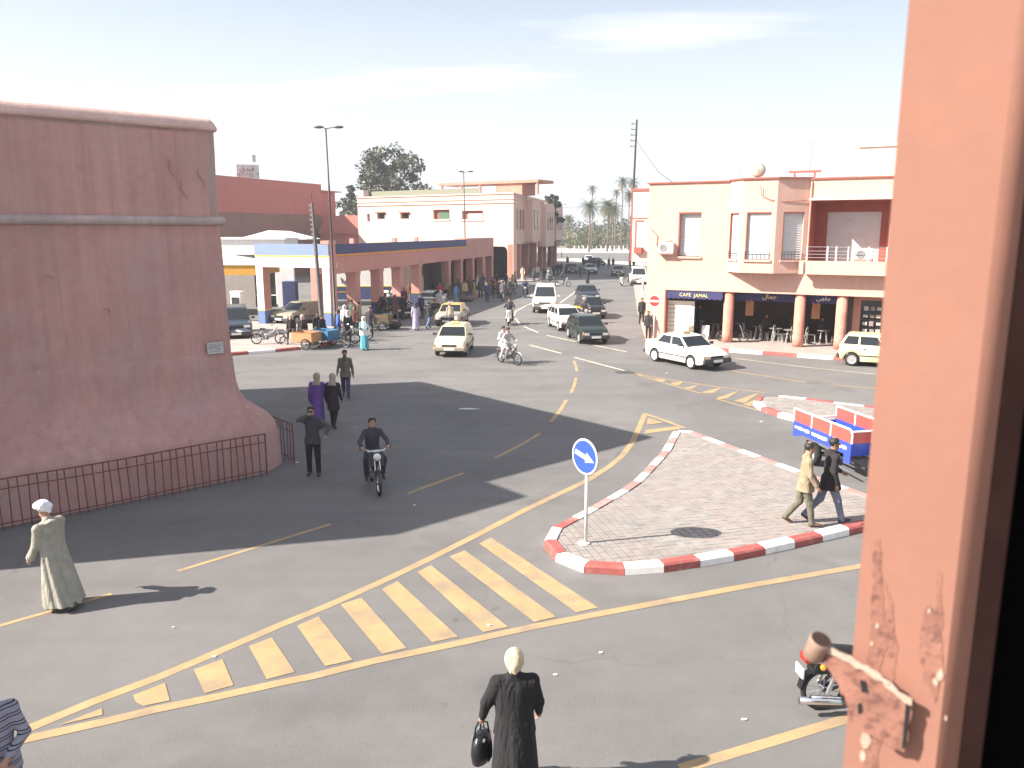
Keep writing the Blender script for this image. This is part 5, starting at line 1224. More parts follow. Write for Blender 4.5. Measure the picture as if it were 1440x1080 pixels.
GREYP, WHITEB, REDB, BLUEB = ('steel_grey', (.16, .16, .17)), ('white_moped', (.62, .62, .60)), ('dull_red', (.22, .03, .025)), ('moped_blue', (.06, .10, .22))
# ================================================================ people
def surface_nets(f, org, h):
    """the zero surface of the grid f as verts and quads"""
    nx, ny, nz = f.shape
    S = np.zeros((nx - 1, ny - 1, nz - 1, 3), np.float32); N = np.zeros((nx - 1, ny - 1, nz - 1), np.float32)
    ins = f < 0; quads = []
    idx = np.stack(np.meshgrid(np.arange(nx), np.arange(ny), np.arange(nz), indexing='ij'), -1).astype(np.float32)
    for ax in range(3):
        a = [slice(None)] * 3; b = [slice(None)] * 3; a[ax] = slice(0, -1); b[ax] = slice(1, None); a, b = tuple(a), tuple(b)
        cr_ = np.argwhere(ins[a] != ins[b])
        if not len(cr_): continue
        i, j, k = cr_.T; e = cr_.copy(); e[:, ax] += 1
        fa, fb = f[i, j, k], f[e[:, 0], e[:, 1], e[:, 2]]
        p = idx[i, j, k].copy(); p[:, ax] += fa / (fa - fb)
        o1, o2 = [(1, 2), (2, 0), (0, 1)][ax]
        for d1 in (0, -1):
            for d2 in (0, -1):
                c = cr_.copy(); c[:, o1] += d1; c[:, o2] += d2
                ok = ((c >= 0) & (c < np.array([nx - 1, ny - 1, nz - 1]))).all(1)
                np.add.at(S, (c[ok, 0], c[ok, 1], c[ok, 2]), p[ok]); np.add.at(N, (c[ok, 0], c[ok, 1], c[ok, 2]), 1)
        ok = ((cr_[:, o1] > 0) & (cr_[:, o2] > 0) & (cr_[:, o1] < f.shape[o1] - 1) & (cr_[:, o2] < f.shape[o2] - 1))
        c = cr_[ok]; s0 = ins[a][c[:, 0], c[:, 1], c[:, 2]]
        q = []
        for d1, d2 in ((0, 0), (-1, 0), (-1, -1), (0, -1)):
            t = c.copy(); t[:, o1] += d1; t[:, o2] += d2; q.append(t)
        q = np.stack(q, 1); q[~s0] = q[~s0][:, ::-1]; quads.append(q)
    q = np.concatenate(quads); ids = -np.ones(N.shape, np.int64); used = N > 0; ids[used] = np.arange(used.sum())
    v = S[used] / N[used][:, None] * h + org
    return v, ids[q[..., 0], q[..., 1], q[..., 2]]

class Fig:
    def __init__(s): s.p = []
    def rc(s, a, b, ra, rb, m, k=.02): s.p.append(('rc', np.array(a, float), np.array(b, float), ra, rb, m, k, None)); return s
    def el(s, a, b, A, B_, m, k=.03, side=(0, 1, 0), fold=(0, 0, 0), cap=.03):
        s.p.append(('el', np.array(a, float), np.array(b, float), A, B_, m, k, (np.array(side, float), fold, cap))); return s
    def cut(s, c, r, n, d, m, k=.005): s.p.append(('cut', np.array(c, float), np.array(n, float), r, d, m, k, None)); return s
    def pl(s, a, b, prof, m, k=.02, side=(0, 1, 0), fold=(0, 0, 0), cap=.03):
        """elliptic body from a to b; prof: (t, half width, half depth)"""
        pr = np.array(prof, float); s.p.append(('pl', np.array(a, float), np.array(b, float), pr, pr[:, 1:].max(), m, k, (np.array(side, float), fold, cap))); return s
    @staticmethod
    def dist(pr, P):
        kind, a, b, A, B_, m, k, ex = pr
        if kind == 'cut':
            q = P - a; r = np.array(A) if not np.isscalar(A) else np.array([A] * 3)
            return np.maximum((np.sqrt(((q / r) ** 2).sum(-1)) - 1) * r.min(), (q @ (b / np.linalg.norm(b))) - B_)
        ab = b - a; L2 = max(ab @ ab, 1e-9); t = np.clip(((P - a) @ ab) / L2, 0, 1)
        q = P - (a + t[..., None] * ab)
        if kind == 'rc': return np.sqrt((q ** 2).sum(-1)) - (A + (B_ - A) * t)
        side, (fn, fa, fp), cap = ex; ax = ab / math.sqrt(L2); u = side - ax * (side @ ax); u /= np.linalg.norm(u); w = np.cross(ax, u)
        qx, qy, qa = q @ u, q @ w, q @ ax
        if kind == 'pl': rx, ry = np.interp(t, A[:, 0], A[:, 1]), np.interp(t, A[:, 0], A[:, 2])
        else: rx, ry = A[0] + (B_[0] - A[0]) * t, A[1] + (B_[1] - A[1]) * t
        if fn:
            th = np.arctan2(qy / ry, qx / rx); g = 1 + fa * t * (np.cos(fn * th + fp) + .5 * np.cos((fn * 2 - 1) * th + fp * 2.3 + t * 3)); rx, ry = rx * g, ry * g
        return (np.sqrt((qx / rx) ** 2 + (qy / ry) ** 2 + (qa / cap) ** 2) - 1) * np.minimum(np.minimum(rx, ry), .2)
    def bounds(s, pr):
        kind, a, b, A, B_, m, k, ex = pr
        if kind == 'cut': r = np.max(A); return a - r, a + r
        r = max(A, B_) if kind == 'rc' else (B_ if kind == 'pl' else max(*A, *B_)) * (1 + 1.6 * ex[1][1])
        return np.minimum(a, b) - r, np.maximum(a, b) + r
    def mesh(s, name, mats, h):
        bs = [s.bounds(p) for p in s.p]; lo = np.min([b[0] for b in bs], 0) - 2.5 * h; hi = np.max([b[1] for b in bs], 0) + 2.5 * h
        n = np.ceil((hi - lo) / h).astype(int) + 1; f = np.full(n, 9.0, np.float32)
        ax = [lo[i] + h * np.arange(n[i]) for i in range(3)]
        for pr, (b0, b1) in zip(s.p, bs):
            k = pr[6]; i0 = np.clip(np.floor((b0 - k - 2 * h - lo) / h).astype(int), 0, n - 1); i1 = np.clip(np.ceil((b1 + k + 2 * h - lo) / h).astype(int) + 1, 1, n)
            sl = tuple(slice(i0[i], i1[i]) for i in range(3))
            P = np.stack(np.meshgrid(*[ax[i][sl[i]] for i in range(3)], indexing='ij'), -1)
            d = s.dist(pr, P).astype(np.float32); o = f[sl]
            g = np.maximum(k - np.abs(o - d), 0) / max(k, 1e-6); f[sl] = np.minimum(o, d) - g * g * k * .25
        v, q = surface_nets(f, lo, h)
        c = v[q].mean(1); D = np.stack([s.dist(p, c) - (.035 if p[0] == 'pl' and len(p[3]) > 3 else 0) for p in s.p], 1); mi = np.array([p[5] for p in s.p])[D.argmin(1)]
        me = bpy.data.meshes.new(name); me.from_pydata(v.tolist(), [], q.tolist())
        ms = sorted(set(mi.tolist())); 
        for m in ms: me.materials.append(mats[m])
        me.polygons.foreach_set('material_index', [ms.index(m) for m in mi]); me.polygons.foreach_set('use_smooth', [True] * len(q)); me.update()
        return me

SKIN = [mat('skin_%d' % i, c, .6, var=.06, scale=20) for i, c in enumerate(((.38, .21, .14), (.28, .145, .09), (.20, .10, .06)))]
HAIR = mat('dark_hair', (.015, .012, .010), .6, var=.2, scale=30)
SHOE = mat('dark_leather', (.03, .024, .02), .5)
def ik(S, T, l1, l2, hint):
    d = T - S; L_ = min(max(d.length, .05), (l1 + l2) * .999); d = d.normalized(); a = (l1 * l1 - l2 * l2 + L_ * L_) / (2 * L_); hgt = math.sqrt(max(l1 * l1 - a * a, 0))
    p = Vector(hint) - d * Vector(hint).dot(d); p = p.normalized() if p.length > 1e-4 else Vector((0, 0, -1))
    return S + d * a + p * hgt, S + d * L_
HANDS = {}
def person(label, pos, heading, h=1.72, z=0.0, top=(.1, .1, .1), bottom=(.05, .05, .06), head='hair', headcol=None, pose='stand', stride=24, phase=1, lean=2, arms=None, robe=None, coat=None,
           skin=0, res=.022, group='people on the street', turn=0, look=0, seat=None, shoe=None, sleeve=None, hands=False, extra=None, fold=.05, skirt=None, hem=None, shoe_mat=None, foot_t=None, wide=1.0):
    """one continuous body; hair, scarf or turban as a child. Faces local +x, left is +y"""
    s = h / 1.72; F = Fig(); V = Vector; rnd = random.Random(hash(label) % 9999 if False else sum(map(ord, label)))
    mats = [SKIN[skin], cloth(top), cloth(bottom), shoe_mat or SHOE, cloth(sleeve or top), cloth(robe or coat or skirt or top), cloth(headcol or (.5, .4, .3)), HAIR]
    hipw, shw = .088, .178 * wide
    def leg(side, a, k, splay=0.0):
        hip = V((0, side * hipw, .91)); td = V((math.sin(R(a)), side * splay, -math.cos(R(a)))).normalized(); kn = hip + td * .43
        sd_ = V((math.sin(R(a - k)), side * splay * .3, -math.cos(R(a - k)))).normalized(); return hip, kn, kn + sd_ * .42
    if pose == 'walk': L_ = [leg(1, stride * phase + 4, 6 if phase > 0 else 30), leg(-1, -stride * phase + 4, 30 if phase > 0 else 6)]
    elif pose == 'sit': L_ = [leg(1, 84, 80, .16), leg(-1, 82, 86, .16)]
    elif pose == 'ride': L_ = [leg(1, 66, 74, .22), leg(-1, 64, 70, .22)]
    elif pose == 'straddle': L_ = [leg(1, 74, 76, .26), leg(-1, 70, 70, .26)]
    elif pose == 'bend': L_ = [leg(1, 6, 14), leg(-1, -4, 8)]
    else: L_ = [leg(1, 3, 3, .05), leg(-1, -3, 4, .05)]
    if foot_t:                                       # feet set on given points (pegs, floor)
        L_ = [(l[0], *ik(l[0], V(ft), .43, .42, (1, side * .25, .3))) for l, ft, side in zip(L_, foot_t, (1, -1))]
    dz = 0.0
    if pose in ('walk', 'stand', 'bend'): dz = .078 - min(l[2].z for l in L_)
    elif seat is not None: dz = seat - .91 + .055
    off = V((0, 0, dz)); L_ = [[q + off for q in l] for l in L_] if not foot_t else [[l[0] + off, *ik(l[0] + off, V(ft), .43, .42, (1, side * .25, .3))] for l, ft, side in zip(L_, foot_t, (1, -1))]
    pel = V((0, 0, .95)) + off; up = V((math.sin(R(lean)), 0, math.cos(R(lean)))); ct, st_ = math.cos(R(turn)), math.sin(R(turn))
    sidev = V((-st_, ct, 0)); chest = pel + up * .30; shm = pel + up * .475
    sh = {1: shm + sidev * shw, -1: shm - sidev * shw}
    nb = shm + up * .03; ld = R(look + turn); fw = V((math.cos(ld), math.sin(ld), 0)); hl = lean * .55
    hu = V((math.sin(R(hl)), 0, math.cos(R(hl)))); hc = nb + hu * .165 + fw * .018
    # legs
    if not robe:
        loose = .014
        for hip, kn, an in L_:
            F.rc(hip, kn, .088 + loose, .060 + loose, 2, .03); F.rc(kn, an + V((0, 0, .0)), .058 + loose, .044 + loose, 2, .03)
        F.rc(pel + V((0, .045, -.03)), pel - V((0, .045, .03)), .105, .105, 2, .05)
    for (hip, kn, an), side in zip(L_, (1, -1)):
        dshin = (an - kn).normalized(); fd = V((dshin.z * -1, 0, dshin.x)); fd = V((fd.x, side * .12, fd.z * .9)).normalized()
        F.rc(an + V((-.03, 0, -.025)), an + fd * .15 + V((0, 0, -.042)), .042, .032, 3, .02)
    # torso
    sh = {q: sh[q] - up * .045 - sidev * q * .006 for q in sh}; tm = 5 if robe or (coat and not sleeve) else 1
    stride_ = abs(L_[0][1].x - L_[1][1].x) * .5
    if not robe:
        hm = -.16 if hem is None else hem; hb = pel + V((stride_ * .25, 0, hm)); n_ = (shm - hb).length; tw = max(.0, (.475 + 0) / n_)
        dd = .150 + (stride_ * .55 if pose in ('walk',) else 0) * min(1, max(0, -hm - .05) * 5)
        F.pl(shm - up * .01, hb, [(0, .085 * wide, .07), (.06, .140 * wide, .092), (.18, .170 * wide, .115), (.45, .168 * wide, .124), (tw * .86, .158 * wide, .122), (1, (.182 if hm > -.1 else .203) * wide, dd)], 1, .03, sidev, (5, .025, rnd.random() * 6))
    for q in (1, -1): F.rc(nb - up * .025, sh[q], .055, .064, tm, .05)
    F.pl(nb + up * .045 - fw * .012, shm - up * .03, [(0, .066, .068), (1, .105, .085)], tm, .02, sidev)
    body_c = robe or coat
    if body_c or skirt:
        z0 = .06 if robe else (.42 if coat else .10)
        if isinstance(coat, tuple) and len(coat) == 4: z0 = coat[3]
        fx = (L_[0][2].x + L_[1][2].x) * .3; rx1 = (.222 if robe else .222) * wide; rr_ = (.20 if robe else .18) + abs(L_[0][2].x - L_[1][2].x) * .22
        lo_ = V((fx, 0, z0 + .02))
        if skirt: F.pl(pel + up * .08, lo_, [(0, .165 * wide, .13), (1, rx1, rr_)], 5, .03, sidev, (6, fold, rnd.random() * 6), .02)
        else:
            n_ = (shm - lo_).length; F.pl(shm - up * .01, lo_, [(0, .085 * wide, .07), (.03 / n_, .140 * wide, .095), (.09 / n_, .172 * wide, .118), (.25 / n_, .182 * wide, .130), (.45 / n_, .178 * wide, .138), (1, rx1, rr_)], 5, .03, sidev, (7, fold, rnd.random() * 6), .02)
    # arms: (forward angle, elbow bend, abduction) or a target point for the hand
    hands_pts = []
    arms = arms or ((-stride * .7 * phase if pose == 'walk' else 4, 18, 9), (stride * .7 * phase if pose == 'walk' else -2, 18, 9))
    ls = 1 if (robe or (coat and not sleeve)) else 0
    for side, a in ((1, arms[0]), (-1, arms[1])):
        S = sh[side]
        if len(a) == 3 and not isinstance(a, V):
            ua, eb, ab_ = a; d1 = V((math.sin(R(ua)), side * math.sin(R(ab_)), -math.cos(R(ua)))).normalized(); E = S + d1 * .285
            d2 = V((math.sin(R(ua + eb)), side * math.sin(R(ab_)) * .4, -math.cos(R(ua + eb)))).normalized(); H = E + d2 * .255
        else:
            E, H = ik(S, V((a.x, a.y, a.z)), .285, .255, (-.25, side * .75, -.55))
        d2 = (H - E).normalized(); mt = 5 if ls else 4
        F.rc(S, E, .060 + .008 * ls, .052 + .016 * ls, mt, .045); F.rc(E, H - d2 * .03, .050 + .014 * ls, .038 + (.03 if robe else .008), mt, .02)
        F.rc(H - d2 * .035, H + d2 * .055, .032, .034, 0, .012); hands_pts.append((H, d2, side))
        if not hands: F.rc(H + d2 * .06, H + d2 * .115 + V((0, 0, -.012)), .026, .018, 0, .01)
    # neck and head
    F.rc(nb - up * .03, hc - hu * .04, .055, .052, 0, .02)
    F.rc(hc - hu * .065 + fw * .030, hc + hu * .045 - fw * .012, .060, .086, 0, .03)
    F.rc(hc + fw * .088 + hu * .012, hc + fw * .108 - hu * .018, .010, .015, 0, .015)
    if hands:
        sv = V((-fw.y, fw.x, 0))
        F.rc(hc + fw * .085 - hu * .055 + sv * .018, hc + fw * .085 - hu * .055 - sv * .018, .010, .010, 0, .012)
        for q in (1, -1): F.rc(hc + sv * q * .082 + hu * .01, hc + sv * q * .085 - hu * .025, .014, .010, 0, .008)
    if extra: extra(F, dict(hc=hc, fw=fw, sh=sh, pel=pel, chest=chest, shm=shm, up=up, L=L_, sidev=sidev, hands=hands_pts))
    def fin(fig, nm, h_):
        for p in fig.p: pass
        me = fig.mesh(nm, mats, h_); return me
    me = fin(F, 'person', res)
    if hands:                                        # five separate fingers on each hand
        mb = MB(); mb.v = [tuple(v.co) for v in me.vertices]; mb.f = [tuple(p.vertices) for p in me.polygons]; mb.m = [p.material_index for p in me.polygons]
        old = list(me.materials); sk = old.index(mats[0]) if mats[0] in old else 0; mb.mi = sk
        for H, d2, side in hands_pts:
            pal = V((0, side, 0)); pal = (pal - d2 * pal.dot(d2)).normalized(); acr = d2.cross(pal).normalized()
            b0 = H + d2 * .065
            for q, ln in ((-1.5, .062), (-.5, .075), (.5, .07), (1.5, .054)):
                r0 = b0 + acr * q * .017; mb.tube([r0, r0 + d2 * ln * .55 - pal * .006, r0 + d2 * ln * .85 - pal * .028, r0 + d2 * ln - pal * .045], [.0088, .0082, .0075, .006], 6)
            r0 = H + d2 * .01 + V((.022, 0, 0)); mb.tube([r0, r0 + d2 * .03 + V((.018, 0, 0)) - pal * .01, r0 + d2 * .062 + V((.016, 0, 0)) - pal * .02], [.011, .0095, .007], 6)
        # eyes
        me2 = mb.mesh('person', old, True); bpy.data.meshes.remove(me); me = me2
    o = bpy.data.objects.new('person', me); C.objects.link(o); o.location = (pos[0], pos[1], z); o.rotation_euler = (0, 0, R(heading)); o.scale = (s, s, s)
    tag(o, label, 'person', group); HANDS[label] = [o.location + Matrix.Rotation(R(heading), 3, 'Z') @ (H * s) for H, _, _ in hands_pts]
    hd = None
    if head == 'hair':
        hd = Fig().cut(hc + hu * .035 - fw * .010, (.101, .096, .094), fw * .80 - hu * .60, .047, 7); nm = 'hair'
    elif head == 'cap':
        hd = Fig().cut(hc + hu * .035 - fw * .004, (.104, .100, .094), -hu, -.012, 6).rc(hc + fw * .09 + hu * .045, hc + fw * .135 + hu * .035, .02, .012, 6); nm = 'cap'
    elif head == 'turban':
        hd = Fig().pl(hc + hu * .020 + fw * .02, hc + hu * .13 - fw * .02, [(0, .095, .100), (.22, .122, .126), (.5, .128, .134), (.78, .112, .118), (1, .075, .08)], 6, .02, sidev, (5, .03, 1)).rc(hc - fw * .085 + hu * .06, hc - fw * .10 - hu * .01, .045, .03, 6, .03).rc(hc + fw * .07 + hu * .075 + sidev * .06, hc - fw * .06 + hu * .10 + sidev * .07, .055, .05, 6, .02); nm = 'turban'
    elif head == 'scarf':
        hd = Fig().cut(hc + hu * .018 - fw * .008, (.112, .108, .118), fw, .062, 6).rc(hc - hu * .05 - fw * .025, nb - fw * .02 + up * .03, .084, .082, 6, .05).pl(nb + up * .055, shm - up * .05, [(0, .085, .08), (.5, .125, .105), (1, .185 * wide, .125)], 6, .03, sidev); nm = 'headscarf'
    elif head == 'tuck':
        hd = Fig().cut(hc + hu * .018 - fw * .008, (.108, .106, .120), fw, .062, 6).rc(hc - hu * .04 - fw * .020, nb + up * .045, .084, .064, 6, .05).rc(hc - fw * .085 - hu * .02, nb - fw * .075 + up * .06, .04, .022, 6, .03).rc(hc - fw * .06 + sidev * .03 + hu * .02, nb - fw * .06 + sidev * .045 + up * .06, .03, .018, 6, .02); nm = 'headscarf'
    elif head == 'veil':
        hd = Fig().cut(hc + hu * .02 - fw * .008, (.118, .116, .125), fw, .062, 6).rc(hc - hu * .05 - fw * .03, nb - fw * .03, .09, .10, 6, .05).pl(nb + up * .06, pel + V((-.04, .05, -.18)), [(0, .09, .085), (.14, .16, .12), (.30, .245, .155), (.7, .265, .185), (1, .275, .195)], 6, .03, sidev, (6, .05, 1.0)); nm = 'veil'
    elif head == 'hood':
        hd = Fig().cut(hc + hu * .03 - fw * .012, (.125, .118, .135), fw, .055, 6).rc(hc - hu * .05 - fw * .05, nb - fw * .05, .095, .10, 6, .04); nm = 'hood'
    elif head == 'helmet':
        hd = Fig().cut(hc + hu * .03, (.135, .13, .13), fw * .9 - hu * .45, .06, 6); nm = 'helmet'
    if hd:
        c = bpy.data.objects.new(nm, fin(hd, nm, min(res, .020))); C.objects.link(c); c.parent = o
    if hands and head in ('hair', 'turban'):
        sv = V((-fw.y, fw.x, 0)); mb = MB()
        for q in (1, -1): mb.ball(hc + fw * .081 + sv * q * .032 + hu * .012, .010, n=8, k=5)
        e = mb.build('eyes', mat('eye_dark', (.02, .015, .012), .2), None); e.parent = o
    return o
# ---------------------------------------------------------------- the people near the camera
V = Vector
STEP_ = 'people walking near the junction'
p_ = G(88, 853)
def hood_back(F, c):
    b = c['shm'] - V((.10, 0, .02)); F.el(b + V((.0, 0, .05)), b + V((-.045, 0, -.20)), (.135, .07), (.03, .03), 5, .05, c['sidev'])
man = person('person in a long beige hooded robe and white turban walking at the road edge', p_, 163, head='turban', headcol=(.74, .72, .78), robe=(.30, .285, .235), pose='walk', stride=13, phase=-1, lean=13, wide=1.22, h=1.76, arms=((10, 22, 3), (16, 58, 9)), res=.0105, hands=True, extra=hood_back, fold=.075, group=STEP_)
w_ = G(724, 1117)
lady = person('person in a long black coat and cream headscarf carrying a black handbag', w_, 96, 1.66, head='tuck', headcol=(.54, .44, .30), top=(.012, .011, .013), coat=(.012, .0115, .013, .30), bottom=(.03, .03, .03), pose='walk', stride=12, phase=1, lean=5, arms=((6, 16, 24), (3, 30, 14)), res=.0095, hands=True, fold=.06, group=STEP_, wide=1.16)
# the handbag hangs from the left hand
hp = HANDS['person in a long black coat and cream headscarf carrying a black handbag'][0]
hb_ = empty('handbag', (hp.x - .01, hp.y + .01, hp.z - .80), 70, 'black shiny handbag with metal rings held by the person in black', 'bag')
M_LEATH = mat('black_patent', (.012, .012, .013), .28, var=.2, scale=12, bump=.4, bscale=22)
mb = MB(); mb.lathe([(.10, 0), (.17, .02), (.19, .12), (.165, .25), (.115, .31), (.10, .32)], (0, 0, .29), n=18); mb.v = [(a, b * .55, c) for a, b, c in mb.v]; mb.build('bag_body', M_LEATH, hb_, smooth=True)
for y in (.05, -.05): MB().tube([(-.09, y, .58), (-.07, y * .8, .70), (0, y * .4, .755), (.07, y * .8, .70), (.09, y, .58)], .010, 6).build('strap', M_LEATH, hb_)
for x, y in ((-.09, .055), (.09, .055), (-.09, -.055), (.09, -.055)): MB().lathe([(.016, -.006), (.022, -.006), (.022, .006), (.016, .006)], (x, y * 1.2, .585), (0, 1, 0), 10).build('ring', M_CHROME, hb_)
for k in range(4): MB().tube([(.03 * k - .05, -.095, .52), (.03 * k - .055, -.108, .40), (.03 * k - .05, -.10, .31)], .006, 5).build('pleat', M_LEATH, hb_)
def stripes(F, c):
    pass
p_ = Vector((-5.0, 7.0, 0))
st = person('person in a grey striped jumper with hands behind the back at the lower left edge', p_, 140, 1.74, top=(.27, .26, .32), bottom=(.02, .018, .02), head='hair', pose='stand', lean=8, arms=(V((-.16, .05, .98)), V((-.15, -.04, 1.0))), res=.011, hands=True, group=STEP_)
M_STRIPE = mat('striped_knit', (.27, .26, .32), .92, bump=.3, bscale=60)
N_, K_ = M_STRIPE.node_tree.nodes, M_STRIPE.node_tree.links; t_ = N_.new('ShaderNodeTexCoord'); sx_ = N_.new('ShaderNodeSeparateXYZ'); K_.new(t_.outputs['Object'], sx_.inputs[0])
fr_ = N_.new('ShaderNodeMath'); fr_.operation = 'PINGPONG'; fr_.inputs[1].default_value = .045; K_.new(sx_.outputs[2], fr_.inputs[0])
r1_ = N_.new('ShaderNodeMath'); r1_.operation = 'COMPARE'; r1_.inputs[1].default_value = .014; r1_.inputs[2].default_value = .0055; K_.new(fr_.outputs[0], r1_.inputs[0])
mx_ = N_.new('ShaderNodeMix'); mx_.data_type = 'RGBA'; mx_.inputs['A'].default_value = (.27, .26, .32, 1); mx_.inputs['B'].default_value = (.03, .028, .045, 1); K_.new(r1_.outputs[0], mx_.inputs['Factor']); K_.new(mx_.outputs['Result'], N_['Principled BSDF'].inputs['Base Color'])
for i_, m_ in enumerate(st.data.materials):
    if m_ == cloth((.27, .26, .32)): st.data.materials[i_] = M_STRIPE
# two men crossing the traffic island
p4, p5 = G(1127, 738, .13), G(1161, 734, .13)
person('person in a tan jacket and olive trousers walking on the traffic island', p4, -8, 1.72, z=.128, top=(.28, .215, .14), bottom=(.13, .125, .09), pose='walk', stride=11, phase=-1, lean=4, arms=((16, 22, 10), (6, 26, 10)), res=.0105, hands=True, hem=-.20, group=STEP_, shoe_mat=mat('brown_leather', (.14, .07, .04), .5))
person('person in a black jacket and blue grey jeans walking behind the tan jacket', p5, 4, 1.80, z=.128, top=(.020, .018, .022), bottom=(.15, .16, .23), pose='walk', stride=18, phase=-1, lean=4, arms=((20, 40, 8), (-8, 20, 8)), res=.0105, hands=True, hem=-.22, group=STEP_, skin=1, look=-20)
# photographer and the others in the rampart's shade
p_ = G(442, 668)
def cam_face(side, dx): return V((.26, side * .06 + dx, 1.60))
ph = person('person in a black jacket holding a camera to the face in the shade', p_, -84, 1.74, top=(.055, .052, .060), bottom=(.015, .014, .018), sleeve=(.075, .072, .082), pose='stand', arms=(V((.10, .34, 1.02)), V((.24, -.05, 1.58))), res=.013, hands=True, group=STEP_, hem=-.14)
cm = empty('camera', (p_.x, p_.y, 0), -84, 'small dark camera held up to the face of the person in the shade', 'camera')
MB().box(.155, -.01, 1.64, .05, .12, .08).build('camera_body', M_BLACK, cm, bevel=.008); MB().lathe([(.030, 0), (.030, .05), (.02, .052)], (.18, -.005, 1.64), (1, 0, 0), 12).build('lens', M_BLACK, cm)
person('person in a purple robe and pale headscarf seen from behind', G(448, 600), 84, 1.68, head='scarf', headcol=(.38, .34, .24), robe=(.145, .07, .30), pose='walk', stride=10, lean=3, res=.014, group=STEP_, wide=1.08)
person('person in a dark coat and grey headscarf beside the purple robe', G(470, 601), 82, 1.68, head='scarf', headcol=(.40, .36, .30), top=(.040, .022, .035), bottom=(.012, .012, .014), pose='walk', stride=9, hem=-.36, res=.014, group=STEP_)
person('person in an open olive jacket and purple grey trousers walking towards the camera', G(487, 559), -80, 1.78, top=(.15, .14, .10), bottom=(.085, .065, .13), pose='walk', stride=17, arms=((-8, 30, 14), (12, 40, 14)), res=.014, group=STEP_, skin=1, extra=lambda F, c: F.el(c['shm'] + V((.055, 0, -.02)), c['pel'] + V((.10, 0, .02)), (.045, .08), (.055, .07), 7, .01, (0, 1, 0)))
# ---------------------------------------------------------------- riders
def rider(label, bk, x, seat, heading, pos, lean=8, **kw):
    d = V((math.cos(R(heading)), math.sin(R(heading)), 0)); P = V((pos[0], pos[1], 0)) + d * x
    hands_at = kw.pop('hands_at', (V((.42 - x * 0, .33, 1.06)), V((.42, -.33, 1.06))))
    return person(label, P, heading, kw.pop('h', 1.74), pose='ride', seat=seat, lean=lean, arms=hands_at, group='riders on mopeds and motorbikes', foot_t=kw.pop('foot_t', (V((.30, .17, .36)), V((.30, -.17, .36)))), **kw)
def moped_rider(label, blabel, pos, heading, kind, col, top, bottom, res=.02, head='hair', headcol=None, x=-.28, seat=.80, lean_b=0, pill=None, robe=None, skin=0):
    bike(kind, blabel, pos, heading, col, lean=lean_b)
    rider(label, None, x, seat, heading, pos, hands_at=(V((-x + .19, .30, 1.05)), V((-x + .19, -.30, 1.05))), foot_t=(V((-x - .05, .19, .34)), V((-x - .02, -.19, .34))), top=top, bottom=bottom, res=res, head=head, headcol=headcol, lean=10, skin=skin, hands=res < .016, wide=1.0)
    if pill: person(pill[0], V((pos[0], pos[1], 0)) + V((math.cos(R(heading)), math.sin(R(heading)), 0)) * (x - .30), heading, 1.70, pose='straddle', seat=seat + .06, lean=6, top=pill[1], bottom=pill[2], arms=(V((.30, .14, 1.16)), V((.30, -.14, 1.16))), foot_t=(V((.16, .20, .34)), V((.16, -.20, .34))), res=res, group='riders on mopeds and motorbikes', head=pill[3], headcol=pill[4])
hd = -72
b0 = G(533, 697); d_ = V((math.cos(R(hd)), math.sin(R(hd)), 0)); c0 = b0 - d_ * .58
moped_rider('person in a dark suit jacket riding a moped out of the shade', 'dark moped with a grey leg shield ridden through the rampart shade', c0, hd, 'moped', ('charcoal', (.03, .03, .035)), (.045, .04, .06), (.03, .03, .05), .0135)
mb = MB(); mb.add([(.30, -.20, .62), (.30, .20, .62), (.34, .17, .99), (.34, -.17, .99), (.26, -.19, .62), (.26, .19, .62), (.30, .16, .99), (.30, -.16, .99)], [(0, 1, 2, 3), (7, 6, 5, 4), (0, 4, 5, 1), (1, 5, 6, 2), (2, 6, 7, 3), (3, 7, 4, 0)])
fr_ = [o for o in bpy.data.objects if o.type == 'EMPTY' and o.get('label', '').startswith('dark moped with a grey leg')][0]
mb.build('leg_shield', mat('grey_apron', (.07, .07, .08), .6), fr_, bevel=.02); MB().tube([(.33, -.2, 1.0), (.36, 0, 1.02), (.33, .2, 1.0)], .022, 6).build('windshield_rim', mat('pale_plastic', (.5, .5, .5), .4), fr_)
hd = -50; b0 = G(728, 514); d_ = V((math.cos(R(hd)), math.sin(R(hd)), 0)); c0 = b0 - d_ * .60
moped_rider('person in grey and white riding the pale motorbike with a passenger', 'pale motorbike with white wheels carrying two people across the junction', c0, hd, 'moped', WHITEB, (.42, .41, .42), (.22, .21, .20), .016, x=-.20, pill=('person in white with a bag riding behind on the pale motorbike', (.62, .60, .62), (.5, .48, .5), 'hair', None))
hd = -95; c0 = G(716, 458) + V((0, .6, 0))
moped_rider('person in a dark jacket riding the white scooter with a passenger', 'white scooter with two riders coming from the shaded side of the street', c0, hd, 'scooter', WHITEB, (.05, .045, .055), (.05, .05, .06), .022, x=-.25, pill=('person sitting behind on the white scooter in dark clothes', (.06, .05, .06), (.05, .05, .06), 'hair', None))
c0 = G(739, 419) + V((0, .6, 0))
moped_rider('person in navy riding a dark scooter in the shade of the arcade', 'dark scooter with a round white lamp in the shade', c0, -94, 'scooter', ('navy_moped', (.03, .035, .06)), (.04, .045, .10), (.03, .03, .05), .026)
moped_rider('person on the first of two mopeds crossing behind the white minivan', 'moped crossing behind the white minivan, nearer the arcade', G(773, 402), 10, 'moped', GREYP, (.20, .20, .21), (.06, .06, .07), .03, head='helmet', headcol=(.5, .5, .5))
moped_rider('person on the second of two mopeds crossing behind the white minivan', 'moped with pale wheels crossing behind the white minivan, nearer the road middle', G(792, 403), -8, 'moped', WHITEB, (.03, .03, .04), (.05, .05, .05), .03)
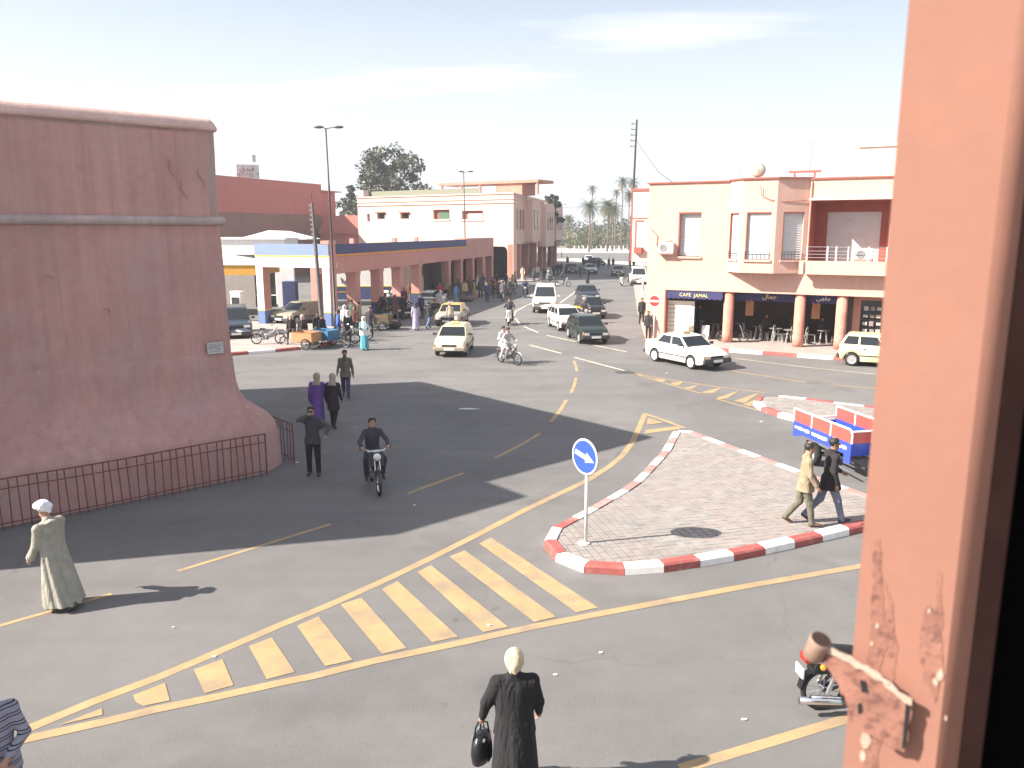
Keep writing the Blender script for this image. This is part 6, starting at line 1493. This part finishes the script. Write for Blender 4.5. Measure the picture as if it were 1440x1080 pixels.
moped_rider('person on a white scooter riding near the white van', 'white scooter ridden towards the camera left of the waiting van', G(874, 402), -94, 'scooter', WHITEB, (.03, .03, .035), (.2, .2, .2), .03, seat=.82)
moped_rider('person in a cap riding a pale moped beside the black taxi', 'pale moped squeezed between the white hatchback and the black taxi', G(822, 455), -85, 'moped', WHITEB, (.10, .10, .10), (.05, .05, .06), .028, head='helmet', headcol=(.5, .5, .48))
# tail of a motorbike passing under the window
b0 = G(1141, 1010); bike('motorbike', 'black motorbike with red tail lamp leaving at the lower right edge', V((b0.x + .79, b0.y + .26, 0)), 6, BLACKP)
rider('person riding the black motorbike hidden behind the window post', None, -.1, .80, 6, (b0.x + .90, b0.y + .30), top=(.10, .10, .11), bottom=(.05, .05, .07), res=.02, hands_at=(V((.45, .3, 1.05)), V((.45, -.3, 1.05))))
# ---------------------------------------------------------------- walkers farther off
far_ = 'people along the arcade'
W = lambda label, px, py, hd, **kw: person(label, G(px, py), hd, kw.pop('h', 1.70), res=kw.pop('res', .026), group=kw.pop('group', far_), **kw)
W('person wrapped in a white veil over a turquoise robe crossing by the carts', 513, 492, -85, head='veil', headcol=(.72, .70, .70), robe=(.09, .33, .40), pose='walk', stride=9, res=.017, wide=1.0, arms=((14, 95, 1), (14, 95, 1)), group=STEP_)
W('person in a lilac robe carrying a light blue bag in the shade', 585, 464, 95, head='scarf', headcol=(.05, .045, .06), robe=(.34, .32, .42), pose='walk', stride=10)
W('person in a dark jacket and blue jeans walking to the taxi', 603, 462, 60, top=(.03, .028, .04), bottom=(.16, .19, .32), pose='walk', stride=16)
W('person in a beige jacket leaning on the open taxi', 635, 464, 120, top=(.45, .36, .27), bottom=(.04, .04, .06), pose='bend', lean=28, head='cap', headcol=(.5, .42, .34))
W('person in a red top standing in the arcade behind the taxi', 619, 426, -90, top=(.42, .03, .05), bottom=(.03, .03, .04))
W('person in black standing at the back of the white van', 615, 436, 100, top=(.012, .012, .014), bottom=(.012, .012, .014))
W('person in a bright blue smock bending by the arcade pillar', 640, 428, 60, top=(.10, .24, .42), bottom=(.10, .24, .42), pose='bend', lean=24)
W('person in a yellow beige coat standing by the far pillars', 654, 422, -60, top=(.46, .36, .20), bottom=(.12, .12, .14))
W('person in a tan robe walking along the arcade', 667, 420, 180, robe=(.34, .22, .15), pose='walk', stride=14)
W('person in a navy jacket with white shirt walking out of the arcade', 685, 425, -92, top=(.05, .055, .12), bottom=(.07, .075, .11), pose='walk', stride=12, extra=lambda F, c: F.el(c['shm'] + V((.06, 0, -.02)), c['pel'] + V((.10, 0, .05)), (.03, .07), (.03, .07), 6, .01, (0, 1, 0)), headcol=(.7, .7, .72))
W('person in grey walking past the parked bikes at the arcade end', 707, 424, 88, top=(.13, .13, .14), bottom=(.13, .13, .14), pose='walk', stride=10, h=1.78)
W('person in purple and red clothes by the fourth pillar', 569, 436, -70, top=(.16, .03, .10), bottom=(.05, .03, .05), head='scarf', headcol=(.10, .03, .05), skirt=(.14, .03, .10))
W('person in pale clothes standing between the station pillars', 549, 440, -100, top=(.5, .48, .5), bottom=(.10, .08, .09))
W('person in dark clothes bending over the pavement stall', 536, 450, -20, top=(.03, .025, .03), bottom=(.03, .03, .03), pose='bend', lean=30)
W('person in a cream robe beside the cream building pier', 735, 395, -90, robe=(.55, .42, .34), h=1.76)
W('person in black robe crossing the street far off', 826, 399, 85, head='scarf', headcol=(.02, .02, .025), robe=(.018, .018, .024), pose='walk', stride=12)
W('person in dark clothes under the arcade of the cream building', 765, 394, -60, top=(.03, .03, .04), bottom=(.03, .03, .05))
W('person in white headwear under the arcade of the cream building', 756, 392, -90, top=(.5, .47, .45), bottom=(.06, .05, .05))
for i, (px, py, c1, c2, lab) in enumerate(((779, 389, (.03, .03, .06), (.03, .03, .05), 'person in navy at the kerb beyond the cream building'), (784, 387, (.02, .02, .03), (.04, .04, .05), 'person in black waiting at the kerb beyond the cream building'),
        (789, 386, (.05, .05, .07), (.03, .03, .03), 'person in slate grey standing past the end of the arcade'), (798, 374, (.05, .05, .05), (.04, .04, .06), 'person walking alone near the distant lamp post'),
        (816, 391, (.06, .06, .07), (.07, .07, .09), 'person in grey crossing between the dark and silver saloons'), (820, 375, (.03, .03, .03), (.04, .04, .04), 'person in black standing on the sunlit crossing'),
        (823, 378, (.05, .04, .04), (.04, .04, .05), 'person near the silver saloon on the far crossing'), (842, 378, (.05, .045, .05), (.03, .03, .03), 'person in dark brown right of the silver saloon'),
        (856, 377, (.13, .06, .05), (.05, .04, .04), 'person in russet standing by the sunlit wedge'), (862, 377, (.03, .03, .035), (.03, .03, .04), 'person in black standing by the sunlit wedge'),
        (891, 378, (.03, .03, .04), (.05, .05, .06), 'person behind the waiting white van'), (801, 352, (.06, .06, .06), (.05, .05, .05), 'tiny person on the promenade beyond the far road'))):
    W(lab, px, py, 90 if i % 2 else -90, top=c1, bottom=c2, pose='walk', stride=12 + i % 5, phase=1 if i % 3 else -1, res=.036, group='people at the far end of the street')
rr = random.Random(31)
PAL = [((.03, .03, .035), 'black'), ((.05, .055, .10), 'navy'), ((.14, .13, .12), 'grey'), ((.30, .24, .17), 'tan'), ((.12, .05, .04), 'rust brown'), ((.42, .40, .38), 'off white'), ((.07, .09, .07), 'olive')]
for i, (px, py, where) in enumerate(((560, 428, 'inside the colonnade between the second and third pillars'), (576, 424, 'inside the colonnade beside the fourth pillar'), (611, 421, 'in the wide dark bay behind the van, left side'), (627, 419, 'in the wide dark bay behind the van, right side'), (645, 419, 'between the sixth and seventh pillars'), (661, 416, 'between the seventh and eighth pillars'), (671, 413, 'before the eighth pillar'), (679, 411, 'between the last two pillars'), (693, 416, 'at the outer end of the pink arcade'), (699, 409, 'under the arch of the cream building, left side'), (721, 411, 'right of the bikes under the arch'), (744, 393, 'by the second pier of the cream building'), (751, 396, 'on the sunlit strip before the cream arcade'), (771, 391, 'near the end pier of the cream arcade'), (712, 406, 'behind the bikes under the arch'), (702, 420, 'in the road before the arch, left'), (716, 419, 'in the road before the arch, right'), (724, 405, 'on the pavement right of the arch'), (676, 418, 'in the shade beside the tan robe'), (690, 420, 'in the shade left of the arch'), (617, 441, 'beside the taxi door'), (593, 448, 'behind the lilac robe'), (556, 452, 'beside the barrow'), (567, 450, 'right of the barrow'), (506, 464, 'deep behind the cart crowd, right'), (495, 462, 'deep behind the cart crowd, left'))):
    c, nm = PAL[(i * 3 + 1) % 7]
    W('person in %s clothes standing ' % nm + where, px, py, rr.uniform(0, 360), top=c, bottom=PAL[(i * 5) % 3][0], pose='walk' if i % 3 else 'stand', stride=rr.uniform(5, 15), head='scarf' if i % 4 == 2 else 'hair', headcol=c, h=rr.uniform(1.62, 1.8))
# by the cafe
cg = 'people at the cafe'
W('person in black crouched at the corner of the cafe building', 911, 479, -120, top=(.03, .028, .03), bottom=(.03, .03, .03), h=1.5, z=.13, group=cg, head='hair')
W('person in a black leather jacket seated on a moped before the shutter', 965, 471, -70, z=.135, pose='sit', seat=.72, top=(.02, .018, .02), bottom=(.03, .028, .035), group=cg, res=.02)
W('person in a dark jacket standing at the cafe entrance', 983, 474, -110, z=.135, top=(.035, .033, .045), bottom=(.02, .02, .022), group=cg, res=.02)
W('person standing in the shade behind the round road sign', 902, 456, -90, top=(.03, .03, .03), bottom=(.03, .03, .03), group=cg)
cpv = lambda u, v: V(cp(u, v, 0))
for u, v, c1, lab in ((5.9, 3.4, (.06, .05, .06), 'person seated at a cafe table in the left of the middle bay'), (7.3, 3.9, (.10, .09, .08), 'person seated deep inside the cafe near the second column'), (8.9, 3.2, (.05, .05, .07), 'person seated at the table in the right bay of the cafe')):
    person(lab, cpv(u, v), -100, 1.7, z=.135, pose='sit', seat=.46, top=c1, bottom=(.04, .04, .05), group=cg, res=.028)
# crowd round the carts at the petrol station corner
cart_ = 'people round the carts at the station corner'
W('person in a white hood seated on the orange cart', 411, 484, -80, pose='sit', seat=.74, top=(.035, .025, .025), bottom=(.05, .04, .04), head='hood', headcol=(.7, .68, .66), group=cart_, res=.02)
W('person in a pale hood and dark brown coat seated on the orange cart', 427, 486, -85, pose='sit', seat=.76, top=(.030, .020, .022), bottom=(.03, .03, .03), head='hood', headcol=(.58, .52, .53), group=cart_, res=.02, wide=1.1)
W('person in black seated behind the blue cart', 447, 480, -60, pose='sit', seat=.74, top=(.02, .02, .022), bottom=(.03, .03, .04), group=cart_, res=.02, head='hood', headcol=(.04, .04, .045))
W('person lounging in black across the blue cart', 456, 482, -30, pose='sit', seat=.70, lean=-14, top=(.025, .024, .03), bottom=(.02, .02, .026), group=cart_, res=.02)
W('person in a bright blue jacket standing by the lamp post', 477, 480, 200, top=(.06, .13, .46), bottom=(.10, .12, .18), group=cart_, res=.02)
W('person with a white scarf and black coat beside the bright blue jacket', 490, 481, -60, head='scarf', headcol=(.72, .70, .70), top=(.03, .03, .035), bottom=(.02, .02, .024), coat=(.03, .03, .035, .35), group=cart_, res=.02)
W('person in white standing behind the black coat', 486, 470, -90, top=(.62, .60, .60), bottom=(.10, .10, .12), head='scarf', headcol=(.7, .69, .7), group=cart_, res=.022)
W('person in maroon standing by the first station pillar', 500, 472, -110, top=(.10, .03, .03), bottom=(.04, .03, .04), group=cart_, res=.022)
W('person in dark clothes standing behind the white veiled person', 521, 474, -95, top=(.05, .045, .05), bottom=(.04, .04, .05), group=cart_, res=.022, head='hair')
# ================================================================ parked bikes, carts, tricycle, cafe furniture, litter
pk = 'parked mopeds and bicycles'
bike('moped', 'pale grey moped parked on the pavement by the station portal', G(378, 487), 12, WHITEB, group=pk, z=.13)
bike('moped', 'dark moped parked among the crowd by the lamp post', G(484, 484), 20, GREYP, group=pk)
bike('moped', 'pale moped parked behind the white veiled person', G(503, 478), -160, WHITEB, group=pk)
bike('moped', 'moped parked under the arch of the cream building, left one', G(703, 413), 30, BLACKP, group=pk)
bike('moped', 'moped parked under the arch of the cream building, middle one', G(709, 414), 150, GREYP, group=pk)
bike('moped', 'moped parked under the arch of the cream building, right one', G(716, 414), 70, BLACKP, group=pk)
bike('moped', 'black moped parked before the cafe shutter, nearer the jamb', G(943, 474), -10, BLACKP, group=pk, z=.135)
bike('moped', 'pale moped parked before the cafe shutter beside the seated rider', G(957, 473), -30, WHITEB, group=pk, z=.135)
bike('moped', 'moped parked by the seventh pillar of the arcade', G(657, 416), 100, BLACKP, group=pk)
bike('moped', 'moped parked by the last pillar of the pink arcade', G(688, 409), 60, GREYP, group=pk)
bike('moped', 'red moped parked between the first station pillars', G(515, 466), 40, REDB, group=pk)
bike('moped', 'blue moped parked before the second station pillar', G(530, 456), 200, BLUEB, group=pk)
bike('moped', 'grey moped parked inside the cafe arcade behind the seated rider', G(972, 470), -40, GREYP, group=pk, z=.135)
for i, (px, py, hd_, wh) in enumerate(((697, 414, 20, 'left of the arch of the cream building'), (721, 413, 110, 'against the pier right of the arch'), (706, 418, 75, 'in front of the row under the arch'), (634, 427, 10, 'behind the taxi with the yellow roof'), (548, 446, 160, 'between the second and third station pillars'), (583, 441, 60, 'by the fourth station pillar'))):
    bike('moped', 'dark moped parked ' + wh, G(px, py), hd_, (BLACKP, GREYP)[i % 2], group=pk)
bike('bicycle', 'bicycle with pale tyres leaning behind the first cafe column', G(1029, 484), -25, BLACKP, group=pk, z=.135)
def cart(label, pos, heading, col, edge):
    t = empty('cargo_cart', (pos[0], pos[1], 0), heading, label, 'cart', 'cargo tricycles at the station corner')
    m = mat('cart_' + label.split()[0], col, .7, var=.15, scale=3, stain=.5, stain_col=tuple(c * .5 for c in col), stain_scale=2)
    mb = MB()
    for x0, x1, y0, y1 in ((-.62, .62, -.46, -.43), (-.62, .62, .43, .46), (-.62, -.59, -.43, .43), (.59, .62, -.43, .43)): mb.b2(x0, x1, y0, y1, .42, .86)
    mb.b2(-.62, .62, -.46, .46, .38, .42); mb.build('box', m, t)
    MB().tube([(-.62, -.46, .87), (.62, -.46, .87), (.62, .46, .87), (-.62, .46, .87), (-.62, -.46, .87)], .018, 5).build('box_rim', edge, t)
    for sg in (1, -1): put('wheel', WH_MOPED, t, (.30, sg * .54, .29))
    put('wheel', WH_MOPED, t, (-1.45, 0, .29))
    MB().tube([(.3, -.54, .29), (.3, .54, .29)], .02, 6).build('axle', M_DARKSTEEL, t); MB().tube([(-.6, 0, .45), (-1.1, 0, .42), (-1.45, 0, .29)], .03, 6).build('frame', M_DARKSTEEL, t); MB().tube([(-1.15, 0, .42), (-1.2, 0, .78)], .02, 6).build('seat_post', M_DARKSTEEL, t); MB().box(-1.22, 0, .82, .28, .18, .08).build('seat', M_BLACK, t, bevel=.03)
    MB().tube([(-.62, -.3, .95), (-.75, -.32, 1.02), (-.75, .32, 1.02), (-.62, .3, .95)], .014, 5).build('handlebar', M_DARKSTEEL, t)
cart('orange wooden cargo tricycle cart at the station kerb', G(432, 490), -22, (.46, .22, .10), M_WOOD)
cart('blue cargo tricycle cart beside the orange cart', G(457, 487), 152, (.04, .16, .30), mat('blue_rim', (.05, .2, .36), .6))
cart('dark wooden barrow loaded beside the third pillar', G(536, 464), -10, (.11, .085, .05), M_WOOD)
# blue and red tricycle truck
TC = V((8.46, 19.93, 0)); dv = V((.213, -.977, 0)).normalized()
trike = empty('cargo_tricycle', TC, math.degrees(math.atan2(dv.y, dv.x)), 'motor tricycle with blue and red cargo bed and white rails', 'tricycle')
M_TB, M_TR, M_TW = mat('trike_blue', (.035, .07, .42), .35, var=.05), mat('trike_red', (.50, .085, .07), .4, var=.06), mat('trike_white_rail', (.78, .77, .75), .4)
L_, W_, Z0, Z1_, Z2 = 2.50, 1.26, .70, 1.01, 1.36
for y in (-W_ / 2, W_ / 2): MB().b2(-L_ / 2, L_ / 2, y - .015, y + .015, Z0, Z1_).build('blue_panel', M_TB, trike)
MB().b2(L_ / 2 - .03, L_ / 2, -W_ / 2 + .015, W_ / 2 - .015, Z0, Z1_).build('blue_panel', M_TB, trike); MB().b2(-L_ / 2, -L_ / 2 + .03, -W_ / 2 + .015, W_ / 2 - .015, Z0, Z1_ - .04).build('tailgate', M_TB, trike)
MB().b2(-L_ / 2 + .03, L_ / 2 - .03, -W_ / 2 + .015, W_ / 2 - .015, Z0, Z0 + .03).build('bed_floor', M_TB, trike)
for y in (-W_ / 2, W_ / 2):
    for k in range(3): x0 = -L_ / 2 + .03 + k * (L_ - .03) / 3; MB().b2(x0, x0 + (L_ - .03) / 3 - .05, y - .008, y + .008, Z1_, Z2 - .03).build('red_panel', M_TR, trike)
    MB().tube([(-L_ / 2, y, Z2 - .02), (L_ / 2 - .12, y, Z2 - .02), (L_ / 2 - .04, y, Z2 - .05), (L_ / 2, y, Z2 - .14), (L_ / 2, y, Z1_)], .026, 8).build('rail', M_TW, trike)
    for k in range(3): x0 = -L_ / 2 + k * (L_ - .03) / 3; MB().tube([(x0, y, Z1_ - .02), (x0, y, Z2 - .02)], .024, 8).build('rail_post', M_TW, trike)
MB().b2(L_ / 2 - .02, L_ / 2, -W_ / 2 + .02, W_ / 2 - .02, Z1_, Z2 - .06).build('red_panel', M_TR, trike); MB().b2(L_ / 2 + .001, L_ / 2 + .012, -.12, -.02, Z1_, Z2 - .06).build('rail_post', M_TW, trike)
MB().tube([(L_ / 2, -W_ / 2, Z2 - .06), (L_ / 2, W_ / 2, Z2 - .06)], .026, 8).build('rail', M_TW, trike); MB().tube([(-L_ / 2, -W_ / 2, Z1_ + .06), (-L_ / 2, W_ / 2, Z1_ + .06)], .022, 8).build('rail', M_TW, trike)
for x0, x1, zl in ((-L_ / 2, -L_ / 2 + .45, .60), (L_ / 2 - .26, L_ / 2, .50)):
    mb = MB(); mb.add([(x0, -W_ / 2 - .018, Z0), (x1, -W_ / 2 - .018, Z0), (x1 if x0 > 0 else x0 + .12, -W_ / 2 - .018, zl), (x0, -W_ / 2 - .018, zl), (x0, -W_ / 2, Z0), (x1, -W_ / 2, Z0), (x1 if x0 > 0 else x0 + .12, -W_ / 2, zl), (x0, -W_ / 2, zl)], [(3, 2, 1, 0), (4, 5, 6, 7), (0, 1, 5, 4), (1, 2, 6, 5), (2, 3, 7, 6), (3, 0, 4, 7)]); mb.build('skirt', M_TB, trike)
rr = random.Random(4)
for a, b in ((-1.17, -.47), (-.38, .32), (.41, 1.08)):
    x = a
    while x < b - .02:
        w2 = rr.uniform(.03, .075); hh = rr.uniform(.06, .10); MB().b2(x, min(x + w2, b), -W_ / 2 - .0195, -W_ / 2 - .0155, .86 - hh / 2 + rr.uniform(-.012, .012), .86 + hh / 2).build('painted_letter', M_TW, trike); x += w2 + rr.uniform(.008, .02)
for sg in (1, -1):
    w2 = put('wheel', TYRE, trike, (-.45, sg * .52, .30)); put('rim', RIM_S, w2)
    if sg < 0: w2.rotation_euler = (0, 0, math.pi)
    MB().tube([(-1.1, sg * .30, .46), (1.4, sg * .30, .40)], .03, 6).build('chassis_rail', M_DARKSTEEL, trike)
    MB().tube([(.05, sg * .54, .34), (1.15, sg * .52, .27)], .022, 6).build('tow_bar', M_CHROME, trike)
MB().tube([(-.45, -.5, .30), (-.45, .5, .30)], .04, 8).build('axle', M_DARKSTEEL, trike); MB().box(.55, 0, .36, .5, .35, .25).build('engine', mat('engine_alloy', (.2, .2, .2)), trike, bevel=.03)
MB().tube([(1.3, 0, .55), (1.9, 0, .65), (2.4, 0, .95), (2.5, 0, .35)], .04, 8).build('front_frame', M_TB, trike); put('front_wheel', WH_MOPED, trike, (2.52, 0, .29)); MB().box(1.62, 0, .74, .55, .35, .12).build('seat', M_BLACK, trike, bevel=.04); MB().tube([(2.2, -.36, 1.08), (2.35, -.1, 1.06), (2.35, .1, 1.06), (2.2, .36, 1.08)], .018, 6).build('handlebar', M_CHROME, trike)
mb = MB(); mb.tube([(2.3, 0, .9), (2.45, 0, .75)], [.14, .16], 10); mb.build('fuel_tank', M_TB, trike, smooth=True)
dp = TC + dv * 1.62
person('person in a white helmet and white shirt driving the blue tricycle', dp, math.degrees(math.atan2(dv.y, dv.x)), 1.72, pose='ride', seat=.86, top=(.70, .68, .68), bottom=(.16, .20, .28), head='helmet', headcol=(.78, .77, .75), arms=(V((.55, .33, 1.10)), V((.55, -.33, 1.10))), foot_t=(V((.30, .2, .42)), V((.30, -.2, .42))), res=.018, group='riders on mopeds and motorbikes')
# tables and chairs of the cafe
M_TT = mat('table_top', (.22, .20, .18), .5); M_LEG = mat('pale_metal_leg', (.55, .54, .53), .4)
def table(u, v, label):
    t = empty('cafe_table', cp(u, v, .137), -28.5, label, 'table', 'cafe tables')
    MB().lathe([(.34, .70), (.35, .715), (.34, .73)], n=18).build('table_top', M_TT, t)
    for k in range(4): a = math.pi / 4 + k * math.pi / 2; MB().tube([(.16 * math.cos(a), .16 * math.sin(a), .70), (.27 * math.cos(a), .27 * math.sin(a), 0)], .016, 6).build('leg', M_LEG, t)
def chair(u, v, rz, label):
    t = empty('cafe_chair', cp(u, v, .137), rz, label, 'chair', 'cafe chairs')
    MB().box(0, 0, .45, .42, .42, .035).build('seat', mat('chair_seat', (.10, .085, .08), .7), t, bevel=.01)
    for x, y in ((.18, .18), (.18, -.18)): MB().tube([(x, y, .45), (x + .03, y, 0)], .014, 6).build('leg', M_LEG, t)
    for y in (.18, -.18): MB().tube([(-.26, y, 0), (-.18, y, .45), (-.24, y, .88)], .014, 6).build('leg', M_LEG, t)
    MB().box(-.235, 0, .74, .025, .38, .20).build('backrest', mat('chair_seat', (.10, .085, .08), .7), t, bevel=.01)
for k, (u, v, lab) in enumerate(((3.35, 2.3, 'cafe table in the first bay beside the shutter'), (5.75, 2.2, 'cafe table left in the middle bay'), (6.75, 1.75, 'cafe table in the middle of the middle bay'), (7.55, 1.4, 'cafe table by the second column'), (9.15, 2.0, 'cafe table in the right bay'))):
    table(u, v, lab); side = lab.split('cafe table ')[1]
    chair(u - .62, v + .1, -28.5, 'cafe chair to the west of the table ' + side); chair(u + .62, v - .1, 150, 'cafe chair to the east of the table ' + side)
brd = empty('menu_board', cp(3.15, .75, .137), -28.5, 'small white board leaning outside the cafe entrance', 'board')
MB().slab([(-.2, 0, 0), (.2, 0, 0), (.2, .22, .75), (-.2, .22, .75)], .03).build('board', M_WHITE, brd); MB().slab([(-.2, .44, 0), (.2, .44, 0), (.2, .24, .75), (-.2, .24, .75)], .02).build('rear_leg', M_WHITE, brd)
# goods and sacks along the arcade
for i, (px, py, c, lab) in enumerate(((650, 424, (.10, .10, .10), 'dark sack on the ground by the far arcade pillars'), (660, 424, (.16, .14, .13), 'brown bundle on the ground near the tan robe'), (674, 416, (.45, .42, .38), 'pale bundle lying at the edge of the arcade'), (555, 462, (.06, .05, .045), 'dark heap of goods behind the barrow'))):
    q = G(px, py); tag(MB().ball((0, 0, .25), .45, .35, .28, 12, 8).build('sack', cloth(c), None, smooth=True, loc=(q.x, q.y, 0)), lab, 'sack')
# litter and a manhole on the road
rr = random.Random(2)
for i, (px, py, s_, lab) in enumerate(((659, 575, .42, 'white scrap of paint or paper lying in the rampart shade'), (499, 601, .09, 'small white paper scrap near the moped rider'), (417, 651, .13, 'pale scrap by the end of the railing'), (583, 711, .06, 'tiny paper scrap in the shade by a dashed line'), (938, 525, .10, 'paper scrap on the road before the hatched wedge'), (845, 918, .07, 'paper scrap right of the black coat'), (781, 949, .08, 'crumpled scrap beside the black coat'), (1071, 593, .14, 'white scrap between the two traffic islands'), (688, 880, .07, 'paper scrap on a yellow hatch bar'), (244, 883, .05, 'tiny scrap between the dashed and the solid line'), (302, 924, .06, 'scrap on the long yellow line'), (1046, 1012, .09, 'pale crumbs of paper near the passing motorbike'))):
    s_ *= 1.0 if i == 0 else .62; q = G(px, py); k = 7; pts = [(s_ * (1 if i else 1.0) * rr.uniform(.6, 1) * math.cos(2 * math.pi * j / k), s_ * (.5 if i else .33) * rr.uniform(.6, 1) * math.sin(2 * math.pi * j / k)) for j in range(k)]
    tag(MB().prism(pts, .002, .008 + .02 * rr.random() * (s_ < .2)).build('paper_scrap', mat('paper_white', (.62, .60, .58), .9), None, loc=(q.x, q.y, 0)), lab, 'paper scrap')
q = G(878, 523.5); mh = empty('manhole_cover', (q.x, q.y, 0), 0, 'dark manhole cover before the hatched wedge', 'manhole cover')
MB().lathe([(.38, .002), (.38, .006), (.34, .009)], n=24).build('cover', mat('cast_iron', (.06, .055, .05), .7), mh); MB().lathe([(.44, .001), (.44, .004), (.39, .005)], n=24).build('frame', mat('cast_iron_frame', (.10, .095, .09), .8), mh)
# ================================================================ air between here and the far trees
M_HAZE = bpy.data.materials.new('haze_air'); M_HAZE.use_nodes = True
hn = M_HAZE.node_tree.nodes; hn.remove(hn['Principled BSDF'])
pv_ = hn.new('ShaderNodeVolumePrincipled'); pv_.inputs['Color'].default_value = (.92, .95, 1.0, 1); pv_.inputs['Density'].default_value = 0.0007; pv_.inputs['Anisotropy'].default_value = .25
M_HAZE.node_tree.links.new(pv_.outputs[0], hn['Material Output'].inputs['Volume'])
hzb = MB().b2(-2600, 2600, -300, 4100, -1.0, 40).build('haze', M_HAZE)
tag(hzb, 'thin pale haze in the air over the street', kind='stuff')
